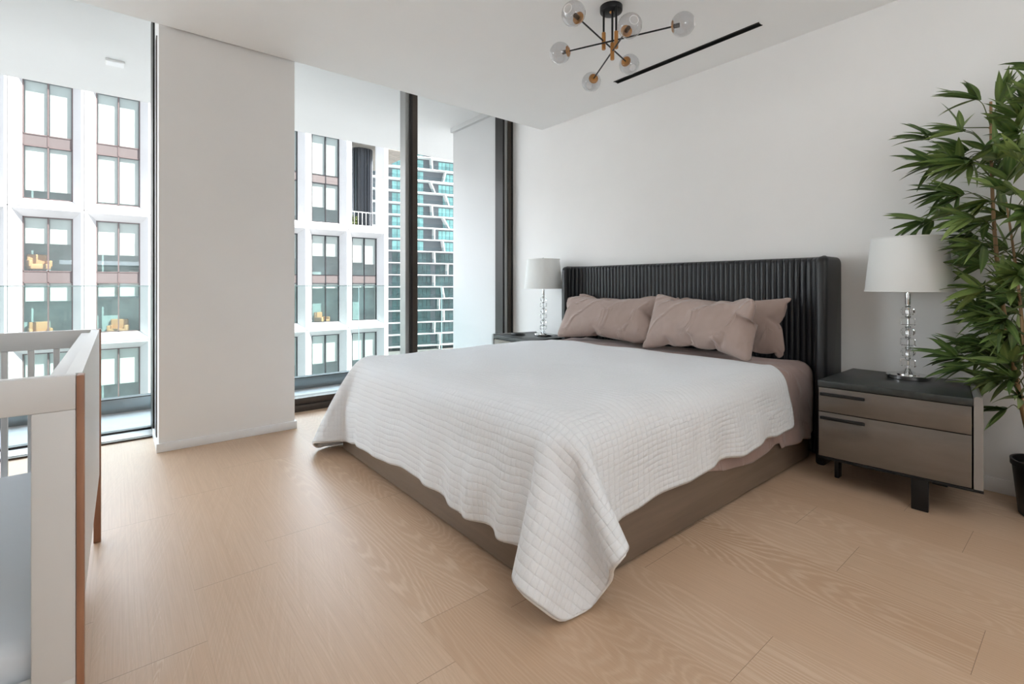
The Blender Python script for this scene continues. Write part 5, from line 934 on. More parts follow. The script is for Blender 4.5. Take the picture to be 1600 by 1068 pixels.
0,0,1,0,0,-1,0,0,1,0,0,-1,0,-2,1,0,0,-1,0,0,0,1,-2,0,0,1,0,-1,-1,0,0,0,0,0,2,0,0,-1,0,0,0,0,0,2,0,0,1,1,1,-1,-1,0,1,1,-1,0,-1,0,0,1,0,-1,-1,0,-1,1,0,
0,-1,0,0,1,1,-1,-1,0,-1,0,-1,1,1,0,0,-1,0,0,0,0,0,1,0,1,-1,1,0,0,-1,-1,0,-1,0,1,0,0,-1,1,0,0,-1,0,0,1,1,0,-1,0,0,0,0,0,1,0,1,-1,0,-1,0,-1,0,0,0,0,0,0,
1,0,0,0,0,0,-1,0,0,0,0,0,33,-6,5,1,2,-2,0,2,-1,0,1,1,0,-1,-1,0,1,0,0,0,0,0,0,0,0,2,-1,0,-1,1,0,1,-1,0,0,0,0,0,0,0,0,-2,1,0,0,-1,0,0,1,0,0,-1,0,2,0,0,
0,0,0,-1,0,0,2,0,0,-1,0,0,0,1,0,0,-1,0,0,1,0,1,-1,0,-2,0,0,0,0,1,0,0,0,0,0,0,0,0,-1,-1,1,0,1,-1,0,0,1,0,1,-1,0,0,0,0,0,0,0,1,0,0,-1,0,1,0,0,0,0,0,0,
-1,0,0,0,1,-1,0,-1,0,-1,1,0,0,-1,0,0,1,0,-1,-1,0,2,1,1,-1,-1,0,0,1,0,2,-1,-1,1,0,0,-1,0,0,0,0,0,0,0,0,0,0,0,0,0,0,-2,0,1,0,0,-1,0,0,0,0,0,0,-1,0,0,-1,
0,0,1,0,0,0,0,1,0,0,-1,0,0,0,1,1,0,0,-1,-1,-1,0,0,0,0,0,0,1,0,0,-1,0,0,0,0,0,1,0,0,-1,0,0,0,0,1,0,0,0,1,0,0,-1,0,0,0,0,0,0,0,-1,0,0,0,34,-7,7,0,2,-3,
1,2,-1,-1,1,-1,0,1,0,0,-1,1,1,0,0,-1,2,-1,0,0,0,0,1,0,0,0,0,0,0,-1,0,0,-1,0,0,1,0,0,-1,0,0,0,0,0,0,0,0,0,1,0,0,-1,0,1,1,0,-1,-1,0,2,0,0,0,0,0,0,0,1,
-1,0,0,0,0,0,1,1,0,-1,-1,-1,-1,1,0,0,-1,0,0,1,0,0,-1,0,0,0,0,-1,0,0,1,0,0,1,1,1,0,-1,0,0,1,0,1,-1,-1,0,1,0,-1,-1,0,0,1,0,-1,-1,0,0,0,0,0,0,0,-1,0,0,
-1,0,1,1,0,0,0,0,-1,1,0,0,0,0,0,-1,0,0,2,1,0,1,-1,0,-1,1,0,0,-1,0,1,1,1,-1,-1,0,0,1,-1,-2,-1,0,0,1,0,0,-1,0,-1,0,0,0,1,0,0,-1,0,0,0,-1,0,0,1,0,1,0,0,
-1,0,0,0,0,1,0,-1,0,1,0,-1,-1,0,0,0,0,0,0,0,0,0,0,0,0,0,0,0,0,0,1,1,0,-1,0,0,0,0,0,0,0,0,0,0,1,1,-1,0,32,-8,7,2,2,-1,0,2,-2,0,2,-1,1,0,0,0,1,-1,-1,0,
0,0,0,0,0,2,0,1,0,-1,-1,0,1,1,0,-1,-1,0,0,1,0,0,-1,0,-1,1,0,0,-1,0,-1,1,0,0,-1,0,1,0,0,0,0,1,1,0,0,0,1,0,1,-1,0,0,1,-1,0,-1,0,-1,1,0,0,-1,0,0,1,0,0,
-1,0,-1,0,0,-1,0,0,1,0,0,0,1,1,0,-1,0,0,1,0,0,-1,-1,1,0,0,0,0,0,0,0,0,0,0,0,1,0,0,-1,0,0,0,0,0,-1,1,1,0,-1,0,0,1,0,-1,-1,-1,0,1,0,0,-1,0,0,1,0,0,-1,0,
1,0,0,0,0,0,1,0,1,1,0,0,-1,0,0,0,0,-1,1,0,0,-1,0,0,0,0,0,-1,0,0,-1,1,0,0,-1,0,-1,0,0,-1,1,0,1,-1,0,0,0,0,1,0,1,0,0,-1,-1,0,-1,0,1,0,0,-1,0,1,0,0,0,0,
0,0,1,0,0,-1,0,0,0,0,0,1,1,-1,-1,-1,0,0,0,0,0,0,0,0,0,0,1,0,0,-1,1,0,32,-9,10,1,3,-4,0,2,-2,1,1,-1,0,1,-1,0,0,1,0,0,0,0,2,0,0,1,-1,0,0,0,0,0,0,0,0,0,
0,0,-1,0,0,-1,0,0,1,0,0,-1,0,0,0,0,0,0,0,1,0,1,0,1,-1,-1,-1,1,0,0,-1,0,0,0,0,2,0,0,0,0,0,0,0,0,-1,0,0,1,0,0,-1,0,0,0,1,1,-1,-1,0,0,1,0,0,-1,-1,0,0,0,
0,0,0,0,0,0,1,1,0,0,-1,0,0,1,0,0,-1,1,0,0,0,1,0,0,-1,1,0,0,-1,-1,-1,0,0,0,0,0,0,0,0,-1,0,0,-1,0,0,1,0,0,1,0,1,-1,1,0,0,-1,0,1,1,-1,1,-1,0,1,1,0,-1,-1,
0,0,1,0,0,-1,0,0,1,0,-1,-1,0,-1,0,0,0,0,0,0,0,0,-1,0,0,0,0,0,0,1,0,0,-1,0,1,0,-1,0,1,1,-1,-1,-1,0,0,1,0,0,-1,0,1,1,0,-1,-1,0,0,0,0,1,0,0,-1,0,1,0,0,0,
0,0,0,0,0,0,1,0,0,-1,0,0,0,0,0,32,-9,10,0,1,-3,2,3,-3,0,2,-1,0,1,0,0,0,0,0,1,0,0,0,0,0,1,-1,0,1,0,0,0,0,0,0,1,0,0,-1,0,0,-1,1,0,-1,-1,0,0,1,0,-1,-1,0,
-1,0,0,0,0,0,0,0,0,2,0,0,0,0,0,0,1,0,1,-1,0,1,1,0,0,-1,0,1,0,0,-1,0,1,1,0,0,-1,0,-1,0,0,0,-1,0,0,-1,0,0,0,1,0,-1,-1,0,0,0,0,0,0,1,1,0,0,0,0,0,0,0,-1,
1,1,0,1,-1,0,0,0,0,0,0,0,0,1,0,0,-1,0,0,1,1,-1,-1,0,-1,1,0,0,-1,0,0,1,-1,0,-1,0,0,0,0,0,0,0,0,0,0,1,0,0,0,0,0,0,0,1,1,0,-1,0,0,0,0,1,0,-1,-1,0,-1,1,1,
0,-1,0,0,0,-1,0,0,0,-2,0,0,1,0,0,-1,1,0,0,-1,-1,1,0,1,0,0,-1,-1,1,0,0,-1,0,0,0,0,0,0,0,0,0,0,0,0,0,0,0,0,0,0,0,0,1,0,0,-1,1,0,0,0,0,0,-1,0,30,-9,12,2,
0,-1,1,2,-5,1,4,-3,0,2,0,0,1,-1,0,-1,0,0,0,0,0,1,1,0,1,-1,1,-1,0,-1,1,0,1,0,0,-1,0,-1,0,0,0,0,0,-1,0,0,1,0,0,-1,1,0,-1,-1,0,0,1,0,-1,-1,0,2,0,0,0,0,0,
-1,0,0,2,0,0,1,0,1,0,1,0,1,-1,-1,-1,1,0,1,-1,0,-1,1,0,-1,-1,0,0,0,0,0,0,1,-1,0,0,-1,1,0,0,-1,-1,0,1,0,1,-1,0,1,1,0,-1,-1,0,1,0,0,1,0,0,0,0,0,0,0,1,0,
0,0,0,0,-1,0,0,0,0,0,0,-2,0,0,0,0,0,0,0,0,0,1,0,-1,-1,0,1,1,1,0,-1,0,1,1,0,0,-1,-1,0,1,1,1,-1,0,-1,0,0,0,0,0,1,0,-1,-1,0,0,0,0,1,-1,1,-1,0,-1,0,-1,0,
0,0,0,-1,-1,0,-1,0,0,0,0,1,1,1,-1,0,0,0,0,0,0,1,0,1,-1,0,-1,0,0,0,0,0,0,0,0,1,0,0,-1,1,-1,0,-1,0,0,0,0,1,0,0,27,1,6,-11,-13,16,12,-1,-10,4,4,-5,2,6,
-4,0,2,0,0,1,0,0,0,0,1,0,-1,-1,-1,1,0,2,-1,0,-1,0,0,1,0,0,0,1,0,0,-2,1,0,-1,-1,0,0,0,1,0,0,-1,-1,0,0,-1,0,0,1,0,0,0,1,0,1,-1,0,0,1,1,0,-1,0,2,0,-1,0,
0,0,0,0,0,1,0,0,-1,0,0,1,0,0,-1,0,1,-1,1,0,-1,-1,-1,0,1,0,0,-1,0,-1,0,0,0,0,0,0,0,0,1,0,0,0,0,1,0,1,0,2,-1,0,0,1,0,0,-1,-1,0,1,0,0,-1,0,0,1,0,0,-1,0,
-1,1,0,-1,-1,0,1,1,1,-1,-1,0,0,0,0,0,0,-1,0,0,0,0,0,0,0,0,0,0,0,0,0,0,0,2,0,0,0,1,0,-1,-1,0,0,1,0,0,-1,0,-1,0,1,-1,0,-1,0,1,-1,0,-1,0,0,0,0,-1,1,0,0,
-1,0,0,0,0,0,0,0,0,1,0,0,-1,0,0,0,0,0,1,0,0,0,0,0,-1,0,0,0,-1,1,-1,1,1,-2,0,0,-5,1,1,8,-14,22,22,11,-20,-14,-12,22,12,-1,-12,4,5,-6,2,8,-3,0,2,-1,0,0,
0,0,1,0,1,1,-1,-1,0,0,1,0,0,-1,0,1,1,0,-1,-1,0,1,0,0,-1,0,1,-1,1,-1,0,-1,0,0,1,0,-1,-1,0,-1,0,0,0,0,1,1,0,0,1,0,-1,0,0,0,0,1,0,2,-1,0,0,0,0,-1,0,0,1,
0,1,0,0,0,0,0,-1,-1,0,0,0,0,0,0,0,0,0,0,0,-1,1,0,-1,-1,0,0,1,1,0,-1,0,1,0,-1,0,0,0,0,0,0,2,0,0,0,0,0,0,0,0,0,0,0,0,0,1,0,0,0,0,0,0,-1,0,0,-1,0,-1,0,0,
0,0,1,0,-1,-1,0,0,1,0,1,-1,0,1,1,1,0,-1,0,0,1,0,0,-1,0,1,0,0,0,0,0,0,0,0,0,0,0,-1,0,-1,-1,1,0,-1,-1,0,0,0,-1,0,1,0,0,-1,0,0,0,-1,0,0,1,0,1,0,0,-1,0,0,
0,0,0,0,0,0,0,-1,0,0,0,-1,0,1,0,0,0,2,-2,-1,1,-3,1,2,-5,0,2,29,5,-3,-13,-20,25,16,9,-17,-17,-14,19,9,-1,-12,6,7,-5,4,12,-5,0,2,0,0,0,0,0,2,-2,0,-1,0,
0,1,0,0,-1,0,0,0,1,0,0,-1,0,1,1,0,-1,-1,0,0,-1,0,0,0,0,0,0,0,0,0,1,1,-1,-1,-1,0,1,0,1,-1,0,0,0,0,0,0,0,0,0,0,2,1,1,1,-1,0,-1,1,-1,0,-1,0,1,1,0,0,-1,0,
-1,1,0,-2,-1,0,0,1,1,0,-1,0,-1,0,0,1,0,-1,-1,0,0,1,1,0,1,-1,0,-1,1,0,0,-1,0,3,0,1,0,0,0,0,1,0,0,-1,-1,0,0,0,1,0,0,-1,1,0,-1,-1,0,-1,1,0,0,-1,0,0,0,1,
-1,0,0,0,0,0,0,0,-1,1,0,0,0,0,0,0,0,0,1,0,0,1,0,1,0,0,0,0,1,0,-1,-1,0,0,0,-1,-1,0,-1,-1,1,1,0,-1,-1,0,0,0,0,0,0,-1,1,0,0,-1,0,0,0,0,0,0,0,0,1,0,0,-1,
0,0,0,0,1,0,-1,0,0,0,2,-2,0,3,-2,-1,3,-4,0,2,20,17,15,16,-13,-11,-19,-24,19,17,10,-23,-12,-11,15,1,-1,-1,5,4,-3,6,12,-7,0,7,-5,0,0,0,1,1,0,-1,-1,1,1,
0,0,-1,0,-1,1,1,2,-1,-1,-1,1,0,0,-1,0,0,1,0,0,-1,1,0,0,0,-1,0,-1,0,0,0,-1,0,0,0,0,0,1,1,1,0,-1,0,0,1,0,0,-1,-1,2,0,0,1,0,0,-1,0,0,0,0,0,0,0,1,0,0,0,0,
0,0,-1,0,-1,0,0,0,0,1,0,-2,-1,0,1,0,0,-1,0,0,1,0,1,1,0,0,0,0,0,-1,1,-1,3,-1,0,0,0,0,0,0,0,0,1,0,0,-1,0,0,0,0,-1,0,1,-1,0,0,0,0,0,0,1,-1,-1,-1,0,0,1,0,
0,-1,0,0,1,0,1,-1,1,0,1,0,0,-1,0,2,1,-1,0,-1,0,0,0,0,0,1,0,-1,-1,0,-1,1,0,-1,-1,-1,-1,0,0,0,0,0,0,1,0,1,-1,0,0,0,0,0,0,0,0,1,0,0,-1,0,0,0,0,-1,0,0,0,
1,0,0,-2,0,4,0,0,6,-4,0,4,-5,0,7,
]
PILLOW_A = ([
36,-445,-211,-14,-9,13,-7,-20,3,-8,5,19,-18,-12,1,2,1,21,1,4,21,0,4,21,1,4,20,1,3,21,0,4,21,1,4,21,1,4,21,0,5,20,-3,15,15,21,0,1,-6,-14,15,-4,-10,18,
-1,-2,21,-2,-8,20,-1,-5,20,-1,-5,21,-2,-5,20,0,4,21,0,-21,6,2,-15,14,11,0,19,-16,10,-9,4,-14,-13,-8,15,11,7,7,-1,29,1,13,7,-9,-3,1,-4,0,1,-2,0,0,-1,1,
0,0,0,0,0,0,0,0,0,-1,0,-1,-2,6,-2,2,-5,4,-23,13,15,10,-2,-1,7,-5,-4,5,-16,-10,0,4,1,-1,0,0,0,0,0,0,1,0,0,1,0,-1,3,5,-8,11,6,-27,0,-4,-17,7,-11,-1,4,
13,20,9,6,19,-20,-13,-6,17,6,-1,-1,0,6,-8,-3,0,0,0,0,0,0,0,-1,0,1,-1,0,-1,-1,0,1,1,1,1,-4,2,-1,1,-1,0,1,0,0,-2,-4,0,0,0,-2,7,7,1,-2,0,0,0,0,0,1,0,-4,
6,0,5,-14,-2,-12,18,5,-3,1,0,-5,2,-11,-6,13,15,10,-1,2,16,-9,-21,-15,15,15,15,-13,-17,-1,4,2,-3,5,2,2,-2,0,0,-1,0,1,-2,0,1,-1,0,0,0,0,0,-2,0,1,0,0,0,
-2,1,0,0,0,0,1,1,0,1,2,-2,3,2,-1,2,-1,0,1,1,-2,1,0,3,-4,1,-17,12,-2,9,-4,5,-11,4,-10,0,-1,-3,-6,11,18,9,1,-1,-1,-4,2,19,-10,-21,-17,20,13,11,-3,-13,1,
0,0,0,-1,0,1,-1,0,-2,3,0,1,-3,0,3,-2,0,0,-1,0,1,-4,1,2,-1,0,-1,-1,0,0,1,2,-1,3,2,-2,4,1,-1,2,1,-2,2,-1,-1,1,0,-7,3,-2,6,-4,4,-13,5,-7,1,1,-2,-1,-2,-3,
-6,10,17,13,8,-9,-3,3,-13,-1,-1,4,16,-16,-6,-13,16,13,10,-6,-8,-1,2,0,0,0,0,1,-2,0,-5,5,0,4,-4,-1,3,-2,0,2,-4,0,0,-4,1,2,-1,2,-2,2,2,-3,6,3,-3,4,-1,
-5,3,-1,3,-2,1,-6,3,-2,3,-1,1,-7,2,-4,-1,0,-1,-1,-1,0,0,2,3,17,1,-12,-7,18,14,-5,1,-6,-2,1,6,2,0,-4,11,-10,-6,-5,8,6,1,-1,0,0,-1,0,2,-1,0,0,0,0,-2,2,
0,-3,1,1,6,-4,-3,5,-6,0,1,-13,3,-2,14,7,-5,6,-1,-6,4,-2,6,-4,1,-6,4,-2,0,0,1,-5,1,-2,-3,0,-2,0,1,-1,0,-1,-1,0,0,0,-2,21,-5,2,-1,-2,4,0,4,1,0,-2,-2,1,
4,-1,0,1,1,0,0,6,-1,-1,1,-1,0,-1,1,0,7,-5,0,-6,4,0,5,-4,-2,-4,3,3,-7,3,1,4,-1,0,-2,0,-1,3,0,1,4,-4,2,-5,4,-1,-4,1,0,-1,0,-2,-2,0,-1,0,0,0,-1,0,-1,0,1,
0,0,-1,0,-2,21,-5,2,-1,-2,4,1,5,0,0,-1,-1,0,3,-1,0,1,0,0,0,1,-1,-1,4,1,-1,2,-2,0,-3,1,0,8,-4,0,-3,3,1,-4,1,0,2,-1,0,-3,2,0,-2,0,0,-1,0,0,0,0,0,-1,0,0,
0,0,0,-1,0,0,0,0,-1,0,1,-1,0,-1,0,-1,0,0,0,0,-2,-2,20,-4,2,0,-3,2,1,11,1,0,-5,-2,0,1,1,0,0,0,0,0,0,1,0,1,-1,0,2,0,-1,2,-1,0,-3,1,1,0,-1,0,0,1,0,1,0,0,
-3,0,0,1,0,0,-1,0,0,0,0,0,0,0,0,0,0,0,0,0,-1,-1,1,0,-1,-1,0,0,0,-1,0,0,0,1,0,2,0,21,4,4,-4,-16,-2,2,4,-3,2,12,2,0,-2,0,1,-1,1,-1,0,0,0,0,1,0,-1,0,0,0,
1,0,0,-1,0,0,0,0,0,0,0,0,-1,0,0,1,0,0,-1,0,0,0,0,0,0,1,0,0,-1,0,0,0,-1,-1,0,1,0,0,-1,0,0,0,-1,0,-1,0,0,0,0,0,-1,0,21,0,-1,0,4,1,0,0,1,0,-4,0,0,1,0,0,
0,0,0,-1,1,0,0,0,0,0,1,0,0,0,0,0,0,0,0,0,0,0,0,0,0,0,0,0,-1,0,1,1,0,-1,-1,0,0,0,0,0,-1,0,-1,0,0,1,0,1,-1,0,-1,0,-1,0,-1,0,0,1,0,0,-2,0,0,1,-1,21,2,0,
-1,3,1,1,-2,0,0,0,1,1,-2,0,-1,0,1,0,0,0,0,-1,0,0,1,0,0,0,1,0,-1,0,0,0,0,0,0,0,0,0,-1,0,0,0,0,0,0,1,0,0,-1,0,0,0,0,0,1,0,0,0,0,-1,-1,0,-1,0,-1,0,0,0,1,
0,-1,0,0,0,-1,0,0,0,20,7,-1,0,1,-1,0,0,3,1,-7,-1,0,1,1,0,-1,1,0,-1,0,0,1,1,0,-1,0,0,0,-1,0,0,1,0,0,-1,0,0,0,0,0,1,0,1,0,0,-1,-1,0,1,0,0,-1,0,0,0,0,0,
0,-1,0,-1,0,0,0,0,0,0,0,0,-1,-1,0,0,0,0,0,0,0,0,1,22,-2,0,-1,-1,-2,0,5,-1,-1,6,3,1,-6,0,0,-1,0,1,0,0,-1,-1,1,0,0,0,0,0,1,0,0,0,0,0,0,0,0,0,0,0,-1,0,0,
0,0,0,0,0,0,1,0,0,-1,0,0,-1,0,0,0,0,0,0,0,-1,-1,0,0,0,0,0,0,0,-1,0,0,0,0,0,0,0,20,3,0,1,-2,2,-1,-4,-3,1,4,-2,-1,5,3,1,-3,-1,-1,1,5,1,-4,-2,0,0,0,0,0,
0,0,0,0,0,0,0,1,0,0,-1,0,1,0,0,-1,1,0,0,-1,0,0,0,0,0,0,0,0,0,0,-1,0,-1,0,0,0,0,0,0,-1,1,-1,0,0,0,0,-1,0,0,0,0,0,22,2,0,-1,0,1,0,-1,2,0,-4,-3,0,4,-2,0,
3,4,0,-6,-2,0,3,1,0,0,1,0,-1,0,1,0,0,-1,0,1,0,0,0,1,1,-1,0,-1,1,-1,0,0,0,0,-1,1,0,-1,-1,0,0,0,-1,1,0,1,-2,0,-1,0,1,0,1,-1,-1,-1,0,0,0,0,0,1,0,0,0,21,
2,1,0,0,-1,1,0,0,-1,0,3,0,-5,1,0,0,-3,0,4,-1,0,0,1,0,-1,1,0,0,0,0,1,1,0,-1,-1,0,0,0,0,0,0,0,0,0,0,0,0,0,0,-1,0,0,1,0,0,0,0,0,-1,0,-1,0,1,1,0,-1,-2,-1,
0,1,1,0,-1,-1,0,0,0,1,0,1,21,2,-1,0,0,0,0,0,0,0,-1,1,0,0,-1,0,-1,-1,1,2,1,-1,0,2,0,-2,0,0,1,0,0,-1,0,0,1,0,0,0,0,0,-1,0,0,0,0,0,0,0,0,0,0,0,0,0,0,-1,
-1,0,1,0,1,0,0,-1,-1,-1,0,0,0,0,-1,0,0,1,1,0,-1,-1,0,0,0,21,2,0,0,-1,0,0,1,1,0,0,-1,0,-1,1,0,1,2,0,-3,-1,0,0,-2,1,2,1,0,-1,1,-1,0,0,0,0,0,0,0,0,0,0,0,
0,0,0,0,0,0,0,0,0,0,0,0,1,0,-1,0,0,0,-1,-1,0,0,0,0,0,0,-1,0,0,0,0,-2,0,0,1,0,0,0,0,21,2,0,1,0,0,-1,-1,0,0,0,0,0,0,0,0,-1,1,0,1,1,1,-1,0,-1,0,-1,0,0,1,
0,0,-1,1,0,1,-1,0,0,0,0,0,0,0,0,0,0,0,0,0,0,0,0,-1,0,0,1,0,-1,-1,0,1,-1,0,-1,1,0,0,-1,0,-3,0,0,2,0,1,0,0,-1,1,0,21,2,0,0,0,0,0,0,0,0,-1,1,0,1,0,0,-1,
-1,0,-1,1,0,1,1,0,-1,0,0,0,-1,0,0,1,0,0,0,0,0,0,0,0,0,0,0,0,0,0,0,1,0,0,-1,0,0,0,0,-1,0,0,0,0,-1,-1,0,-2,-1,0,0,2,0,4,-1,0,-3,0,0,-1,0,-1,-3,1,21,2,
-1,0,0,1,0,0,-1,0,0,0,0,-1,1,0,0,0,0,0,0,0,-1,0,0,1,1,0,-1,0,0,0,0,0,0,0,1,0,-1,0,0,1,-1,0,0,0,0,0,0,0,0,0,0,0,0,0,-3,0,-2,-1,0,-1,4,0,5,0,0,0,-2,-1,
-9,-1,0,-1,0,0,1,1,1,4,0,21,2,0,0,0,0,0,0,1,1,0,0,0,-1,-1,-1,0,1,0,0,0,0,-1,0,0,0,0,0,0,1,1,0,0,-1,0,-1,0,0,1,0,0,-1,1,0,0,0,1,1,-1,-1,-3,0,-1,-1,0,0,
5,0,3,0,0,0,-3,0,-4,0,0,0,1,-1,7,1,0,1,0,0,-2,-1,1,0,0,21,2,1,0,0,-1,1,0,0,-1,-1,0,0,0,1,1,0,0,-1,-1,0,0,1,1,0,-1,0,0,1,-1,0,-1,0,0,0,0,0,0,0,0,0,0,0,
0,0,0,0,0,0,1,3,0,0,0,0,0,-4,0,-3,-3,-1,-2,-3,-3,-7,0,1,1,6,3,7,1,0,3,0,0,-1,0,0,-1,0,21,2,0,0,0,0,0,0,0,0,0,0,0,0,0,0,-1,1,1,0,-1,-1,0,1,0,-1,0,0,0,
2,0,0,-1,0,0,-1,0,0,-1,0,0,1,0,1,0,0,-1,0,0,0,1,0,1,-2,0,-1,-4,-1,-6,1,0,1,10,-1,13,-1,1,-3,-6,1,-8,-1,-4,-11,0,-3,-2,2,5,7,1,22,2,-1,-1,0,0,0,0,0,0,
0,1,0,-1,-1,0,2,1,0,-3,2,0,-1,-6,0,4,1,0,-1,3,0,-2,0,1,0,0,0,0,0,-1,0,-1,0,0,0,0,0,0,0,0,1,0,0,-3,0,-3,8,-2,9,3,-1,2,-7,3,-5,-2,-1,-10,-1,-1,-3,0,2,9,
2,-2,10,1,0,-18,0,21,2,0,0,1,1,0,-1,-1,0,2,0,0,-1,2,0,-4,-2,0,3,1,0,-1,6,-1,-5,-2,1,1,-4,0,3,-1,0,0,0,0,0,0,1,1,0,0,-1,0,0,0,-1,0,0,-1,-1,0,6,-1,4,-3,
1,-2,-1,0,0,-2,0,-4,5,-3,14,0,-3,1,0,1,0,-1,4,-4,-3,-6,7,0,19,8,0,1,-2,-4,-5,8,-1,-3,2,0,1,1,1,6,-10,-3,-2,3,0,1,-1,7,3,-8,1,0,-1,-2,0,0,1,0,0,0,0,0,
0,0,0,-1,0,0,0,0,0,0,0,0,0,0,0,0,0,0,0,0,0,1,0,0,2,0,4,-2,0,-3,1,0,2,0,0,0,-1,0,-2,0,0,3,0,16,14,1,0,0,3,5,-11,0,-4,-15,-1,1,2,-8,1,18,6,3,-7,4,-3,-9,
-6,2,8,1,0,0,-2,0,1,1,0,-1,0,0,0,0,0,0,1,0,0,-1,0,0,0,0,0,-1,1,0,0,-1,0,2,0,1,-1,1,0,1,-1,0,-1,0,0,1,0,1,0,0,0,0,0,0,0,0,0,0,15,-15,-1,-3,-2,1,-1,-1,
2,8,10,0,0,-1,6,-5,-5,-2,1,2,-4,6,10,-8,-1,5,2,1,-2,6,0,-2,-2,1,1,-1,0,0,0,0,0,0,-1,0,0,0,0,0,0,0,0,0,0,0,0,0,0,1,0,1,-1,0,-1,0,1,1,0,0,0,1,1,0,-1,0,
0,0,0,0,0,0,1,16,-14,0,3,5,-1,2,5,0,0,1,0,0,1,0,0,-1,-1,1,2,-3,-1,3,7,-1,-5,-6,1,4,2,0,-1,-1,0,0,1,0,0,0,0,0,-1,1,0,1,0,0,-1,-1,-1,1,0,1,0,0,0,0,0,0,
0,0,1,1,0,-1,0,0,1,0,0,0,0,0,1,0,0,0,0,0,0,0,21,-2,0,0,-1,0,0,0,0,0,1,0,0,-1,0,0,2,-1,0,1,2,0,-2,-2,0,1,4,0,-1,-6,0,2,1,0,0,0,0,0,0,0,0,1,0,0,-1,0,0,
1,0,0,-1,0,0,1,1,0,0,-1,0,0,0,0,0,0,1,1,1,0,0,-1,0,0,0,1,0,0,0,0,0,0,0,21,-2,0,0,-1,1,0,0,-1,0,0,0,0,1,-1,0,0,1,0,0,-2,0,1,1,1,1,-2,-1,0,0,1,0,1,-1,0,
1,0,0,0,0,-1,-1,0,1,1,0,0,-1,1,0,1,-1,0,-1,0,0,1,0,0,0,0,1,1,0,0,0,0,0,0,0,1,0,1,-1,0,-1,1,1,0,0,0,22,-3,1,-1,0,-1,0,0,0,0,1,0,0,0,0,1,0,-1,-1,1,0,0,
0,-1,0,1,0,0,0,0,0,0,0,0,0,-1,0,0,1,0,0,1,0,0,-1,0,0,1,0,0,-1,0,0,1,0,0,0,0,1,1,0,-1,0,1,0,-1,-1,2,1,0,-1,1,0,1,0,0,0,-1,1,0,0,21,-3,0,0,0,0,0,1,0,0,
0,0,0,1,-1,0,0,0,0,0,0,0,0,-1,0,0,-1,0,1,0,0,0,0,0,0,1,0,0,0,0,0,0,0,0,0,0,0,0,0,0,1,1,0,0,-1,0,0,0,0,0,1,0,0,-1,1,1,0,0,0,0,0,0,0,1,0,1,0,0,-1,0,1,
21,-3,-1,0,1,0,0,-1,0,0,0,-1,1,1,1,-1,0,-1,0,1,-1,1,1,0,-1,0,0,0,0,0,0,0,0,0,0,0,0,0,-1,1,0,1,0,-1,0,-1,1,0,0,0,0,0,0,1,0,0,0,1,0,0,-1,1,0,0,0,1,0,0,
0,0,1,0,0,-1,0,0,0,0,0,0,0,21,-3,0,0,0,0,0,0,0,1,1,0,-1,0,-1,0,1,0,0,0,0,0,0,-1,0,1,0,0,0,-1,0,0,0,0,0,0,1,0,1,-1,0,0,0,0,0,1,-1,1,-1,1,0,0,0,-1,0,1,
0,0,-1,1,0,0,1,0,1,-1,0,-1,1,1,1,0,-1,1,0,0,0,0,0,0,0,21,-2,0,0,-1,1,0,1,0,0,0,-1,0,0,0,0,1,-1,1,0,-1,-1,1,0,0,0,-1,0,-1,1,0,1,-1,0,0,1,0,0,0,0,0,-1,
0,0,1,0,0,0,0,0,0,0,0,1,0,0,0,0,1,1,0,0,0,0,-1,0,0,2,-1,0,-2,1,0,2,0,0,0,1,0,0,0,21,-3,1,0,0,-1,0,0,0,0,1,0,0,0,-1,0,1,0,0,0,-1,0,0,0,0,0,0,0,1,-1,0,
0,0,0,0,0,0,0,0,0,0,1,0,0,0,0,0,0,1,0,0,-1,0,0,1,0,1,-1,0,-1,0,0,1,0,1,1,1,0,1,-1,2,-2,0,-4,1,0,3,0,0,0,0,21,-3,0,0,1,0,0,0,0,0,0,-1,0,1,0,0,-1,0,0,1,
0,0,1,-2,0,0,0,0,0,0,0,0,0,0,0,0,0,0,1,0,0,0,0,0,0,0,0,0,0,0,1,0,0,0,0,0,0,0,0,0,0,1,0,1,-1,1,-1,1,0,0,1,2,0,3,-2,0,-7,0,0,-1,1,21,-3,-1,0,0,0,0,1,-1,
0,0,1,0,0,-1,1,1,-1,-1,0,0,0,0,0,0,1,-1,0,0,0,0,0,0,0,0,0,0,0,0,0,0,1,0,0,0,0,0,0,0,0,0,0,0,0,0,0,0,0,0,1,1,0,0,-1,1,-1,0,-2,1,0,1,0,0,1,1,-1,5,1,1,
-4,0,21,-2,0,0,-1,0,0,0,0,0,1,0,0,0,0,0,1,-1,0,1,-1,0,0,-1,0,0,0,0,0,-1,0,0,0,0,0,1,0,0,0,0,0,0,0,0,1,0,0,0,0,0,0,1,0,0,-1,0,1,0,0,0,0,0,0,0,1,1,0,1,
-1,0,-1,0,0,-1,1,0,2,-1,-1,7,0,21,-3,1,1,1,-1,-1,0,0,0,0,-1,0,1,0,0,0,0,0,0,-1,0,0,-1,0,0,-2,0,1,0,-1,0,1,1,0,-1,-1,0,1,1,0,2,0,0,0,0,0,0,0,0,-1,0,0,
1,0,0,0,1,0,0,-1,0,1,0,0,0,0,0,-2,0,-2,2,0,3,0,1,-1,0,-1,2,0,21,-3,0,0,0,0,0,0,0,0,1,0,0,0,-1,0,1,-2,0,0,0,0,1,-2,0,1,-1,-1,0,0,1,0,-1,-1,0,0,1,0,-1,
-2,0,-2,0,0,-6,-5,-2,6,5,-1,5,1,0,1,1,1,2,0,1,0,0,0,1,0,0,1,0,2,2,0,2,-3,1,-4,0,-1,0,1,0,1,1,21,-2,-1,0,0,1,0,0,-1,0,0,0,1,0,-1,-1,1,-2,0,1,-4,0,1,-1,
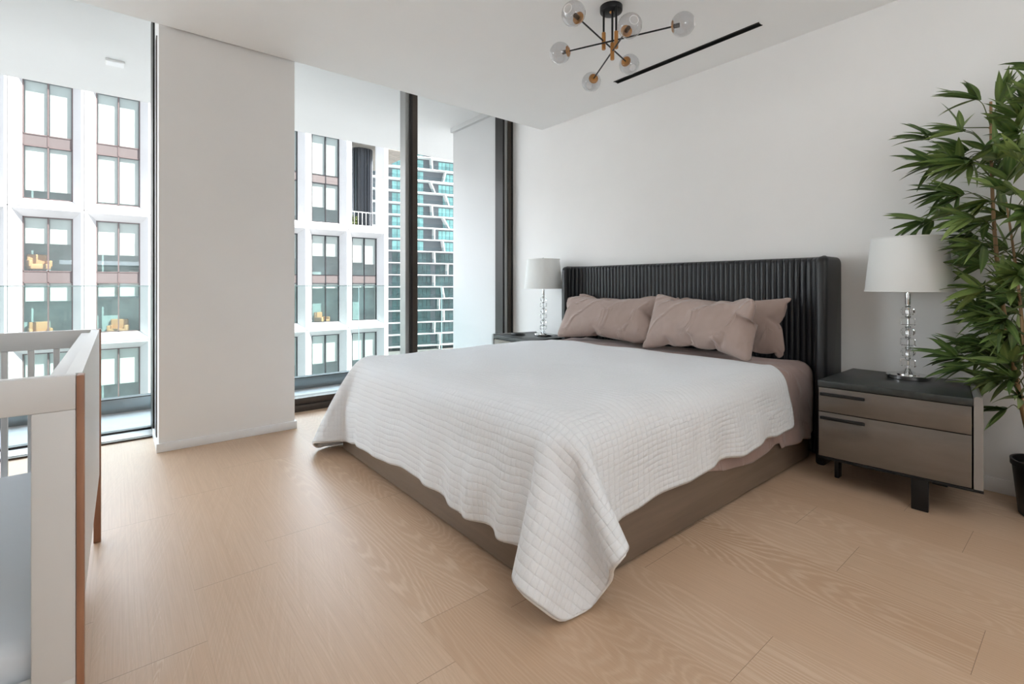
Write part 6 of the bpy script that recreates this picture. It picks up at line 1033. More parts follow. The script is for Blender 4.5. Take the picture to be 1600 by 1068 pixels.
-1,0,0,0,0,-1,-1,0,-1,0,0,-4,-3,0,1,2,0,1,1,0,4,1,2,-11,-11,-2,5,8,-3,6,3,0,-4,-2,-1,9,3,2,0,0,1,2,0,0,1,0,2,-1,0,-3,-1,0,-2,-1,-1,-1,0,21,-3,0,0,0,0,
0,1,0,0,0,0,0,0,-4,0,2,-3,0,1,-2,-1,0,-1,-1,0,-1,0,0,-2,-1,0,0,0,1,3,1,0,-6,-4,-1,3,2,0,1,1,-1,3,2,3,-12,-15,0,7,11,-7,4,3,1,1,1,0,5,1,1,1,0,2,0,0,-1,
-1,-3,-9,1,2,3,1,1,1,0,21,-3,0,0,0,0,0,1,0,0,-1,-12,-4,8,4,3,-4,-4,-2,1,-2,-2,0,0,1,0,-1,-2,0,0,0,0,-1,-1,-1,-2,-2,0,7,6,1,-10,-15,-5,1,6,1,4,6,0,6,4,
3,-10,-16,7,13,17,-11,-4,-2,-1,0,1,1,-3,-4,-4,11,6,6,2,-1,8,-1,0,-13,19,-21,-7,0,21,-1,1,0,-2,-2,0,1,-15,-9,10,13,9,-11,-14,-8,4,1,1,1,0,0,0,-1,-1,0,
-1,0,0,0,0,0,-1,-3,0,2,4,0,-3,-4,0,4,3,4,-5,-16,-6,0,4,-1,0,-7,-2,6,18,-7,-4,-2,5,3,4,0,2,2,0,7,4,5,-10,-10,-7,15,10,16,13,-21,9,-19,14,-2,0,20,6,0,0,
1,-18,-18,4,17,17,-21,-18,-9,11,1,2,1,-1,-2,-1,-1,0,0,0,-1,0,1,0,1,-1,-1,0,1,2,0,-1,-2,0,-1,-2,0,1,3,0,6,7,5,-4,-26,-13,3,23,-3,-3,-3,2,-2,-3,3,2,3,0,
2,3,-1,3,4,1,8,4,6,-13,-17,-14,8,14,17,2,-2,6,0,13,17,-21,-15,-16,17,10,-21,-18,-11,22,1,9,-1,1,0,0,-1,0,0,1,0,1,-1,0,0,0,0,-1,0,0,0,0,-1,0,0,-2,0,0,
1,0,1,2,1,-1,0,0,0,-1,-5,1,1,-1,0,1,1,-1,-2,0,1,3,-1,1,2,-1,3,4,-1,4,3,2,9,4,11,-13,-10,-16,10,-8,-11,8,-16,13,-9,1,2,-19,7,-13,-1,9,-1,0,-1,0,-1,1,0,
1,0,0,-1,0,-1,1,0,0,-1,-1,0,1,0,0,0,0,0,-1,0,0,1,0,0,-1,1,1,2,5,1,-1,0,-6,0,-1,1,0,-1,0,0,0,2,-1,-1,-1,2,2,0,1,4,-2,0,1,0,2,3,2,11,-3,-15,-2,1,1,
], [
8,-452,-214,-12,-14,11,-10,-3,19,-8,5,19,-9,-15,12,1,3,20,0,4,21,1,4,21,1,4,21,1,3,21,1,4,21,0,3,21,11,18,5,9,15,12,2,-1,20,-7,-15,14,-4,-11,18,-2,-7,
20,-2,-7,20,-2,-7,20,-1,-6,20,-2,-5,20,-1,1,22,1,-19,10,12,2,17,-18,11,-4,8,8,9,-7,-8,-12,-2,-11,-2,0,11,7,-1,-1,1,1,-1,0,-1,-2,0,0,0,0,-1,0,0,0,-1,0,
3,6,-2,0,-1,2,-2,-3,4,2,3,1,0,0,-2,-1,0,0,-1,-2,-1,0,0,0,0,-1,0,-1,-1,0,0,-1,0,0,-7,-2,12,21,6,-3,-5,3,-13,17,3,-6,-9,-8,16,12,14,-9,-1,-9,0,-2,-1,-4,
-3,0,-2,-1,0,0,-1,0,-1,-1,0,0,-1,0,-1,0,0,5,5,-5,-6,-12,13,1,4,-4,2,4,-1,-1,0,1,1,0,-1,0,0,1,-1,-1,-1,1,1,0,1,2,1,3,2,0,10,6,-1,-5,-4,4,8,4,-7,-7,15,
12,-5,1,-5,-9,-16,-9,17,19,10,-9,-1,-9,-1,-1,-1,-1,-2,1,-1,0,0,-1,-1,0,0,-1,0,-1,-2,0,-2,-7,5,0,3,-1,-1,-1,2,2,4,-3,5,4,5,-5,-3,-4,1,1,0,2,1,1,1,3,0,
3,1,0,8,4,-1,-4,-2,2,6,3,-4,2,0,-3,12,-6,17,-5,15,0,-10,12,-18,-16,-13,-6,15,13,11,-9,-4,-5,0,0,-1,0,0,0,-1,-1,0,-1,0,0,0,0,1,-3,-3,1,-1,-2,1,-1,-6,5,
0,4,-4,4,5,2,0,0,0,0,0,-1,1,2,1,3,1,1,6,4,-2,-5,-3,2,8,3,-4,3,0,-2,0,0,-1,-1,21,-6,-1,-1,0,-1,1,4,1,0,1,-13,-7,-5,5,5,5,0,0,0,-1,0,0,0,-1,0,-1,0,0,-1,
-1,-1,-3,-2,1,-1,-2,1,-2,-4,1,-1,-1,2,3,6,1,0,-1,-1,2,2,2,3,2,-1,5,3,-1,-3,-2,2,7,3,-3,2,0,-2,0,0,-1,2,0,-2,-2,20,-5,-1,-1,-4,1,2,8,0,0,1,1,0,1,-2,0,
-2,-5,-1,0,-1,0,0,-1,0,0,0,-1,0,-1,0,0,-2,-2,0,-3,-3,0,-3,-2,1,-2,-8,5,4,8,-3,1,2,2,3,3,0,6,3,-1,-3,-2,1,5,3,-2,3,0,-2,1,0,0,1,0,-2,0,0,0,-2,21,-4,1,
0,3,1,0,3,-1,0,-1,0,0,0,-1,0,0,-2,0,-2,-3,-1,0,0,0,0,-1,0,0,0,0,0,-1,0,0,-2,-1,0,-2,-2,0,-3,-3,1,-2,-2,1,4,3,4,4,3,-1,0,1,0,6,2,-2,3,0,-2,0,1,0,1,-1,
-1,0,0,-1,0,0,0,-1,21,-1,0,1,1,2,-1,4,-1,0,-2,0,0,-1,-1,0,-1,-1,0,0,-1,0,-1,-2,-1,0,-1,0,0,0,0,0,-1,0,0,-1,0,0,-2,-2,0,-3,-2,0,-5,-6,2,12,11,1,2,0,-1,
1,0,0,1,0,-1,0,0,0,1,0,0,0,1,-1,1,-1,0,0,0,-1,-1,21,1,1,0,1,-2,0,-3,3,0,3,-2,0,-2,0,0,1,-1,1,0,-1,-1,-1,0,0,0,-1,0,-1,-1,0,0,1,-1,0,0,0,0,0,1,0,1,0,1,
3,0,-1,-1,0,1,0,0,1,0,0,-1,0,0,0,0,0,0,1,0,-1,0,0,0,0,0,-1,0,0,0,0,22,1,-1,-1,-1,0,0,1,-1,0,-2,2,1,3,-1,0,-2,0,-1,0,0,0,0,-2,0,0,0,0,0,0,0,0,-1,0,0,1,
0,0,1,0,0,1,0,-1,0,1,1,0,-1,0,-1,0,0,0,0,0,0,1,0,1,-1,0,0,0,-1,1,0,-1,0,1,1,0,-1,-1,-1,21,1,1,0,0,0,0,-1,-1,1,1,0,-1,-1,0,0,1,0,0,-1,-1,0,1,0,1,-1,-1,
-1,0,0,0,0,1,0,0,-1,0,0,2,0,0,0,0,0,0,0,0,0,0,0,0,0,0,0,0,0,0,0,0,1,1,-1,0,-1,1,0,0,-1,1,0,-1,-1,0,0,0,21,1,-1,0,0,0,1,0,1,-1,0,-1,0,0,0,0,-1,0,0,1,
-1,0,-1,0,0,0,0,0,0,0,0,0,-1,1,0,1,-1,0,0,0,0,1,1,0,0,-1,0,-1,0,0,1,1,0,0,-1,0,0,0,0,0,0,0,0,1,-1,1,-1,0,0,0,-1,1,0,1,1,20,6,0,1,-4,-1,0,-1,-1,0,0,0,
0,-1,1,0,1,-1,0,-1,0,1,0,-1,-1,0,0,0,0,0,0,0,0,0,0,1,1,0,0,0,0,0,-1,0,0,0,0,0,0,0,0,0,0,0,0,0,1,0,0,-1,0,-1,1,0,0,0,0,0,0,0,0,0,0,-1,0,22,-1,0,-1,5,0,
0,-2,0,0,-1,0,0,0,-1,0,-1,-1,0,0,0,0,0,0,0,0,0,1,0,0,-1,0,0,0,0,0,0,0,0,0,0,0,0,0,1,0,0,0,1,0,-1,-1,0,1,1,0,0,-1,-1,1,0,1,0,0,-1,0,1,0,0,-1,-1,0,0,0,
0,21,3,0,0,-3,0,0,2,0,0,-1,-1,0,0,0,0,0,0,1,0,0,-1,-1,0,0,0,-1,0,0,0,0,0,1,0,0,-1,0,0,1,0,0,0,0,0,-1,0,0,1,0,0,0,0,0,0,0,0,0,0,0,0,0,-1,1,0,0,0,0,-1,
0,0,1,0,1,-1,0,21,2,0,1,0,0,-1,-1,0,0,0,0,1,0,-1,0,0,0,-1,-1,0,0,0,-1,0,0,1,0,0,-1,0,0,0,0,0,1,0,0,-1,0,0,0,0,0,1,0,0,-1,0,0,1,0,-1,0,0,1,0,1,0,1,-1,
0,-1,0,-1,1,0,0,0,0,-1,0,0,0,0,21,2,0,0,0,0,0,0,-1,1,-1,0,-1,0,0,0,-1,0,0,0,-1,0,1,1,1,-1,-1,-1,0,0,1,0,0,-1,0,0,0,0,1,0,0,0,0,0,0,1,0,0,-1,0,0,0,0,0,
0,0,1,0,-1,0,1,0,0,-1,0,0,0,0,0,0,0,0,0,-1,1,21,2,-1,0,0,0,0,-1,0,0,1,0,0,-1,0,0,0,-1,0,0,0,0,-1,-1,0,0,0,0,0,1,0,0,0,1,0,0,-1,0,-1,0,0,1,1,0,-1,-1,0,
1,0,0,0,1,0,0,-1,-1,0,0,1,0,0,-1,1,1,0,0,-1,-1,0,1,0,0,-1,1,0,21,2,1,0,-1,-1,0,1,0,0,-1,0,0,-1,-1,0,0,0,0,0,0,1,0,0,-1,0,0,0,0,-1,0,0,0,0,0,0,1,0,1,0,
0,-1,-1,0,1,0,0,-1,0,0,0,0,0,1,0,0,0,0,-1,1,0,0,0,0,0,0,0,0,1,0,-2,0,0,1,0,21,2,0,0,0,0,1,-1,0,-1,0,-1,0,0,0,0,0,0,0,-1,0,0,0,-1,0,0,0,1,0,1,-1,0,0,0,
0,0,0,0,0,0,0,0,0,0,-1,0,0,1,0,0,0,0,0,0,1,0,1,-1,0,0,0,-1,0,0,0,0,0,0,-1,0,2,1,0,-6,0,21,2,0,0,0,0,0,0,0,0,-1,0,0,0,0,0,-1,-1,1,1,-1,-1,-1,1,0,0,0,0,
0,-1,0,0,1,0,0,0,0,0,0,0,0,0,0,0,0,0,0,1,1,0,-2,-1,1,1,0,-1,0,1,-1,0,-1,0,1,0,-1,0,1,0,1,-1,-1,-1,0,5,0,21,2,0,0,0,0,0,0,0,0,0,0,1,-1,-1,0,0,0,-1,-1,
0,0,0,-1,0,0,1,0,0,0,1,0,0,-1,0,0,0,0,0,0,0,0,0,1,-1,0,-1,-2,-1,1,7,1,-4,1,-1,-1,-4,1,4,0,1,-1,0,-1,-1,1,0,-1,-1,0,0,1,0,0,0,21,2,0,0,0,1,0,-1,-1,0,0,
-1,0,0,0,0,0,0,0,-1,0,0,0,0,0,0,-1,0,0,1,0,0,0,1,0,1,0,0,-1,0,0,0,0,0,1,0,0,0,0,0,-3,-1,2,-1,0,1,8,-1,-9,-4,1,5,1,0,-1,-1,0,0,1,0,-1,-1,0,0,1,22,2,-1,
-1,0,0,0,0,0,1,0,0,-1,-1,0,0,-1,-1,0,0,0,0,0,-1,1,0,1,-1,0,0,0,0,0,0,0,0,0,0,1,0,1,0,0,-1,0,0,0,3,0,-1,-4,0,2,0,0,0,-3,-2,5,8,-2,-17,1,0,-2,0,-2,-1,
-4,5,7,1,-1,-1,0,21,1,1,1,1,-1,-1,0,0,0,-1,0,0,0,-1,0,0,1,0,0,-2,0,-1,1,0,0,-1,0,0,1,0,0,1,0,0,0,0,0,0,0,0,0,0,0,0,0,1,-3,0,0,7,-1,-4,-3,1,2,-1,1,1,
-3,-4,11,-1,-1,1,2,4,-9,4,-2,-12,0,0,-1,0,21,2,0,0,0,1,0,1,-1,0,0,-1,0,-2,1,0,0,-1,0,-1,0,1,0,3,-1,1,-3,0,-1,1,0,0,0,0,0,0,0,0,1,0,0,0,0,0,0,0,0,0,0,
0,-2,0,2,7,-1,-7,1,-1,-2,-5,2,7,-1,0,2,-3,-5,11,1,-3,3,-1,0,0,0,19,9,6,-9,8,0,1,0,0,1,-1,0,1,0,-4,8,-12,1,0,1,3,-2,2,-11,1,-8,4,2,1,1,0,0,1,0,0,0,0,0,
-1,0,0,1,0,0,0,-1,-1,3,0,0,-4,0,2,-3,-1,3,-1,0,2,7,1,-9,-1,0,2,-1,1,3,-1,-1,2,0,0,1,0,17,13,-3,1,-23,0,0,0,0,0,0,1,2,2,9,-1,16,-3,1,-3,-9,0,-11,5,2,5,
1,-1,1,0,0,0,-1,0,0,1,0,0,0,0,0,0,0,0,1,0,0,-2,0,0,4,0,-2,-3,0,3,0,0,-1,-3,0,5,0,0,0,3,0,-5,-1,0,2,0,0,0,1,11,-18,-4,8,8,0,1,2,1,0,1,0,0,-1,-6,-5,-4,
1,2,1,7,4,9,6,-1,3,-3,1,-1,-2,0,0,1,0,0,-1,0,0,1,0,0,0,0,0,0,1,0,0,-1,0,-2,0,1,1,0,-1,0,0,1,-1,0,0,1,0,0,-1,0,1,0,0,0,1,0,0,0,20,-9,1,1,7,-1,0,-2,0,0,
1,0,0,1,1,0,-1,1,0,2,3,0,3,-5,0,-2,2,0,0,0,0,0,0,0,0,0,0,0,0,0,0,0,0,0,0,0,0,0,0,0,-1,0,0,0,0,1,0,0,0,0,0,0,-1,0,0,0,0,1,0,0,0,0,0,0,0,21,-3,0,0,0,0,
0,0,1,0,0,0,0,1,0,0,1,1,0,1,-2,0,-1,3,0,1,0,0,0,0,0,0,-1,0,0,0,1,0,-1,-1,-1,0,0,0,0,0,1,1,0,0,0,0,0,0,0,0,-1,0,0,0,0,1,0,0,0,-1,0,1,1,0,-1,-1,1,1,0,
21,-2,0,0,-1,0,0,0,0,0,1,1,0,0,0,1,1,1,-1,1,1,0,-1,0,0,1,0,0,0,-1,0,0,0,1,0,0,-1,0,0,1,0,0,-1,0,0,0,0,-1,0,0,0,1,0,0,0,0,0,-1,1,-1,0,0,0,0,0,0,0,0,0,
0,1,0,0,0,0,21,-3,0,0,1,1,0,0,-1,0,0,1,0,1,1,0,0,0,0,0,0,0,1,1,0,0,0,0,0,0,0,0,-1,0,0,0,0,0,1,0,0,0,1,0,-1,-1,0,0,1,0,0,-1,0,-1,0,1,-1,1,0,1,-1,0,0,0,
0,0,0,0,-1,0,1,0,0,0,1,21,-3,-1,0,0,0,0,0,1,0,1,0,0,0,0,0,1,1,1,0,0,-1,1,0,0,-1,1,0,1,0,0,0,0,0,0,0,0,0,-1,0,0,0,0,0,0,0,0,0,0,0,-1,0,0,0,0,0,0,0,0,0,
1,0,-1,-1,2,0,0,0,0,1,0,0,-1,0,0,21,-3,1,0,0,-1,0,1,1,0,0,0,0,1,1,0,0,0,0,1,1,0,0,0,0,0,-1,0,0,1,1,0,0,-1,0,-1,0,0,0,0,0,0,0,0,0,0,0,0,0,0,0,0,1,-1,0,
-1,0,0,1,-1,0,0,0,1,0,0,0,0,0,-1,0,1,0,1,0,21,-2,0,0,0,1,0,0,-1,1,0,1,-1,1,0,0,1,1,0,-1,0,0,0,1,0,1,0,0,0,0,0,0,0,0,0,0,0,0,0,0,0,-1,0,0,0,0,0,0,0,0,
0,0,0,0,0,1,-1,0,-1,0,0,1,0,0,0,-1,0,1,0,0,0,0,0,0,0,21,-3,0,0,0,0,0,1,1,0,0,0,0,0,1,0,1,0,0,1,1,0,0,-1,0,0,1,0,0,0,0,-1,-1,0,1,1,0,0,-1,0,0,0,0,0,1,
1,0,-1,-1,0,-1,0,0,0,0,0,0,0,1,0,0,0,-1,0,0,1,0,0,0,0,1,-1,0,0,0,21,-3,0,0,1,1,0,-1,0,0,2,0,1,0,0,-1,0,1,0,0,0,0,1,1,0,0,0,0,0,0,0,0,1,0,-1,-2,0,1,1,
0,0,0,0,0,-1,0,0,0,0,0,0,0,0,-1,1,0,0,-1,1,0,0,-1,0,0,1,-1,0,1,0,0,0,0,0,-1,1,21,-3,0,0,0,-1,0,1,1,0,0,0,0,1,1,0,0,0,0,1,1,0,0,0,0,0,1,0,-1,-1,0,1,0,
0,0,0,0,0,-1,0,0,0,0,0,0,0,0,0,0,0,0,1,0,0,-1,0,-1,1,0,-2,-1,2,3,0,-3,-2,0,1,2,0,-5,-2,1,6,0,21,-2,0,0,0,1,0,0,-1,0,0,1,0,1,1,1,0,1,-1,1,0,0,-1,1,0,1,
-1,0,0,1,-1,0,-1,1,0,0,0,0,0,0,0,0,0,0,-1,0,0,0,0,0,0,0,0,1,0,0,-1,0,0,0,0,1,-4,0,3,4,0,-6,-4,-1,9,2,1,-10,0,21,-3,0,0,0,0,0,1,1,0,1,1,0,0,0,0,1,0,0,
-1,1,0,1,0,0,0,1,0,0,0,0,0,0,0,0,0,0,-1,-1,0,1,-1,0,0,0,0,0,0,0,0,0,0,0,0,0,0,1,0,0,-1,1,-1,0,-1,1,-4,-1,7,1,0,-2,0,-2,5,0,21,-3,1,0,1,0,1,0,0,-1,0,0,
0,1,1,0,0,1,0,1,0,0,0,2,0,0,0,-1,1,1,1,0,3,-2,0,-3,1,-1,-1,1,0,0,0,0,-3,0,0,-1,1,0,2,-1,0,-1,0,0,0,0,-1,1,0,1,-1,0,1,0,0,0,0,0,-1,-2,0,6,1,21,-2,-1,0,
-1,0,0,1,1,0,1,1,0,0,0,0,1,2,0,0,3,-1,1,1,0,0,4,-2,0,-3,1,0,-3,1,0,8,-4,0,-2,1,-1,-5,3,-1,1,0,1,5,-4,-2,-9,5,1,2,-1,-1,-3,1,2,0,0,0,-1,0,-1,-1,0,2,-2,
0,3,2,-3,-15,0,21,-3,0,0,1,1,0,0,0,0,0,1,0,1,3,0,1,2,-1,1,2,0,0,2,-2,0,1,0,0,0,0,0,2,-1,0,-4,2,1,7,-5,0,-5,4,-2,1,-1,-1,-9,4,3,13,-8,-5,-13,8,2,1,0,
-1,-2,0,1,0,0,1,1,0,-2,1,-1,-1,-3,-2,-7,0,21,-3,1,0,1,-1,0,0,1,1,0,3,-1,2,3,-1,1,3,-1,0,2,-1,0,0,0,0,0,-1,0,2,-1,0,2,-2,0,-2,2,0,-4,3,0,8,-9,4,3,-13,
-7,-5,15,-7,-10,8,5,5,-2,0,-3,1,1,2,-2,-2,-6,4,4,2,-1,-2,0,0,0,-6,0,-6,0,21,-3,0,0,1,0,0,0,10,-3,6,-2,2,-3,4,-2,0,4,-3,0,-2,1,0,1,0,1,-2,2,0,4,-5,0,
-2,2,0,3,-2,0,1,-3,0,1,-2,-1,1,-2,-2,-1,2,-2,-5,7,-3,0,0,1,-1,1,1,-8,5,3,9,-11,-10,-9,10,7,0,0,-1,5,-2,6,0,21,-2,1,0,0,14,-8,9,-11,8,-9,12,-6,4,2,-4,
-1,-3,4,1,2,-2,0,0,-1,-1,1,-1,0,0,2,0,1,-2,0,0,-2,0,1,0,0,1,-2,-1,-1,-1,0,1,-1,0,-3,6,-4,-1,1,-1,-2,2,-1,0,1,1,-6,5,7,9,-16,-12,-12,16,5,3,-2,9,1,21,
5,16,-17,7,-14,15,-21,16,-10,9,0,1,0,-1,3,2,1,-3,-1,1,0,0,0,-1,0,0,-1,0,0,0,0,0,0,0,0,-1,0,0,-1,-1,0,1,1,0,1,1,-4,3,-10,4,-4,4,-1,3,-1,-2,3,0,-1,0,0,
-3,3,2,-7,4,10,14,-20,-14,-12,14,21,21,-3,1,-17,10,-21,17,-12,22,0,10,-2,0,0,1,0,0,-1,0,1,0,0,-1,0,0,1,0,0,0,0,0,-1,0,0,0,0,0,1,0,0,0,1,0,0,-1,-2,3,4,
1,0,-8,1,-4,1,-1,1,0,0,2,-1,-4,6,-2,3,-6,-2,-2,4,2,-13,5,18,-23,-9,-6,
])
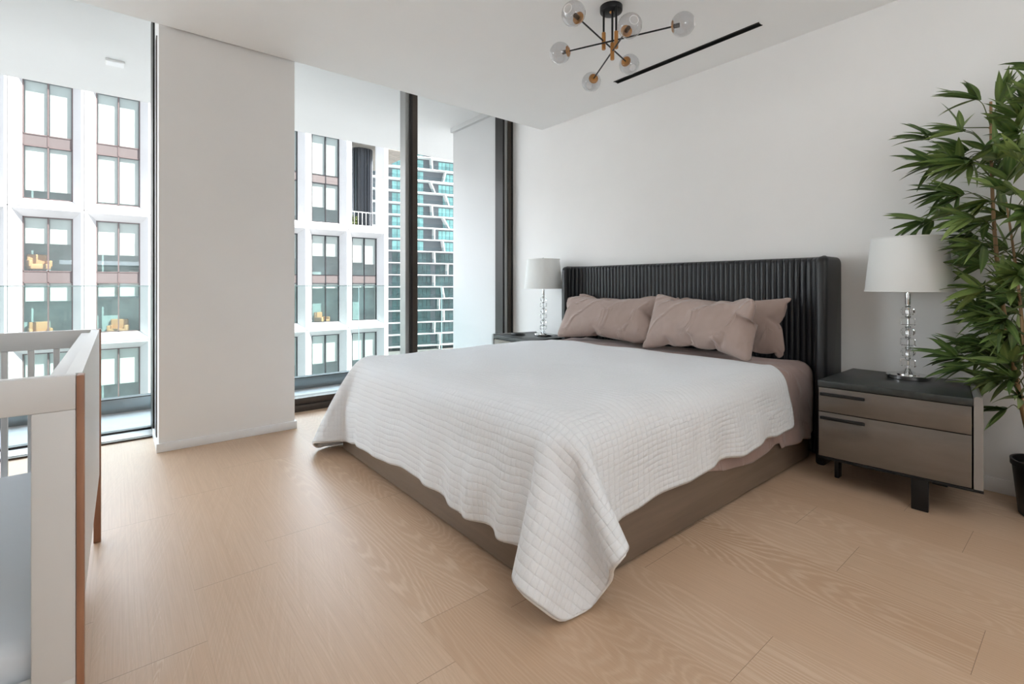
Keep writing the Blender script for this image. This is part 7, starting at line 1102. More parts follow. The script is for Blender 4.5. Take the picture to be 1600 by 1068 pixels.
PILLOW_B = ([
12,-393,-245,-12,8,-16,-2,-14,16,0,0,21,-1,1,22,0,1,21,0,2,21,-1,1,22,0,1,21,0,2,21,0,1,22,-1,5,20,0,-4,21,0,0,22,0,2,21,0,8,20,1,-10,19,-1,-4,21,0,
-3,22,0,-2,21,0,-3,21,-1,-1,21,0,-3,22,0,-3,21,-1,1,21,-1,18,-12,21,-2,-1,14,16,0,-20,-5,-7,25,4,28,16,-2,-21,0,2,1,1,1,-1,0,1,0,-1,0,0,1,0,0,0,0,0,0,
0,1,0,0,-1,1,0,1,0,0,0,0,0,-1,0,-2,0,1,1,0,-1,3,1,1,-2,0,0,0,-1,0,0,0,-1,1,1,1,-1,0,0,2,-1,-1,1,1,-8,14,-9,-8,-5,26,-6,-12,6,-10,7,-6,2,19,-8,8,-13,
-10,-6,15,26,15,-9,-9,1,-2,1,0,-1,0,1,-2,0,0,0,0,0,0,0,0,-1,-1,-1,2,1,2,-7,0,-2,8,0,1,-3,0,1,-1,0,-1,-9,1,-1,12,1,2,-3,-1,-1,2,0,-1,1,0,1,1,0,-1,1,0,
-1,0,0,0,2,0,1,-7,6,0,-1,1,-21,2,12,-6,0,-1,1,21,5,1,-1,1,10,-2,-10,-7,3,7,10,-5,-4,2,-2,1,1,-1,0,1,-1,-1,0,0,1,-1,1,0,3,-5,-1,-1,1,1,2,-3,0,-2,4,0,
-3,4,0,4,-6,-1,1,-7,1,-4,11,1,1,-1,0,0,1,0,-1,0,0,0,1,0,0,1,1,-1,0,-1,2,-5,2,1,-8,5,-15,14,-22,-22,-20,2,1,21,6,0,0,0,1,-1,-1,7,0,-4,-4,2,2,8,-4,-3,2,
-1,0,1,-1,0,1,-2,-1,2,-2,1,-1,1,0,-1,1,-1,1,-1,1,1,-1,0,0,0,0,-1,1,1,-1,1,-1,1,-2,1,-2,3,0,0,0,0,0,1,0,-1,0,0,-3,1,-1,-8,4,-3,0,0,1,-4,0,-2,0,-1,12,0,
-2,4,1,20,6,0,1,-1,1,0,0,0,0,-2,6,-2,-3,-3,2,2,6,-2,-2,1,-1,0,1,0,0,1,-1,0,0,0,0,1,-1,1,-1,0,-1,1,-1,0,4,-4,0,-5,5,1,0,1,0,0,0,0,0,0,0,-1,0,0,-1,0,-1,
-2,2,1,-6,3,-3,3,-1,2,-5,0,-2,-3,0,-3,1,1,2,0,-1,3,1,21,6,0,-1,0,0,1,-2,2,0,0,1,0,-1,4,-1,-2,-3,1,2,6,-2,-2,1,-1,0,0,0,-1,0,0,0,0,1,0,1,-1,0,0,0,0,-2,
1,1,1,-1,-1,0,1,1,-1,0,-1,1,-1,0,0,0,1,-2,2,0,-6,1,-4,3,-1,3,-3,0,-1,-3,2,-3,-2,-1,-1,1,0,1,0,0,1,1,20,7,0,1,-2,0,0,0,1,0,-1,1,0,-1,2,0,-2,4,-2,-2,-4,
2,2,5,-1,-1,0,-1,0,0,0,1,0,0,-1,0,0,0,0,0,1,0,0,-1,0,1,1,0,-1,-1,1,0,0,-1,0,1,-1,1,-1,-4,1,-1,4,-1,3,-3,0,-2,-4,2,-3,-3,-2,-2,0,0,-1,0,0,0,1,1,3,1,20,
6,0,0,0,0,0,0,1,1,-2,1,0,-1,-2,0,1,4,0,-2,4,-1,-2,-1,0,1,0,0,0,1,0,-1,0,-1,0,0,0,1,0,1,-1,0,-1,1,0,0,-1,0,0,1,-1,0,0,0,1,-1,-1,0,0,1,-1,1,-3,1,-2,-4,
2,-2,-2,-2,-2,0,1,-1,-2,-1,-2,0,0,0,3,2,5,0,21,7,1,0,-1,0,0,-1,0,-1,0,1,1,-2,4,-1,-2,-1,1,0,-2,0,1,3,-1,-2,2,0,0,0,0,0,1,0,1,0,0,-1,-1,-1,1,0,1,-1,1,
0,0,-1,0,0,0,0,0,-2,0,0,-1,1,0,-1,0,-1,-1,0,0,-3,-1,-4,-2,0,-3,-2,-1,-1,0,-1,-1,-2,-3,-4,8,5,6,1,20,7,-1,1,-1,1,0,0,0,0,-1,1,0,-1,1,1,-2,1,-1,0,4,-2,
-2,-2,2,1,0,0,0,1,-1,0,0,0,-1,0,0,1,1,0,-1,0,0,0,-1,0,1,1,0,-1,-2,1,0,-1,0,0,-1,0,-1,-2,1,-1,-3,-1,-1,-5,-4,-10,-1,-1,0,0,-1,-1,2,3,3,0,0,1,8,1,2,1,
21,3,0,-1,3,-1,0,0,1,1,0,0,0,-1,2,0,-1,0,0,-2,4,0,-2,-2,-1,1,0,1,0,1,0,0,1,-1,0,1,0,-1,-1,1,0,0,-1,1,1,0,-1,-2,0,0,0,1,0,-2,0,0,-2,0,-1,-3,0,-2,-1,0,
-1,4,0,9,-3,0,-9,-1,-1,-3,-3,-3,-5,1,2,2,7,0,0,1,18,12,-1,3,-6,-2,-2,4,-3,-2,2,-4,-7,4,2,7,-5,0,-1,1,6,5,-9,2,1,-2,3,-1,0,1,0,-1,1,0,0,0,0,0,1,-1,1,0,
0,-1,0,0,1,-1,1,0,-2,0,-1,-2,1,-1,-1,0,0,-4,-2,-4,-2,0,-2,7,1,7,2,-2,8,0,0,1,0,0,0,0,0,0,-22,-8,-10,1,16,14,-13,-22,3,0,8,1,2,7,-1,8,12,-13,-4,-4,6,8,
5,-13,-3,-1,5,1,0,1,2,0,-2,1,0,0,2,0,0,2,-1,0,0,0,-1,0,1,1,-1,0,-1,-1,0,0,-3,0,-1,-1,0,-1,-2,0,-1,4,1,4,1,-1,1,-5,0,-3,3,0,3,2,-1,3,-1,1,0,0,0,-1,-1,
0,0,-9,-1,-20,11,21,12,2,-2,-2,0,0,-1,-6,3,13,6,-1,-9,-3,1,6,-3,0,5,1,0,-2,1,0,0,2,0,0,2,0,-1,1,0,-1,1,0,1,0,0,-1,0,-1,0,-3,1,-1,-2,0,0,-2,0,-2,-1,0,
0,-1,0,-1,-2,-1,-2,0,0,-2,2,1,3,4,1,6,1,-1,1,1,0,1,0,0,-1,0,21,-2,2,0,-4,0,0,-1,1,-1,-1,3,-3,-4,-4,4,7,-5,0,9,-3,0,1,2,0,-1,1,0,0,3,0,-2,1,0,-1,4,0,0,
0,0,-1,-1,0,1,0,0,0,-5,0,-4,-2,0,-2,-1,-1,0,-1,0,-1,0,-1,1,4,2,3,2,0,3,4,-1,3,-4,1,-7,0,0,1,0,0,1,1,1,2,0,21,-1,0,0,-3,1,-1,-1,-2,1,3,-2,0,4,-8,-5,7,
-2,-2,0,1,0,0,0,1,1,1,1,-2,1,2,0,3,1,-2,3,2,-2,9,0,-3,-2,0,-1,-2,1,0,6,-2,4,2,-2,2,1,0,0,0,0,0,0,0,0,-1,0,-1,-1,2,-1,-8,2,-8,-1,-1,0,1,0,0,-1,0,0,1,0,
1,0,22,-1,1,-1,-3,-6,0,8,-3,-3,4,-2,-1,1,5,3,-3,4,1,-2,2,0,-3,4,-1,-3,4,-1,-3,0,0,-1,-1,1,2,-3,0,1,-5,1,3,1,0,0,0,0,0,1,0,1,2,0,0,1,0,2,1,-1,0,-2,1,
-2,-2,1,-2,-3,-1,-4,0,-1,0,-1,0,-2,-1,0,0,1,0,-1,-1,0,0,0,21,0,0,0,3,4,-1,-6,2,0,-3,2,-1,-1,1,-1,-1,0,0,0,0,0,1,-1,1,1,-5,2,4,-1,0,1,-1,0,0,-1,0,1,-1,
1,0,1,0,0,0,0,0,1,0,0,2,0,1,2,-2,1,-6,1,-6,3,1,2,-3,-1,-3,-1,-1,-1,0,0,-1,0,0,0,0,0,-1,-1,0,-1,-2,-2,-2,0,22,0,-1,-1,2,0,1,1,2,0,-1,1,-1,-1,0,0,-1,1,
0,-2,0,0,0,-1,1,0,1,-1,0,0,0,1,-2,1,0,-1,0,1,-1,-1,0,1,0,0,0,0,0,0,0,0,1,0,1,1,1,0,4,-2,4,-8,0,-12,-1,-1,-2,0,0,-1,-1,0,-1,0,0,1,1,0,0,0,0,1,23,-11,
11,1,21,0,-3,0,6,1,-1,-1,0,1,-2,1,1,-1,2,0,-2,0,-1,0,1,0,-2,0,0,1,0,1,0,-2,0,0,0,-1,1,-1,0,-1,-1,0,1,0,1,0,1,0,0,0,-1,0,0,0,0,1,0,0,2,0,3,3,-3,7,1,-1,
1,-1,0,0,0,0,0,0,1,-2,-1,1,-2,6,-7,7,-18,6,-4,-3,20,8,0,0,-1,0,1,-1,1,-1,0,1,1,-2,1,0,-1,1,1,-3,2,0,-1,-2,-1,1,1,0,-1,0,0,0,-1,0,1,-2,1,0,0,0,0,0,-1,
0,0,0,0,1,1,0,0,0,0,-1,0,0,1,-1,0,3,-1,3,1,0,3,0,1,-2,0,0,0,1,-1,2,4,-7,8,-2,4,-2,-7,4,-10,-5,19,9,2,1,-1,0,0,0,0,0,-1,-2,-1,2,-1,-1,2,2,1,-1,1,1,-3,
8,1,-10,-2,0,1,-2,1,2,-2,0,-1,1,-1,1,-1,0,0,0,1,0,0,0,0,0,-1,0,0,0,0,0,0,0,0,1,0,2,0,2,3,-1,3,2,-3,4,2,-2,3,0,-1,2,-3,4,-5,-4,2,-6,-1,0,-2,20,9,0,-24,
9,11,0,0,-1,0,1,0,2,1,-3,3,1,-6,2,-1,-6,1,0,-1,-3,1,5,-2,1,1,0,-1,-1,1,0,1,-1,1,0,0,0,-1,0,-1,1,0,0,0,0,1,0,0,0,0,0,-1,-1,-1,0,1,-1,0,-2,3,0,3,1,0,2,
0,1,0,0,-1,-1,0,0,0,0,0,0,-1,1,-2,-4,18,-10,9,0,0,1,-1,-1,0,0,-1,0,0,0,-1,2,3,-4,3,8,1,-1,-2,-3,0,3,1,0,0,0,0,0,-1,1,0,-1,-1,0,0,0,0,1,0,0,0,0,0,0,0,
0,1,0,0,-3,1,-1,0,-1,-1,5,0,4,-3,0,-2,1,1,0,0,-1,1,1,0,1,-1,1,0,0,-1,0,0,0,-1,-4,20,-8,10,-3,-4,-2,3,4,0,-1,-1,0,0,1,-1,1,0,1,-1,0,-4,2,6,-1,1,2,-1,
-1,0,0,1,0,1,-1,0,0,0,0,0,1,0,-1,0,0,1,0,0,0,0,0,-1,-1,0,3,0,2,2,0,0,-4,1,-1,1,0,-1,-1,-1,1,1,0,0,0,1,0,0,-1,0,0,1,0,0,0,0,-1,21,-2,7,-4,-11,0,-1,1,
-2,3,4,-2,2,2,-1,0,3,-1,0,1,-2,1,2,-2,-1,1,2,1,-1,1,-1,0,-1,1,0,1,0,0,0,-1,0,0,0,0,-1,0,0,0,0,0,1,1,0,0,-1,0,0,1,1,1,-1,-1,-1,0,0,1,1,0,-1,0,0,0,-1,0,
1,0,1,0,0,1,0,0,-1,-1,21,-2,0,0,1,0,1,-2,1,0,1,0,-1,0,-1,0,0,-1,1,2,0,-1,1,1,0,-2,-1,0,1,0,0,0,1,0,0,0,0,0,-1,0,0,0,1,0,0,0,0,1,-1,0,-1,0,0,1,1,0,0,
-1,0,0,0,1,0,1,0,0,-1,-1,0,0,0,0,1,0,1,0,1,0,-1,0,0,0,-1,-1,21,-3,-1,0,2,0,0,1,0,0,0,0,1,0,0,-1,1,-1,0,-1,0,0,0,1,0,1,0,0,-1,1,1,0,0,-1,0,-1,1,0,0,0,
0,0,-1,-1,0,0,1,0,1,0,1,-1,0,0,0,0,0,0,0,0,1,0,1,-1,0,-1,0,0,-1,0,-1,-1,0,-2,-1,-1,-2,-2,-2,-6,6,3,16,-1,22,-2,-1,0,3,0,-1,0,0,0,-1,0,0,0,0,0,0,0,0,1,
-1,0,0,0,1,-1,1,-1,0,0,0,0,0,1,-1,1,-1,0,0,0,1,-1,0,0,0,0,0,0,0,0,0,1,0,0,-1,0,1,1,0,0,-1,0,0,0,1,-1,1,-2,-1,-1,-3,-1,-1,-1,-1,0,-2,0,-1,-1,6,2,4,-4,
20,4,0,0,-1,0,1,-1,0,0,-1,1,0,-1,0,1,0,0,-1,0,0,1,0,0,-1,1,1,1,0,1,-1,-1,0,0,0,-1,0,0,-1,1,0,0,0,0,1,0,-1,0,-1,1,1,0,0,0,1,0,0,-1,0,0,0,0,-1,1,-1,-2,
-1,-2,0,0,-2,0,-1,-1,-1,0,-1,1,0,0,6,1,3,-5,20,5,0,1,-1,1,0,-1,1,0,-1,0,0,-1,1,0,-2,-1,0,2,0,0,1,0,0,-2,0,0,0,1,1,0,1,-1,0,-1,1,0,-1,-1,-1,0,0,1,-1,0,
0,2,1,0,0,0,0,1,-1,0,-1,0,0,-1,1,-1,0,-1,-1,-2,-3,-7,-1,0,-1,0,0,-1,0,0,0,1,2,5,8,1,1,19,10,-1,-25,9,9,-1,-2,3,-2,-2,3,0,-1,1,2,6,-10,1,1,-2,1,-1,-1,
-3,-1,3,0,0,0,2,1,-2,6,2,-3,-4,-1,0,-1,0,0,0,0,0,1,0,0,0,0,-1,2,0,1,1,0,0,0,1,0,-2,-1,-2,-1,0,0,4,-1,9,3,-3,5,0,0,1,0,-1,1,0,0,0,-23,-9,-15,-3,18,-12,
11,-2,1,0,-3,-3,1,1,0,-4,4,3,-15,-1,18,0,0,0,0,2,0,6,2,-4,3,1,-4,4,-1,-4,-11,-1,4,2,0,0,0,0,1,0,0,-1,0,1,1,1,0,0,1,0,-1,3,1,2,-8,-4,-8,-1,-1,-1,-1,-2,
-1,2,3,2,6,3,7,-1,0,-2,2,0,2,2,-1,6,6,-4,7,-2,18,-10,11,-7,-6,-1,5,3,-3,2,2,-5,2,5,7,-1,-2,2,-3,-3,0,-1,-1,-1,1,0,-2,2,3,-13,2,8,-1,0,0,0,0,1,1,1,-1,
1,0,1,0,-1,-1,-1,0,0,0,0,1,1,0,-1,9,1,8,2,-3,2,2,0,1,-3,2,-3,-7,2,-7,5,-3,8,4,-3,5,1,-1,0,-3,3,-2,1,22,-3,4,-4,-7,-1,1,2,0,0,0,5,-3,-3,-2,0,0,-1,2,2,
-2,2,2,-5,1,3,-5,0,3,-2,-2,1,-1,0,0,0,1,-1,1,-1,1,-1,1,-1,1,0,1,0,0,0,0,0,-1,-1,0,1,4,0,1,3,1,3,3,-1,2,6,-4,6,2,-3,2,-1,2,0,-3,3,-3,-2,2,-2,-2,1,-4,1,
21,-3,0,0,-3,1,-1,-2,1,0,0,0,0,0,4,-2,-2,-6,3,5,-3,0,2,-4,0,2,-4,-2,1,0,1,-1,1,0,0,0,-1,1,-1,1,-1,1,-1,1,-1,0,-1,0,0,1,0,0,0,1,0,-1,1,1,1,1,0,0,5,1,3,
0,0,1,3,0,2,0,-1,0,1,0,1,0,0,0,-1,1,-1,1,21,-2,0,-1,-4,1,0,0,0,0,0,-2,0,0,-3,1,3,-1,0,0,-4,-1,2,-1,-1,0,-1,1,0,0,-1,0,-1,0,1,0,0,-1,1,0,1,-1,0,-1,0,0,
1,0,0,-1,0,0,0,0,0,1,1,1,0,5,1,2,0,0,0,3,1,0,1,-1,3,2,0,1,0,0,0,0,-1,0,0,0,0,1,20,-7,1,1,2,0,0,-2,-1,0,1,-3,0,3,-3,-1,1,-4,0,1,0,0,0,0,0,0,-1,-1,0,-1,
0,1,-1,-1,-1,0,0,1,-1,-1,-1,1,0,0,0,1,0,0,0,0,0,0,1,0,0,-1,1,0,0,2,2,1,2,1,0,3,0,2,2,0,1,2,0,2,1,-1,1,1,1,0,-2,0,-1,1,21,-5,0,0,0,0,-1,0,-8,0,5,-7,-4,
2,1,2,-1,2,0,-1,0,1,-1,1,1,1,-3,-3,0,-1,-1,-1,0,0,1,-1,0,-1,0,0,0,0,0,1,0,-1,-1,1,1,1,0,1,-1,0,0,0,1,1,1,1,0,-1,3,1,1,2,1,1,4,1,1,3,0,2,2,0,2,-1,0,0,
0,0,-1,1,20,-6,-1,1,4,-5,-1,8,-14,-12,-1,6,9,-3,-3,-4,1,-4,-6,2,0,-2,0,3,8,-6,0,1,0,-1,-1,1,1,0,-1,0,0,0,0,0,1,0,1,-1,0,0,0,-1,-2,0,2,2,0,0,0,0,0,0,0,
1,2,0,1,1,0,3,2,1,4,1,1,0,0,-1,7,1,5,-2,0,-7,2,-1,7,2,21,-5,-3,1,7,-13,-6,3,9,4,2,-16,-19,-1,1,7,-1,0,-2,0,9,11,-12,-10,-11,6,1,2,0,1,1,0,-1,1,0,1,0,
1,0,0,-1,0,0,0,0,1,1,1,1,-1,-2,-5,0,2,4,0,0,1,0,0,0,0,1,1,0,1,1,0,2,3,0,9,4,3,-5,-2,-4,11,-3,15,-2,3,-23,1,21,-3,-13,-4,9,5,2,-1,-6,-2,-1,3,2,3,-11,
-18,0,15,15,-21,-15,-12,13,0,0,0,0,-1,1,-1,2,-1,1,0,0,0,1,0,0,0,0,0,0,1,1,0,-1,-1,1,0,1,2,1,-2,-7,0,2,5,-1,0,1,0,0,0,0,0,1,0,0,-1,0,-1,-2,0,14,14,2,4,
-15,-22,6,17,20,13,15,9,-18,5,-4,-10,-5,-1,-1,-1,-1,-1,-1,-1,15,-9,-24,-20,-7,21,-1,2,0,1,1,1,-1,0,-1,0,0,0,0,0,1,-1,0,-1,1,1,1,-1,-1,-1,-1,2,0,1,0,0,
-1,-3,0,1,8,-1,-2,-4,1,0,0,0,0,0,0,0,-1,0,1,5,-1,0,-1,0,-2,-2,2,3,1,13,34,-14,4,
], [
-15,-377,-245,-10,-19,-1,0,0,22,0,1,21,0,1,21,0,1,22,0,1,21,-1,1,22,0,1,21,0,1,21,0,1,22,1,4,21,-1,-4,21,2,10,19,-1,-7,20,-1,-4,21,0,-3,21,0,-3,21,0,
-2,22,0,-1,21,-1,-4,21,0,-3,21,-1,-3,21,10,16,11,9,-9,17,15,16,0,-13,0,-18,7,20,23,-12,-8,-6,-1,-1,0,-1,-2,1,0,-1,-1,0,0,1,0,-1,-1,0,-1,0,-1,-1,1,1,3,
-1,-2,-7,0,1,3,0,-1,-1,1,1,2,1,0,-1,-1,0,1,1,0,1,0,1,2,-1,-1,-3,0,1,2,1,0,2,0,1,2,0,0,-12,8,7,19,-6,0,-8,12,1,20,7,-15,-4,-10,4,3,4,-4,-3,-1,-2,-2,-1,
-1,-1,1,-2,-2,-1,1,0,0,-1,-1,1,0,0,-1,-2,-5,1,3,6,0,-2,-2,0,-1,-8,1,2,9,0,-1,-2,0,0,1,0,2,3,0,-2,-3,0,2,3,0,1,2,0,2,2,0,6,3,0,1,1,-2,-6,-5,8,1,0,0,1,
20,7,0,1,-1,-6,0,-4,-4,-2,-1,-3,0,0,-2,-2,-1,-1,-1,0,-2,-2,0,0,0,-1,0,-1,1,0,0,-1,-3,-3,1,4,4,0,-3,-4,0,-3,-5,0,6,9,1,-1,-1,-1,-1,-1,1,2,3,0,1,1,0,2,
1,0,3,2,-1,3,2,-2,-4,-2,3,0,-1,0,5,-3,-15,1,21,7,-1,-1,-1,-1,1,-1,-3,0,-2,-4,-1,-2,-3,-1,-1,-1,-2,0,-1,0,0,-1,0,0,-1,-1,0,0,0,0,0,-1,-1,-3,-1,1,3,2,0,
1,0,0,-3,-2,1,3,3,0,0,0,-1,1,0,1,1,2,0,2,1,-1,5,1,-2,-2,-1,1,4,1,-1,3,0,-2,-3,-3,14,1,20,7,0,1,-1,-2,0,-1,-2,0,-1,-1,-1,-1,-4,0,-1,-2,0,-1,-2,-1,-1,
-1,-2,1,1,1,-1,-1,0,0,0,0,1,1,-1,-1,0,1,0,0,1,1,0,0,-1,0,-1,1,1,1,0,0,0,-1,1,0,0,6,2,-3,-3,-1,3,3,1,-1,2,0,-3,3,0,-2,0,0,1,1,20,7,0,0,0,-1,0,-1,-1,1,
-1,-2,0,-2,-1,0,-1,-5,-1,-1,-1,-1,0,-1,0,-1,-1,0,0,1,0,0,0,0,0,0,1,0,1,-1,1,0,0,-1,0,1,1,0,0,-1,0,-1,0,0,1,0,6,2,-2,-5,-2,3,3,1,-2,4,0,-3,2,0,-1,0,-1,
-1,0,1,0,1,20,7,0,0,0,0,1,-1,-1,0,-1,-2,0,0,-2,-1,-1,-1,1,-2,-3,-1,-1,-2,-1,-1,-1,-1,0,0,1,1,1,0,-1,1,0,1,-1,1,-1,1,0,0,0,-1,0,0,1,0,0,0,1,1,0,0,-3,
-2,1,5,2,-2,4,1,-4,2,0,-2,1,-1,0,1,1,-1,0,-1,0,1,21,7,-1,-1,0,0,0,0,-1,0,-1,1,1,0,0,0,-1,-2,-1,0,-3,1,-2,-5,-2,-2,0,0,0,1,0,-1,0,1,1,0,0,-1,1,0,0,0,0,
1,0,0,-1,0,0,0,0,0,0,2,1,0,1,0,-1,4,0,-4,6,-3,-5,0,-1,-1,1,1,-1,-1,-1,2,-4,3,3,1,20,7,1,0,1,-1,0,-1,8,-4,5,2,-4,1,-2,3,0,-1,2,-2,-2,1,-2,-4,3,-2,-12,
-2,-7,1,0,0,2,1,0,0,0,0,0,0,1,0,0,-1,0,1,0,0,-1,1,1,0,-1,1,1,-1,2,0,0,5,-1,-6,-4,1,3,-2,0,4,0,0,-1,2,0,-3,4,-1,-4,4,16,13,2,-1,2,1,-1,0,-10,5,-7,-7,
-1,-15,-2,-3,-2,1,1,1,0,1,1,2,1,1,7,3,6,-3,0,1,-1,-1,-1,0,1,0,0,0,0,0,0,0,0,-1,0,0,0,0,0,1,0,3,0,-1,0,0,0,-6,-2,7,2,1,-2,4,1,-6,3,0,-3,2,-1,-4,2,-2,
-2,-3,21,2,-3,-1,-5,-2,-1,-4,-1,-2,-3,1,3,8,-1,-1,-3,1,1,1,2,0,2,3,1,2,1,1,0,-1,-1,0,-2,0,0,0,-1,0,0,1,0,0,0,0,0,0,0,-1,0,0,3,0,0,5,0,-4,2,0,-1,-6,0,
4,3,-2,-7,2,-1,-4,0,-2,-2,0,0,1,0,0,-1,4,9,20,-1,2,-1,-1,3,-2,-1,2,-3,-3,3,-6,-3,2,-10,1,0,1,1,1,1,1,0,0,0,-1,1,-1,1,-1,0,0,0,-1,0,0,0,-1,0,-1,0,0,0,
0,0,2,0,0,-1,0,0,-5,-2,4,1,0,-1,5,2,-3,-2,-1,6,0,-1,2,0,0,0,0,1,-1,1,1,-3,-6,15,-14,1,3,4,0,-2,-4,0,0,0,0,2,2,4,3,13,-1,0,-1,0,0,0,0,0,0,1,1,0,-1,-1,
0,-1,0,0,0,0,0,-1,0,0,1,0,0,0,0,0,0,1,0,3,0,-2,-4,-1,2,4,1,-3,-1,-1,1,-1,1,2,-1,-1,2,-1,0,2,0,-1,1,0,0,-1,-7,14,-15,2,4,3,0,0,3,1,3,3,3,0,6,1,0,1,0,0,
0,-1,0,-1,-1,0,0,0,0,0,0,0,0,0,0,0,-1,0,0,0,0,0,0,0,0,0,0,0,0,0,0,-2,-1,1,2,1,0,-2,0,0,5,0,-4,-1,0,1,-1,1,2,-1,-1,2,-2,-1,2,-1,-2,6,-1,22,-1,-3,-4,-9,
2,3,7,2,0,4,0,0,1,1,1,0,-2,0,-1,0,0,0,-1,0,-1,1,-1,0,-1,1,0,0,-1,0,0,0,0,0,0,0,-1,0,0,1,1,0,1,-1,0,-1,1,0,2,-1,-1,6,-3,-8,1,-2,-3,0,1,0,0,0,1,-1,1,1,
-3,3,4,-2,0,2,0,21,-1,0,0,3,0,1,-1,0,-1,0,1,1,0,-1,-1,0,0,0,0,0,0,0,3,0,2,-7,0,-3,2,0,0,0,1,0,0,0,0,0,0,0,0,0,0,0,-1,0,1,0,-1,1,0,1,0,0,-1,-3,0,5,3,1,
-3,4,-3,-8,-2,1,1,1,0,-1,4,-3,-3,2,-4,-5,0,21,1,1,0,1,0,0,0,0,1,0,-1,-1,0,0,0,-1,1,0,1,3,0,1,-7,0,-4,3,1,1,-1,-1,0,-1,0,0,0,0,0,0,0,0,1,0,0,0,0,0,2,1,
0,-1,-1,-1,1,1,0,-1,-1,3,1,0,-6,-1,1,3,5,-2,-7,1,-3,-3,1,-2,-2,0,2,2,1,22,1,1,-1,2,0,0,0,-1,0,0,0,0,-1,-1,1,-1,3,-1,2,-7,0,-5,2,0,1,1,0,1,0,1,0,0,0,0,
0,0,0,0,0,0,0,0,0,0,0,0,-2,-1,0,4,1,0,1,-1,-1,-2,1,2,-5,-4,10,0,-2,2,-1,-1,1,1,1,0,0,1,-2,0,1,-1,5,18,10,2,-1,3,-2,2,-4,-1,1,-3,-1,1,-1,-2,0,-3,-6,0,
-5,2,0,1,2,1,2,1,-1,0,0,0,0,0,0,0,-1,0,0,0,0,0,0,0,0,1,0,0,0,0,0,2,0,-2,3,0,-2,2,-2,-2,-5,2,6,-4,0,4,0,0,1,0,0,0,0,0,1,0,0,-1,8,14,14,-3,5,-7,1,-1,3,
0,0,0,-1,1,-2,2,-1,3,-3,3,-7,-5,0,-4,1,0,0,0,1,0,-1,0,0,0,0,0,1,0,0,0,0,0,0,0,0,-1,0,0,2,0,0,5,-2,-4,0,0,0,-4,1,3,2,0,-1,-4,0,4,1,0,-3,-1,0,1,-1,0,2,
-4,-3,8,6,19,9,0,-2,3,0,0,0,1,0,0,0,0,-1,-3,2,-4,0,0,2,-2,2,-8,-1,0,-1,-1,0,0,0,0,0,0,0,0,0,0,0,0,0,0,1,0,0,1,0,0,3,0,-2,-10,0,7,-1,-1,1,0,0,0,0,0,0,
7,2,-8,-4,-2,7,-1,0,3,-1,-1,1,4,3,-6,-4,18,-11,0,-1,-1,0,0,-1,-1,0,0,1,1,2,1,0,1,1,2,2,4,2,9,-2,0,0,0,0,0,0,0,-1,-1,0,0,1,0,1,1,0,-1,0,0,0,1,-1,0,-4,
0,2,4,0,-2,-2,0,1,0,0,0,1,1,-1,-4,-2,6,1,1,-2,0,0,-1,1,0,-1,0,0,0,-4,18,-11,1,1,1,1,1,3,1,1,1,1,0,2,1,1,2,2,-1,2,4,-2,5,-3,2,-4,-2,0,-1,-2,0,0,0,0,0,
0,0,0,1,0,0,0,0,0,0,1,0,1,-1,0,-1,1,0,0,0,0,0,0,1,-1,-1,0,1,0,-1,-1,1,2,0,-1,0,0,1,0,0,-1,0,-2,20,-7,2,1,5,-1,0,-3,1,0,2,1,0,1,1,0,1,1,0,1,-2,1,-1,4,
-2,4,-3,1,-2,-1,1,-1,-1,0,0,1,0,0,0,-1,0,1,0,0,0,0,0,0,1,-1,0,-1,1,-1,0,1,-1,0,-1,0,1,1,0,0,0,0,-1,0,0,1,0,0,-1,0,0,1,0,-3,20,-7,3,1,3,4,0,6,2,-1,3,1,
-1,1,-1,1,-2,-3,1,-2,1,-1,0,-1,2,-2,5,-2,3,-2,0,0,-6,1,-3,2,0,0,0,1,0,0,0,0,0,-1,0,0,0,0,-1,0,0,0,0,0,0,1,1,0,-1,0,-1,0,0,0,1,0,0,-1,0,0,0,0,0,0,0,-1,
21,-2,-6,-3,-8,0,-1,0,-1,0,0,5,3,4,6,1,6,5,-2,5,0,1,0,-1,-1,1,-5,2,-4,-5,0,-5,7,0,3,-1,0,-1,0,0,1,0,0,0,-1,1,0,-1,-1,0,1,1,0,-2,0,1,0,-1,0,0,0,0,0,1,
0,0,-1,0,0,0,0,1,1,-1,-1,-1,1,-1,22,-2,1,0,2,-3,-1,-4,0,-1,-2,-6,-3,-4,-2,-2,0,1,1,0,1,0,1,1,2,0,2,2,2,9,1,6,2,0,0,-2,0,1,0,0,-1,0,0,0,0,0,1,-1,1,0,
-2,-1,1,3,0,-2,0,0,0,-4,1,2,1,-1,0,0,0,0,1,1,-2,-1,-1,0,1,1,-1,3,20,6,2,-1,2,-2,2,-5,-3,1,-3,-1,-1,-2,-2,-1,-3,0,1,0,2,1,1,2,-1,2,2,0,1,2,0,1,0,0,0,0,
0,-1,-1,0,1,-1,0,0,0,0,-1,-1,0,1,-1,0,0,-2,0,1,-2,0,1,7,-1,-6,-2,1,2,-2,1,1,1,-1,1,1,1,-2,0,-1,-1,7,18,11,-4,3,-8,0,0,2,0,0,-3,-2,1,-3,-3,-1,-3,1,0,1,
1,0,1,2,0,0,2,0,1,1,-1,0,0,0,0,0,1,1,0,0,-1,-1,0,1,0,0,0,-1,0,0,-1,1,0,-2,0,1,0,0,0,-2,-1,3,5,0,-7,-2,0,3,0,0,-2,1,0,-1,0,0,-1,3,20,6,1,-1,2,0,0,0,0,
1,0,-1,0,-2,-3,1,-9,1,0,1,1,0,0,2,0,1,1,0,1,1,0,0,0,0,0,0,0,-1,-1,0,1,0,0,-1,-1,0,1,-1,0,0,0,0,0,-1,0,0,-1,0,1,-3,0,2,-4,-2,5,7,2,-9,1,1,-2,0,-2,-1,1,
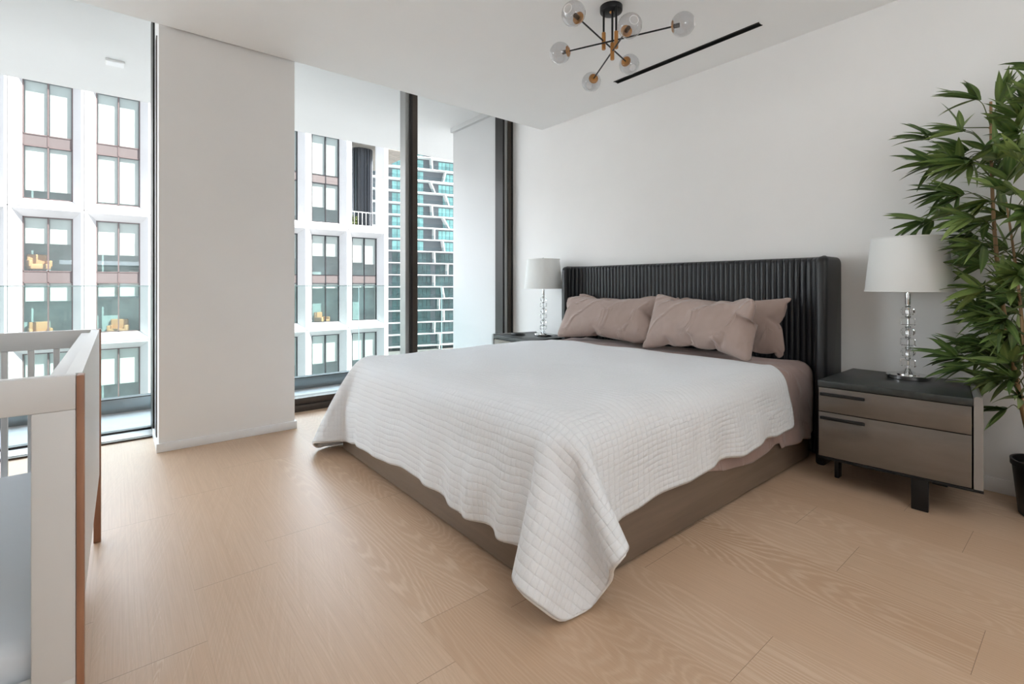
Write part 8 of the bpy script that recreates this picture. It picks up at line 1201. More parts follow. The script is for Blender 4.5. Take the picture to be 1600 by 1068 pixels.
0,-2,-3,16,-14,-1,1,0,1,0,0,-1,0,1,2,2,2,3,3,9,1,0,0,1,-1,1,1,0,0,2,-1,0,0,1,0,0,0,0,0,-1,1,0,1,-1,0,0,1,-1,0,-1,-1,0,0,-1,0,1,-1,0,0,3,0,-2,-3,1,2,0,
0,0,2,-4,-11,0,-1,-1,0,1,0,0,1,2,-3,18,-11,1,0,1,0,1,1,1,1,2,1,1,2,3,0,3,0,0,0,1,0,1,1,0,0,0,0,0,1,-1,1,1,0,0,-1,1,-1,0,-1,1,0,1,-1,-1,0,1,0,0,0,-2,0,
-1,-1,1,1,-3,-1,2,4,0,-2,-1,0,1,-4,-5,12,1,4,-6,-2,-1,3,-2,-3,3,-2,19,-10,0,1,1,1,0,2,2,1,1,1,0,3,3,0,3,-1,0,-1,0,0,0,1,0,1,1,0,0,1,0,-1,0,-1,0,0,0,1,
0,1,-1,-1,-1,1,1,0,-1,-1,1,1,0,0,0,-1,0,0,-1,0,0,4,-2,-5,1,-1,-1,-12,3,11,-4,-8,10,0,-2,2,0,0,0,-1,20,-7,1,0,1,0,1,1,1,0,1,2,0,2,3,-1,2,-2,1,-1,1,0,0,
1,0,0,1,-1,0,0,0,1,1,0,0,0,0,-1,0,-1,1,0,1,-1,-1,0,1,1,0,-1,-2,0,0,-1,0,1,-2,1,0,-6,-1,6,-2,0,2,7,1,-4,-1,0,3,-2,-1,1,0,-1,1,0,21,-6,0,0,1,1,0,1,1,0,
1,3,0,2,-4,0,-2,8,-2,3,-2,1,-1,1,0,0,1,0,1,0,-1,-1,0,1,1,0,-1,0,0,1,-1,0,-1,1,0,1,-1,-1,0,1,1,0,0,-2,1,-1,4,-2,-1,-6,2,2,-1,-1,1,4,-1,-4,-2,1,3,-4,1,
4,-1,0,1,1,21,-4,0,0,-1,1,0,1,1,0,2,-2,0,-2,7,-1,4,-5,2,-1,6,-2,1,1,-1,0,0,0,0,1,0,0,-1,0,-1,1,1,1,0,-1,0,0,1,0,0,-1,0,0,0,-1,-1,0,1,1,0,0,-9,2,2,5,
-1,-2,-3,1,2,-3,0,3,-1,0,0,6,0,-5,-2,0,2,1,21,-5,0,0,1,1,0,0,0,0,1,5,-1,3,-4,2,-3,8,-3,2,0,0,1,1,-1,0,1,-1,-1,0,1,1,2,-2,0,-2,1,-1,-1,1,1,0,0,-1,0,0,
1,0,0,0,1,0,-1,-1,0,1,-1,1,0,-8,3,3,5,-2,-5,0,0,1,-1,0,0,-5,0,6,-5,-1,4,2,21,-4,0,0,-1,1,0,3,4,-1,2,-5,1,-3,10,-3,3,2,-1,1,4,-4,-1,-2,3,0,0,0,0,0,-1,
0,-2,2,0,3,-3,0,-1,2,0,-1,0,0,0,1,-1,0,0,1,-1,0,0,0,0,-1,0,1,1,-1,0,-1,-12,3,6,-3,-1,2,-1,0,1,-1,0,0,4,1,-3,1,21,-4,1,0,2,7,-2,4,-4,2,-3,16,-15,2,-1,
3,-1,-2,3,0,-2,3,0,3,-5,0,-1,3,0,-1,0,0,1,0,0,-2,2,0,3,-4,0,-2,3,0,0,0,0,0,0,-1,0,1,1,-1,0,0,0,0,-1,-1,1,1,-2,3,0,-8,2,2,-3,0,2,-1,-1,1,-1,0,1,3,21,
-1,11,-6,9,-7,6,-8,15,-21,-1,-2,9,3,2,-9,1,-1,8,-3,0,1,0,-2,2,0,1,-4,1,0,3,-1,0,0,0,0,0,1,-2,2,-1,4,-6,0,-2,4,0,-1,0,0,0,1,0,0,0,0,0,1,0,-1,1,-1,-1,1,
1,-4,4,0,-6,3,2,-4,0,2,-3,0,2,12,16,8,-6,5,-4,9,-11,8,-2,1,1,9,-16,-13,-2,15,-2,2,-7,2,-1,1,0,1,2,1,-1,2,-1,0,-2,0,0,0,1,0,1,-1,0,-1,0,0,0,1,0,0,-1,0,
1,0,0,0,0,0,1,0,-1,-1,0,1,0,1,0,0,-1,1,-2,0,-5,9,-1,-8,6,2,-4,1,1,
])

def build_quilt():
    NX, NY, W, L, R = 71, 85, 2.86, 2.40, .13
    P = undelta(QUILT_POINTS, NX, NY)
    FULL = NX
    NX -= 4                                             # the head end is folded short of the pillows
    P = P[:NX * NY].copy()
    Q = P.reshape(NX, NY, 3)
    for i in range(50, NX):                             # near side falls straight at the head end
        wgt = min(1, (i - 49) / 5)
        for j in range(0, 20):
            wj = wgt * min(1, (20 - j) / 5)
            tgt = np.array((Q[50, j, 0] + (i - 50) * .0343, Q[48, j, 1] + .0006 * (i - 50), Q[48, j, 2] + .0010 * (i - 50) * (1 if j < 12 else 0)))
            Q[i, j] = Q[i, j] * (1 - wj) + tgt * wj
    # soft vertical folds of the drop at the foot end, and a slightly shorter hem there
    folds = ((1.43, .048, .050), (1.56, -.012, .04), (1.665, .040, .045), (1.80, .022, .05), (2.02, .012, .06), (2.62, .018, .06), (2.86, .016, .05))
    for i in range(0, 24):
        for j in range(0, NY):
            x, y, z = Q[i, j]
            if z > .56: continue
            sd = min(1, (.56 - z) / .40)
            mid = min(1, max(0, (y - 1.22) / .12)) * min(1, max(0, (3.02 - y) / .12))
            if x < 1.32 and mid > 0:
                Q[i, j, 0] -= sd ** 1.3 * mid * (sum(a * math.exp(-((y - c) / w) ** 2) for c, a, w in folds) + .003 * math.sin(29 * y))
                Q[i, j, 2] += sd * mid * (.034 + .014 * math.sin(6 * y + 1.1) + .005 * math.sin(17 * y))
    for i in range(0, 18):                              # the near corner swings out a little from the bed
        for j in range(0, 18):
            wgt = max(0, 1 - (i + j) / 18)
            Q[i, j, 1] -= .055 * wgt
            Q[i, j, 0] -= .004 * wgt
    for i in range(16, NX):
        for j in range(0, 16):
            x, y, z = Q[i, j]
            if z < .52 and y < 1.22:
                sd = min(1, (.52 - z) / .28) * min(1, (i - 15) / 6)
                Q[i, j, 1] -= sd * (.007 * math.sin(11 * x) + .005 * math.sin(27 * x + 1) + .004)
                Q[i, j, 2] += sd * (.008 * math.sin(14 * x + 2) + .004 * math.sin(31 * x))
    off = np.array((2.0, 2.19, .6))
    def rc(u, v):
        m = lambda a, b: (a * math.sqrt(1 - b * b / 2), b * math.sqrt(1 - a * a / 2))
        du = (R - u) / R if u < R else ((u - (L - R)) / R if u > L - R else 0)
        dv = (R - v) / R if v < R else ((v - (W - R)) / R if v > W - R else 0)
        if du > 0 and dv > 0:
            a, b = m(du, dv)
            u = R - a * R if u < R else L - R + a * R
            v = R - b * R if v < R else W - R + b * R
        return u, v
    UV = [rc(L * i / (FULL - 1), W * j / (NY - 1)) for i in range(NX) for j in range(NY)]
    F = [(i * NY + j, (i + 1) * NY + j, (i + 1) * NY + j + 1, i * NY + j + 1) for i in range(NX - 1) for j in range(NY - 1)]
    me = bpy.data.meshes.new('quilt'); me.from_pydata((P - off).tolist(), [], F)
    ul = me.uv_layers.new(name='cloth')
    for lp in me.loops: ul.data[lp.index].uv = UV[lp.vertex_index]
    o = link('quilt', me, 'quilt', None, off.tolist(), smooth=0); me.shade_smooth()
    s = o.modifiers.new('smooth', 'SUBSURF'); s.levels = 1; s.render_levels = 2
    sd = o.modifiers.new('thickness', 'SOLIDIFY'); sd.thickness = .009; sd.offset = 1
    tag(o, 'white quilted bedspread draped over the bed down to the floor', 'quilt')
    # hem binding along the border
    idx = [(i, 0) for i in range(NX)] + [(NX - 1, j) for j in range(1, NY)] + [(i, NY - 1) for i in range(NX - 2, -1, -1)] + [(0, j) for j in range(NY - 2, 0, -1)]
    loop = [Vector((P[i * NY + j] - off).tolist()) for i, j in idx]
    n = len(loop)
    sm = [(loop[i - 1] + loop[i] * 2 + loop[(i + 1) % n]) / 4 for i in range(n)]
    MB().tube(sm + sm[:2], .0062, 8).build('hem', 'hem', o, smooth=80)
build_quilt()

def pillow(name, label, data, nx, ny, loc, rot, scale, group, fn=None):
    P = np.concatenate([undelta(data[0], nx + 1, ny + 1), undelta(data[1], nx - 1, ny - 1)])
    idx = {}; k = 0
    for side in (0, 1):
        for i in range(nx + 1):
            for j in range(ny + 1):
                if side and (i in (0, nx) or j in (0, ny)): idx[1, i, j] = idx[0, i, j]; continue
                idx[side, i, j] = k; k += 1
    F = []
    for side in (0, 1):
        for i in range(nx):
            for j in range(ny):
                q = [idx[side, i, j], idx[side, i + 1, j], idx[side, i + 1, j + 1], idx[side, i, j + 1]]
                F.append(q if side else q[::-1])
    P = P * np.array(scale)
    if fn: P = np.array([fn(*p) for p in P])
    b = MB().faces(P.tolist(), F)
    o = b.build(name, 'mauve', None, loc, smooth=0)
    o.data.shade_smooth()
    o.rotation_euler = rot
    s = o.modifiers.new('smooth', 'SUBSURF'); s.levels = 1; s.render_levels = 1
    return tag(o, label, 'pillow', group)
G = 'pillows on the bed'
def fold_right(x, y, z):
    if y < -.28 and z > .05:
        k = (-.28 - y) * 1.2; z -= k * .35; x -= k * .55
    return x, y, z
pillow('pillow', 'mauve pillow leaning at the window side of the bed, front of its pair', PILLOW_A, 51, 26, (3.195, 2.63, .818), (0, math.radians(24), math.radians(3)), (.60, 1.0, .92), G)
pillow('pillow', 'mauve pillow on the nightstand side of the bed, front of its pair with creases', PILLOW_B, 43, 27, (3.130, 1.775, .828), (0, math.radians(26), math.radians(-4)), (.66, 1.04, .86), G, fold_right)
pillow('pillow', 'mauve pillow standing behind the creased pillow, nearer the nightstand with the plant', PILLOW_A, 51, 26, (3.405, 1.72, .815), (0, math.radians(6), math.radians(2)), (.34, .84, .90), G)
pillow('pillow', 'mauve pillow mostly hidden behind the window side pillow, only its corner showing', PILLOW_B, 43, 27, (3.405, 2.72, .815), (0, math.radians(6), 0), (.34, 1.10, .80), G)

# ------------------------------------------------------------------ nightstands
def nightstand(far):
    Y = (lambda y: 2 * YC - y) if far else (lambda y: y)
    ox, oy = 3.28, Y(.69)
    t = thing('nightstand', 'taupe gloss nightstand with black top on the far side of the bed by the window' if far else 'taupe gloss two drawer nightstand with black top between bed and bamboo', 'nightstand', (ox, oy, 0), group='nightstands beside the bed')
    T = lambda x, y: (x - ox, Y(y) - oy)
    FL, FR, BR, BL = (2.985, .985), (3.035, .372), (3.565, .455), (3.565, .985)
    ux, uy = FR[0] - FL[0], FR[1] - FL[1]; ln = math.hypot(ux, uy); inx, iny = -uy / ln, ux / ln
    def Pt(s, d): return T(FL[0] + ux * s + inx * d, FL[1] + uy * s + iny * d)
    back = [T(*BR), T(*BL)]
    MB().prism([Pt(.004, .022), Pt(.996, .022)] + back, .165, .545, .002).build('carcass', 'black_metal', t)
    MB().prism([Pt(-.004, -.008), Pt(1.004, -.008), T(BR[0], BR[1] - .002), T(*BL)], .545, .580, .004).build('top', 'ns_top', t)
    MB().prism([Pt(-.002, -.004), Pt(1.06, -.004), T(BR[0], BR[1] - .03), T(*BL)], .153, .165, .001).build('base_plate', 'black_metal', t)
    for z0, z1, hz in ((.412, .541, .508), (.167, .407, .380)):
        d = MB().prism([Pt(.004, -.001), Pt(.995, -.001), Pt(.995, .02), Pt(.004, .02)], z0, z1, .0015).build('drawer', 'drawer_gloss', t)
        MB().prism([Pt(.02, -.026), Pt(.345, -.026), Pt(.345, -.012), Pt(.02, -.012)], hz - .008, hz + .008, .003).prism([Pt(.03, -.014), Pt(.05, -.014), Pt(.05, .0), Pt(.03, 0)], hz - .006, hz + .006).prism([Pt(.31, -.014), Pt(.33, -.014), Pt(.33, 0), Pt(.31, 0)], hz - .006, hz + .006).build('handle', 'black_metal', d)
    # thin metal side, rounded at the top
    a = Vector((*T(FR[0] - .004, FR[1] - .004), 0)); bq = Vector((*T(BR[0], BR[1] - .004), 0))
    dv = (bq - a); L_ = dv.length; dv.normalize(); nv = Vector((dv.y, -dv.x, 0)) * (-1 if far else 1)
    V = []; F = []
    prof = [(0, .166), (0, .583), (.006, .5895), (.014, .591), (.024, .587), (.030, .577), (.032, .56), (.032, .166)]
    for q in (a, bq):
        for o_, z in prof: V.append(q + nv * o_ + Vector((0, 0, z)))
    n = len(prof)
    for i in range(n): F.append((i, (i + 1) % n, n + (i + 1) % n, n + i))
    F += [tuple(range(n)), tuple(range(n, 2 * n))]
    MB().faces(V, F).build('side_panel', 'ns_side', t, smooth=40)
    for x, y, sx, sy in ((3.035, .56, .02, .066), (3.20, .955, .055, .022), (3.50, .56, .02, .066), (3.50, .955, .055, .022)):
        p = T(x, y)
        MB().box(p[0] - sx / 2, p[0] + sx / 2, p[1] - sy / 2, p[1] + sy / 2, 0, .155, .004).build('leg', 'black_metal', t)
nightstand(False)
nightstand(True)

# ------------------------------------------------------------------ table lamps
def lamp():
    t = thing('table_lamp', 'white shaded crystal lamp on the black topped nightstand beside the bamboo', 'lamp', (3.415, .682, .58), group='crystal table lamps')
    MB().lathe([(0, 0), (.094, 0), (.098, .004), (.098, .018), (.094, .022), (0, .022)], 40).build('base', 'crystal_base', t, smooth=40)
    MB().lathe([(0, .022), (.05, .022), (.05, .026), (.035, .034), (.018, .044), (.010, .056), (0, .056)], 28).build('base_collar', 'chrome', t, smooth=50)
    MB().tube([(0, 0, .05), (0, 0, .70)], .0065, 12).build('stem', 'chrome', t)
    z = .066
    for i in range(6):
        h = .040
        if i % 2 == 0:
            MB().box(-.032, .032, -.032, .032, z, z + h, .004, 1, mtx=Matrix.Rotation(math.radians(18), 4, 'Z')).build('crystal', 'crystal', t, smooth=0)
        else:
            MB().lathe([(0, z), (.024, z), (.031, z + .009), (.034, z + h / 2), (.031, z + h - .009), (.024, z + h), (0, z + h)], 10).build('crystal', 'crystal', t, smooth=0)
        MB().lathe([(0, z + h + .001), (.011, z + h + .001), (.0145, z + h + .008), (.009, z + h + .0135), (.009, z + h + .0165), (0, z + h + .0165)], 18).build('bead', 'chrome', t, smooth=40)
        z += h + .0175
    MB().lathe([(0, z), (.012, z), (.013, z + .004), (.013, z + .062), (0, z + .062)], 18).build('neck', 'chrome', t)
    sh = MB().lathe([(.196, .484), (.197, .486), (.1665, .781), (.1655, .782), (.1645, .780), (.1945, .486), (.196, .484)], 64, cap=False).build('shade', 'shade', t, smooth=60)
    MB().lathe([(.1952, .482), (.1988, .483), (.1985, .490), (.1948, .490), (.1952, .482)], 64, cap=False).build('bottom_trim', 'shade', sh, smooth=40)
    MB().lathe([(.1675, .776), (.1685, .784), (.1640, .785), (.1640, .777), (.1675, .776)], 64, cap=False).build('top_trim', 'shade', sh, smooth=40)
    MB().tube([(-.166, 0, .772), (.166, 0, .772)], .0018, 6).tube([(0, -.166, .772), (0, .166, .772)], .0018, 6).lathe([(0, .765), (.012, .765), (.012, .790), (.005, .800), (0, .802)], 14).build('spider', 'chrome', sh)
    return t
LP = lamp()
dup(LP, (3.375, 3.615, .58), math.radians(20), 'white shaded crystal lamp on the far nightstand next to the window post')

# small black case on the far nightstand
def case():
    t = bmesh.new(); bmesh.ops.create_uvsphere(t, u_segments=28, v_segments=14, radius=1)
    for v in t.verts:
        z = v.co.z
        v.co = Vector((v.co.x * .045, v.co.y * .088, (z * .021 if z > 0 else z * .006) + .006))
    o = MB().add(t).tube([(-.043, -.02, .012), (-.052, 0, .013), (-.043, .02, .012)], .003, 6).build('black_case', 'black_metal', None, (3.22, 3.83, .581), smooth=60)
    o.rotation_euler = (0, 0, .25)
    tag(o, 'small rounded black case lying on the far nightstand beside the lamp', 'case')
case()

# ------------------------------------------------------------------ crib
def crib():
    x1, x0, y0, y1, zt = -.066, -.80, 1.355, 2.715, .913
    o = Vector((-.43, 2.035, 0))
    t = thing('crib', 'white baby crib with wooden legs at the left edge of the room', 'crib', o)
    def bx(*a, r=.004, nm='x', m='crib_white', p=None):
        a = (a[0] - o.x, a[1] - o.x, a[2] - o.y, a[3] - o.y, a[4], a[5])
        return MB().box(*a, r).build(nm, m, p if p else t)
    for ya, yb in ((y0, y0 + .03), (y1 - .03, y1)):
        bx(x0, x1, ya, yb, zt - .073, zt, nm='end_rail')
        bx(x1 - .068, x1, ya + .001, yb - .001, .28, zt - .072, nm='corner_post')
        bx(x0, x0 + .068, ya + .001, yb - .001, .28, zt - .072, nm='corner_post')
        bx(x0, x1, ya + .003, yb - .003, .22, .30, nm='bottom_rail')
    # slats: the far end has them from post to post, the near end only beyond the wide opening
    for k in range(8):
        xc = x1 - .125 - .074 * k
        bx(xc - .0095, xc + .0095, y1 - .024, y1 - .006, .29, zt - .07, r=.002, nm='slat')
    for k in range(4):
        xc = x0 + .125 + .074 * k
        bx(xc - .0095, xc + .0095, y0 + .006, y0 + .024, .29, zt - .07, r=.002, nm='slat')
    for xa, xb in ((x1 - .018, x1 + .008), (x0 - .008, x0 + .018)):
        # solid side with a gently arched lower edge
        V = []; F = []; n = 24
        for i in range(n + 1):
            y = y0 + .034 + (y1 - y0 - .068) * i / n
            zb = .385 - .085 * (i / n)
            for x in (xa, xb):
                V.append((x - o.x, y - o.y, zb)); V.append((x - o.x, y - o.y, zt - .001))
        for i in range(n):
            a = i * 4; b = a + 4
            F += [(a, a + 1, b + 1, b), (a + 2, a + 3, b + 3, b + 2), (a + 1, a + 3, b + 3, b + 1), (a, a + 2, b + 2, b)]
        F += [(0, 1, 3, 2), (n * 4, n * 4 + 1, n * 4 + 3, n * 4 + 2)]
        MB().faces(V, F).build('side_panel', 'crib_white', t)
    bx(x1 - .05, x1 - .019, y0 + .034, y1 - .034, zt - .05, zt - .012, nm='ledge')
    bx(x0 + .019, x0 + .05, y0 + .034, y1 - .034, zt - .05, zt - .012, nm='ledge')
    bx(x0 + .03, x1 - .03, y0 + .034, y1 - .034, .20, .235, nm='mattress_base')
    def leg(xa, xb, ya, yb, ta):
        # a wooden plank leg on the outside of the corner, tapering to the floor
        V = [(xa, ya, zt - .002), (xb, ya, zt - .002), (xb, yb, zt - .002), (xa, yb, zt - .002), (xa, ya + .3 * ta, 0), (xb, ya + .3 * ta, 0), (xb, yb + ta, 0), (xa, yb + ta, 0)]
        V = [(a - o.x, b - o.y, c) for a, b, c in V]
        q = bmesh.new(); vv = [q.verts.new(v) for v in V]
        for f in ((0, 1, 2, 3), (7, 6, 5, 4), (0, 4, 5, 1), (1, 5, 6, 2), (2, 6, 7, 3), (3, 7, 4, 0)): q.faces.new([vv[i] for i in f])
        bmesh.ops.recalc_face_normals(q, faces=q.faces)
        bmesh.ops.bevel(q, geom=q.edges[:], offset=.002, segments=2, profile=.5, affect='EDGES')
        MB().add(q).build('leg', 'crib_wood', t)
    leg(x1, x1 + .0125, y0 - .002, y0 + .034, 0)
    leg(x1 - .012, x1 + .0125, y1 + .0005, y1 + .034, -.0)
    leg(x0 - .0125, x0, y0 - .002, y0 + .034, 0)
    leg(x0 - .0125, x0 + .012, y1 + .0005, y1 + .034, 0)
    # mattress
    q = bmesh.new(); bmesh.ops.create_cube(q, size=1)
    for v in q.verts: v.co = Vector((v.co.x * .66, v.co.y * 1.276, v.co.z * .13))
    bmesh.ops.bevel(q, geom=q.edges[:], offset=.035, segments=5, profile=.5, affect='EDGES')
    bmesh.ops.subdivide_edges(q, edges=[e for e in q.edges if e.calc_length() > .2], cuts=14, use_grid_fill=True)
    for v in q.verts:
        if v.co.z > .05: v.co.z += .004 * math.sin(9 * v.co.x + 5 * v.co.y) * math.sin(7 * v.co.y)
    m = MB().add(q).build('crib_mattress', 'crib_sheet', None, (-.433, 2.035, .302), smooth=60)
    tag(m, 'pale blue grey crib mattress inside the white crib', 'mattress')
crib()

# ------------------------------------------------------------------ bamboo
def bamboo():
    rng = random.Random(21)
    px, py = 3.395, .150
    t = thing('potted_bamboo', 'tall artificial bamboo in a black pot at the right edge beside the nightstand', 'plant', (px, py, 0))
    MB().lathe([(0, 0), (.100, 0), (.106, .006), (.128, .235), (.134, .236), (.135, .262), (.126, .262), (.122, .225), (0, .220)], 36).build('pot', 'pot', t, smooth=40)
    MB().lathe([(0, .236), (.08, .234), (.122, .222)], 24, cap=False).build('soil', 'soil', t)
    stems = []
    defs = [((.02, .045, .22), (.0, .20, 2.02), .0125, .05), ((-.01, .07, .22), (-.06, .14, 1.50), .0095, -.02), ((.03, -.03, .22), (.05, -.12, 2.15), .0115, .03), ((-.04, -.01, .22), (-.13, .02, 1.85), .010, .04)]
    for a, b, r, bow in defs:
        A = Vector(a); B = Vector(b)
        pts = [A.lerp(B, i / 14) + Vector((bow * .4 * math.sin(PI * i / 14), bow * math.sin(PI * i / 14), 0)) for i in range(15)]
        stems.append(pts)
        m = MB(); m.tube(pts, r, 10, r1=r * .45)
        for i in range(1, 14, 2): m.lathe([(r * .75, -.004), (r * (1.12 - .035 * i), 0), (r * .75, .004)], 12, pts[i])
        m.build('cane', 'cane', t, smooth=50)
    V, F, UVs, T, tw = [], [], [], [], MB()
    def leaf(p, d, L, w, tone, droop):
        """a folded lance shaped blade that bends down towards its tip"""
        d = d.normalized(); side = d.cross(Vector((0, 0, 1)))
        if side.length < .1: side = d.cross(Vector((1, 0, 0)))
        side.normalize(); side = (Matrix.Rotation(rng.uniform(-.9, .9), 3, d) @ side)
        up = side.cross(d).normalized()
        n = 8; pos = Vector(p); b0 = len(V); p = pos
        for i in range(n + 1):
            f = i / n
            ww = w * (math.sin(PI * min(1, f * .93 + .07) ** .75)) if i < n else 0
            dd = (d + Vector((0, 0, -1)) * droop * f * f).normalized()
            for k, s in enumerate((-1, 0, 1)):
                V.append(pos + side * s * ww * .5 + up * (abs(s) * ww * .16)); UVs.append(((k) / 2, f)); T.append(tone)
            pos = pos + dd * (L / n)
        for i in range(n):
            for k in range(2):
                a = b0 + i * 3 + k
                F.append((a, a + 1, a + 4, a + 3))
    def cluster(start, node, n, L, spread=.9, tone=.5, lead=None):
        start = Vector(start); node = Vector(node)
        mid = start.lerp(node, .55) + Vector((0, 0, .035))
        pts = [start.lerp(mid, i / 4) if i < 4 else mid.lerp(node, (i - 4) / 4) for i in range(9)]
        pts = [pts[0]] + [(pts[i - 1] + pts[i] * 2 + pts[i + 1]) / 4 for i in range(1, 8)] + [pts[8]]
        tw.tube(pts, .0028, 6, r1=.0014)
        d0 = Vector(lead) if lead else (node - mid)
        d0.normalize()
        for i in range(n):
            v = Vector((rng.gauss(0, 1), rng.gauss(0, 1), rng.gauss(0, 1)))
            d = (d0 + v * spread * .55)
            d.normalize()
            p = pts[8 - (i % 3 == 2)] if n > 3 else node
            q = Vector(p)
            leaf(q, d, L * rng.uniform(.75, 1.15), L * rng.uniform(.17, .23), min(1, max(0, tone + rng.uniform(-.28, .3))), rng.uniform(.1, .7))
    S = lambda k, z: min(stems[k], key=lambda q: abs(q.z - z))
    # branches reaching towards the bed (+y), each with its own depth
    spec = [  # stem, start z, node (x, y, z) relative to the pot, leaves, leaf length, lead
        (0, 1.84, (-.06, .27, 2.03), 6, .17, (0, .8, .35)), (0, 1.90, (.02, .20, 2.00), 6, .15, (-.2, -.1, .9)),
        (0, 1.75, (-.10, .33, 1.88), 5, .14, (-.1, .6, .5)), (0, 1.70, (.06, .33, 1.80), 7, .17, (0, .9, .15)),
        (0, 1.62, (-.05, .43, 1.74), 7, .17, (-.1, 1, .05)), (0, 1.58, (-.16, .30, 1.70), 7, .17, (-.3, .8, .1)),
        (0, 1.50, (.05, .40, 1.60), 8, .17, (0, 1, .05)), (0, 1.46, (-.12, .33, 1.55), 8, .16, (-.2, .9, -.05)),
        (0, 1.36, (-.04, .48, 1.44), 8, .18, (0, 1, -.12)), (0, 1.34, (-.18, .28, 1.42), 7, .16, (-.4, .7, -.1)),
        (0, 1.30, (.08, .30, 1.36), 7, .16, (.1, .9, -.1)), (1, 1.26, (-.12, .24, 1.29), 7, .16, (-.2, .9, -.3)),
        (1, 1.20, (-.02, .26, 1.20), 7, .16, (0, 1, .15)), (0, 1.02, (-.08, .25, 1.08), 7, .17, (-.1, 1, .2)),
        (0, .94, (.02, .24, .96), 7, .16, (0, 1, .15)), (0, .78, (-.08, .34, .73), 6, .17, (0, 1, .25)),
        (0, .72, (-.08, .30, .69), 5, .16, (0, .85, -.35)), (1, .80, (-.06, .22, .80), 6, .15, (-.1, .9, -.2)),
        (0, .62, (.02, .24, .60), 6, .16, (0, .8, -.3)), (1, .60, (-.14, .14, .66), 7, .16, (-.5, .5, .1)),
        (0, .50, (.03, .18, .48), 5, .13, (0, .8, -.4)), (1, 1.42, (-.20, .14, 1.52), 8, .17, (-.6, .4, .3)),
        (1, 1.38, (-.26, .06, 1.42), 8, .17, (-.8, .2, .1)), (1, 1.10, (-.22, .10, 1.14), 8, .17, (-.7, .3, .1)),
        (1, .92, (-.20, .16, .94), 7, .16, (-.6, .4, 0)), (0, 1.68, (-.20, .12, 1.80), 8, .17, (-.6, .2, .5)),
        (3, 1.75, (-.22, .06, 1.92), 8, .17, (-.5, .3, .7)), (3, 1.60, (-.28, -.02, 1.66), 8, .17, (-.9, .1, .1)),
        (3, 1.30, (-.30, .0, 1.30), 8, .17, (-.9, .2, 0)), (3, 1.00, (-.26, .02, 1.02), 7, .16, (-.9, .2, 0)),
        (3, .75, (-.22, .02, .80), 7, .16, (-.8, .3, .1)), (2, 2.05, (.02, -.08, 2.20), 8, .17, (0, .1, 1)),
        (2, 1.90, (-.06, .02, 2.08), 7, .17, (-.2, .3, .9)), (2, 1.80, (.04, -.30, 1.95), 8, .17, (0, -1, .2)), (2, 1.55, (.02, -.36, 1.65), 8, .17, (0, -1, 0)),
        (2, 1.30, (-.10, -.32, 1.38), 8, .17, (-.3, -1, 0)), (2, 1.05, (.03, -.30, 1.10), 8, .17, (0, -1, 0)), (2, .80, (-.06, -.28, .84), 7, .16, (-.2, -1, 0)),
        (0, 1.86, (.08, .10, 1.96), 7, .15, (.1, .2, .9)), (0, 1.52, (.09, .16, 1.66), 7, .15, (.1, .6, .6)), (0, 1.20, (.10, .18, 1.28), 7, .15, (.1, .7, .3)), (0, .88, (.10, .14, .96), 6, .14, (.1, .7, .3)),
    ]
    for i in range(78):                                 # inner growth around the canes
        k = (0, 1, 3, 2, 0, 3)[i % 6]; z = rng.uniform(.55, 2.0 if k != 1 else 1.45)
        a = rng.uniform(.30, 1.25) * PI if i % 5 else rng.uniform(-.9, .3) * PI
        r_ = rng.uniform(.10, .24) if z > 1.15 else rng.uniform(.06, .15)
        p = S(k, z); d = Vector((math.cos(a), math.sin(a), 0)) * r_
        if p.x + d.x > .17: d.x = .17 - p.x
        spec.append((k, z, (p.x + d.x, p.y + d.y + .03, z + rng.uniform(-.02, .12)), 4, rng.uniform(.13, .17), (d.x, d.y, rng.uniform(-.08, .16))))
    for k, z, node, n, L, lead in spec:
        cluster(S(k, z), (node[0], node[1] - .03, node[2]), n + 4, L * 1.1, .78, rng.uniform(.25, .75) if node[0] > -.15 else rng.uniform(.45, .8), lead)
    # keep the blades on the room's side of the wall
    lim = XW - .012 - px
    V2 = [(min(v.x, lim - .0005 * (i % 7)), v.y, v.z) for i, v in enumerate(V)]
    me = bpy.data.meshes.new('foliage'); me.from_pydata(V2, [], F)
    ul = me.uv_layers.new(name='leaf'); at = me.attributes.new('tone', 'FLOAT', 'POINT')
    for lp in me.loops: ul.data[lp.index].uv = UVs[lp.vertex_index]
    at.data.foreach_set('value', T)
    fm = MB(); fm.bm.from_mesh(me)
    tm = bpy.data.meshes.new('twigs'); tw.bm.to_mesh(tm); tw.bm.free()
    for p in tm.polygons: p.material_index = 1
    fm.bm.from_mesh(tm); bpy.data.meshes.remove(tm)
    fm.build('foliage', ['leaf', 'twig'], t, smooth=80)
bamboo()

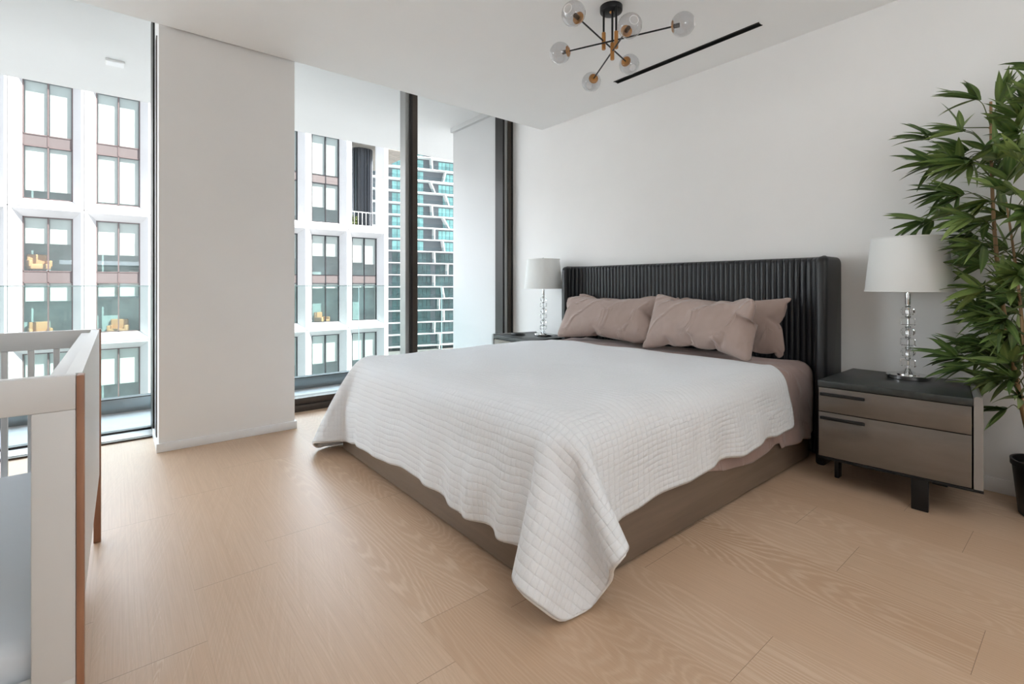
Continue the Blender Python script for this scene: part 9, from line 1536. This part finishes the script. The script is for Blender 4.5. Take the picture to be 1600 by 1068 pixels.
# ------------------------------------------------------------------ the office building across the street
FY = 36.0
BX = [-16.38 + 2.99 * i for i in range(12)]            # bay lines
BZ0, MH = -2.13, 7.41                               # two storey module
def office():
    rng = random.Random(8)
    o = Vector((4.5, FY, -17.0))
    t = thing('office_building', 'white precast office building with a grid of tall splayed windows', 'building', o)
    L = lambda V: [(v[0] - o.x, v[1] - o.y, v[2] - o.z) for v in V]
    D = .60; bd = .10; gp = .018
    blinds = {(1, 1): (1, 1, .85, .85), (2, 1): (1, 1, .97, .97), (1, 0): (.48, .48, .35, .35), (2, 0): (.66, .66, .27, .27), (2, -1): (.72, .72, .3, .3), (1, -1): (.5, .5, .3, .3), (6, 1): (1, 1, .62, .66), (6, 0): (.52, .52, .12, .12), (6, -1): (.72, .70, .3, .3), (7, 0): (.66, .70, .10, .10), (7, -1): (.72, .70, .2, .2), (5, 1): (1, 1, .9, .9), (5, 0): (.6, .6, .2, .2), (5, -1): (.7, .7, .3, .3)}
    for bi in range(11):
        xa, xb = BX[bi] + gp, BX[bi + 1] - gp
        for mk in (-1, 0, 1):
            za, zb = BZ0 + MH * mk + gp, BZ0 + MH * (mk + 1) - gp
            x0, x1, z0, z1 = xa + bd, xb - bd, za + bd, zb - bd          # outer lip of the splay
            jx0, jx1 = BX[bi] + .495, BX[bi + 1] - .495
            jz0, jz1 = BZ0 + MH * mk + .48, BZ0 + MH * (mk + 1) - .48
            V = []
            for (a, b, c, d_, y) in ((xa, xb, za, zb, FY), (x0, x1, z0, z1, FY), (jx0, jx1, jz0, jz1, FY + D), (jx0, jx1, jz0, jz1, FY + D + .25), (xa, xb, za, zb, FY + .35)):
                V += [(a, y, c), (b, y, c), (b, y, d_), (a, y, d_)]
            F = []
            for k in range(3):
                for i in range(4): F.append((k * 4 + i, k * 4 + (i + 1) % 4, k * 4 + 4 + (i + 1) % 4, k * 4 + 4 + i))
            for i in range(4): F.append((i, (i + 1) % 4, 16 + (i + 1) % 4, 16 + i))
            MB().faces(L(V), F).build('facade_panel', 'concrete', t, smooth=20)
            loggia = bi == 10 and mk == 1
            if loggia: continue
            y = FY + D + .05
            fm = 'mauve_frame' if bi < 7 else 'dark_frame'
            xc = (jx0 + jx1) / 2
            zs0, zs1 = BZ0 + MH * mk + 3.38, BZ0 + MH * mk + 3.95
            def bars(lst):
                m = MB()
                for a, b, c, d_ in lst: m.box(a - o.x, b - o.x, y - .06 - o.y, y + .06 - o.y, c - o.z, d_ - o.z)
                return m
            w = .05
            f = bars([(jx0, jx0 + w, jz0, jz1), (jx1 - w, jx1, jz0, jz1), (jx0, jx1, jz0, jz0 + w), (jx0, jx1, jz1 - w, jz1), (xc - .03, xc + .03, jz0, jz1), (jx0, jx1, zs0 - .05, zs0), (jx0, jx1, zs1, zs1 + .05)]).build('window', fm, t, smooth=0)
            MB().box(jx0 + .02 - o.x, jx1 - .02 - o.x, y - .03 - o.y, y + .03 - o.y, zs0 - o.z, zs1 - o.z).build('spandrel', 'spandrel', f, smooth=0)
            MB().box(jx0 - o.x, jx1 - o.x, y + .005 - o.y, y + .02 - o.y, jz0 - o.z, jz1 - o.z).build('pane', 'office_glass', f, smooth=0)
            bl_ = blinds.get((bi - 3, mk), tuple(rng.uniform(.3, 1) for _ in range(4)))
            for k, (pa, pb) in enumerate(((jx0 + .09, xc - .06), (xc + .06, jx1 - .09), (jx0 + .09, xc - .06), (xc + .06, jx1 - .09))):
                lo, hi = (zs1 + .06, jz1 - .07) if k < 2 else (jz0 + .06, zs0 - .07)
                zb_ = hi - (hi - lo) * bl_[k]
                MB().box(pa - o.x, pb - o.x, y + .13 - o.y, y + .145 - o.y, zb_ - o.z, hi - o.z).build('blind', 'blind', f, smooth=0)
    # joints, floors and rooms behind, the corner return and the lower storeys
    zlo, zhi = BZ0 - MH, BZ0 + 2 * MH
    MB().box(BX[0] - o.x, BX[11] - o.x, FY + .30 - o.y, FY + .34 - o.y, -17.0 - o.z, zlo - o.z).box(BX[0] - 14 - o.x, BX[0] - o.x, FY - o.y, FY + .3 - o.y, -17.0 - o.z, zhi - o.z).build('lower_wall', 'concrete', t, smooth=0)
    m = MB()
    for i in range(12): m.box(BX[i] - .03 - o.x, BX[i] + .03 - o.x, FY + .06 - o.y, FY + .3 - o.y, zlo - o.z, zhi - o.z)
    for k in range(4): m.box(BX[0] - o.x, BX[11] - o.x, FY + .06 - o.y, FY + .3 - o.y, BZ0 + MH * (k - 1) - .03 - o.z, BZ0 + MH * (k - 1) + .03 - o.z)
    m.build('panel_joint', 'joint', t, smooth=0)
    MB().box(BX[0] - o.x, BX[10] - o.x, FY + 1.70 - o.y, FY + 1.9 - o.y, -17 - o.z, zhi - o.z).box(BX[10] - o.x, BX[11] - o.x, FY + 1.70 - o.y, FY + 1.9 - o.y, -17 - o.z, BZ0 + MH - o.z).box(BX[10] - .1 - o.x, BX[10] - o.x, FY + .86 - o.y, FY + 1.70 - o.y, BZ0 + MH - o.z, zhi - o.z).build('room_wall', 'office_room', t, smooth=0)
    m = MB()
    for k in (-1, 0, 1):
        for zz in (0, 3.66): m.box(BX[0] - o.x, (BX[10] if (k == 1 and zz) else BX[11]) - o.x, FY + .88 - o.y, FY + 1.70 - o.y, BZ0 + MH * k + zz - .15 - o.z, BZ0 + MH * k + zz + .15 - o.z)
    m.build('floor_slab', 'office_slab', t, smooth=0)
    MB().box(BX[0] - 14 - o.x, BX[11] - o.x, FY + .0 - o.y, FY + 12 - o.y, zhi - o.z, zhi + .5 - o.z).build('roof', 'concrete', t, smooth=0)
    MB().box(BX[11] - .22 - o.x, BX[11] + .18 - o.x, FY + .36 - o.y, FY + 1.9 - o.y, -17 - o.z, BZ0 + MH - o.z).box(BX[11] - .02 - o.x, BX[11] + .22 - o.x, FY - o.y, FY + .7 - o.y, -17 - o.z, zhi - o.z).build('corner_pier', 'concrete', t, smooth=0)
    # the open corner terrace: timber soffit, dark round column, rail and planting
    za, zb = BZ0 + MH + .48, BZ0 + 2 * MH
    xa, xb = BX[10] + .2, BX[11] - .1
    m = MB()
    for i in range(26): m.box(xa - o.x, xb + 3 - o.x, FY + .9 + i * .3 - o.y, FY + 1.15 + i * .3 - o.y, zb - .52 - o.z, zb - .46 - o.z)
    m.build('terrace_soffit', 'slat_wood', t, smooth=0)
    m = MB()
    for i in range(22):
        a = PI * 2 * i / 22
        m.box(-.09, .09, .82, .92, 0, zb - za - .0, mtx=Matrix.Translation((15.55 - o.x, FY + 2.6 - o.y, za - o.z)) @ Matrix.Rotation(a, 4, 'Z'))
    m.lathe([(0, 0), (.84, 0), (.84, zb - za), (0, zb - za)], 40, (15.55 - o.x, FY + 2.6 - o.y, za - o.z))
    m.build('terrace_column', 'metal_fin', t, smooth=30)
    m = MB()
    for i in range(8): m.box(xa + i * .32 - .012 - o.x, xa + i * .32 + .012 - o.x, FY + 1.0 - o.y, FY + 1.03 - o.y, za - o.z, za + 1.05 - o.z)
    m.box(xa - o.x, xb - o.x, FY + .99 - o.y, FY + 1.04 - o.y, za + 1.05 - o.z, za + 1.12 - o.z).build('terrace_rail', 'white_metal', t, smooth=0)
    MB().box(xa - o.x, xa + 2.4 - o.x, FY + 1.2 - o.y, FY + 3.0 - o.y, za - .3 - o.z, za - o.z).build('terrace_floor', 'office_slab', t, smooth=0)
    q = bmesh.new(); rg = random.Random(3)
    for i in range(420):
        c = Vector((xa + rg.uniform(-.05, 1.0) - o.x, FY + rg.uniform(1.2, 1.8) - o.y, za + abs(rg.gauss(0, .36)) - o.z))
        d = Vector((rg.gauss(0, 1), rg.gauss(0, 1), rg.gauss(0, 1))).normalized() * .13; e = d.cross(Vector((rg.random(), rg.random(), rg.random()))).normalized() * .05
        q.faces.new([q.verts.new(c + d), q.verts.new(c + e), q.verts.new(c - d), q.verts.new(c - e)])
    MB().add(q).build('terrace_shrub', 'hedge', t, smooth=0)
office()

def armchair():
    t = thing('office_chair', 'tan armchair behind the left window of the office opposite, upper of the two', 'chair', (-3.35, FY + 1.20, 1.80), rz=.3)
    MB().box(-.42, .42, -.40, .40, .16, .46, .06, 3).build('seat', 'tan_fabric', t)
    MB().box(-.42, .42, .26, .44, .40, 1.0, .06, 3).build('backrest', 'tan_fabric', t)
    for s in (-1, 1): MB().box(s * .40 - .08, s * .40 + .08, -.38, .38, .3, .66, .05, 3).build('armrest', 'tan_fabric', t)
    for sx in (-1, 1):
        for sy in (-1, 1): MB().box(sx * .33 - .025, sx * .33 + .025, sy * .3 - .025, sy * .3 + .025, 0, .17).build('leg', 'dark_frame', t, smooth=0)
    t['group'] = 'tan chairs in the office windows'
    return t
ac = armchair()
dup(ac, (-3.30, FY + 1.20, -1.95 + .0), .2, 'tan armchair low in the left office window, just above the crib rail')
dup(ac, (.05, FY + 1.20, -1.95), -.2, 'tan armchair low in the second office window from the left')
dup(ac, (11.95, FY + 1.20, -1.95), .6, 'tan armchair in the office window just right of the white column')

structure(MB().box(-120, 220, 8, 260, -17.4, -17.0).build('ground', 'ground', smooth=0))

# ------------------------------------------------------------------ the balcony tower farther away
def tower():
    rng = random.Random(5)
    # face turned a little from the street: its horizontals meet at 2320 px on the horizon line
    f = 753.4
    th = math.atan2(920, f); F = Vector((math.cos(th), math.sin(th), 0)); R = Vector((math.sin(th), -math.cos(th), 0))
    U = (F * f + R * 1520).normalized()                     # along the face, to the right
    N = Vector((-U.y, U.x, 0)) * 1                          # into the building
    if N.dot(F) < 0: N = -N
    P0 = F * 130 + R * (130 * (600 - 800) / f)
    ang = math.atan2(U.y, U.x)
    FH = 3.3
    nf = 18
    t = thing('apartment_tower', 'far glass apartment tower with white balconies seen right of the office building', 'building', (P0.x, P0.y, 33.6 - FH * 16), rz=ang)
    W0, W1 = -14.0, 42.0
    MB().box(W0, W1, 2.3, 14, 0, nf * FH + 3).build('core_wall', 'tower_grey', t, smooth=0)
    # dividing fins, top floor first: place at the upper slab and at the lower one
    tops = [(13.0, 13.2), (13.2, 13.4), (17.4, 16.6), (12.9, 14.2), (17.2, 18.3), (13.3, 13.5), (16.6, 18.4), (14.0, 14.0), (16.5, 17.0), (14.0, 14.1), (18.0, 17.9), (14.0, 14.0), (16.4, 16.9), (15.5, 15.4), (16.8, 16.8), (14.1, 14.0), (15.6, 15.6), (15.4, 15.4)]
    for k in range(nf):
        z = k * FH
        MB().box(W0, W1, 0, 2.35, z - .12, z + .12).build('balcony_slab', 'tower_white', t, smooth=0)
        up = k > 8
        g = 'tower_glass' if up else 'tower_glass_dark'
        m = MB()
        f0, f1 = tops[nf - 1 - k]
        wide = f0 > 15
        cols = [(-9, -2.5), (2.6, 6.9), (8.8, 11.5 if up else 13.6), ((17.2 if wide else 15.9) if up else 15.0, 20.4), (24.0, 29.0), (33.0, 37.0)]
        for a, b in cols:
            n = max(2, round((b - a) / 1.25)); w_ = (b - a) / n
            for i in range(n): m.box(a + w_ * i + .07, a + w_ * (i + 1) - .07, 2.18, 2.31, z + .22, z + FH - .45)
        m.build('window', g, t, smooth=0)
        MB().box(W0, W1, .10, .13, z + .17, z + 1.20).build('railing', 'tower_rail', t, smooth=0)
        for off in (0, -18.5, 15.5):
            m = MB(); a, b, wd = f1 + off, f0 + off, .30
            m.faces([(a, .02, z + .115), (a + wd, .02, z + .115), (b + wd, .02, z + FH - .115), (b, .02, z + FH - .115), (a, 2.2, z + .115), (a + wd, 2.2, z + .115), (b + wd, 2.2, z + FH - .115), (b, 2.2, z + FH - .115)],
                    [(0, 1, 2, 3), (4, 5, 6, 7), (0, 1, 5, 4), (1, 2, 6, 5), (2, 3, 7, 6), (3, 0, 4, 7)])
            m.build('divider', 'tower_white', t, smooth=0)
    MB().box(W0 - .2, W1 + .2, -.1, 14, nf * FH - .17, nf * FH + .5).build('roof', 'tower_white', t, smooth=0)
tower()
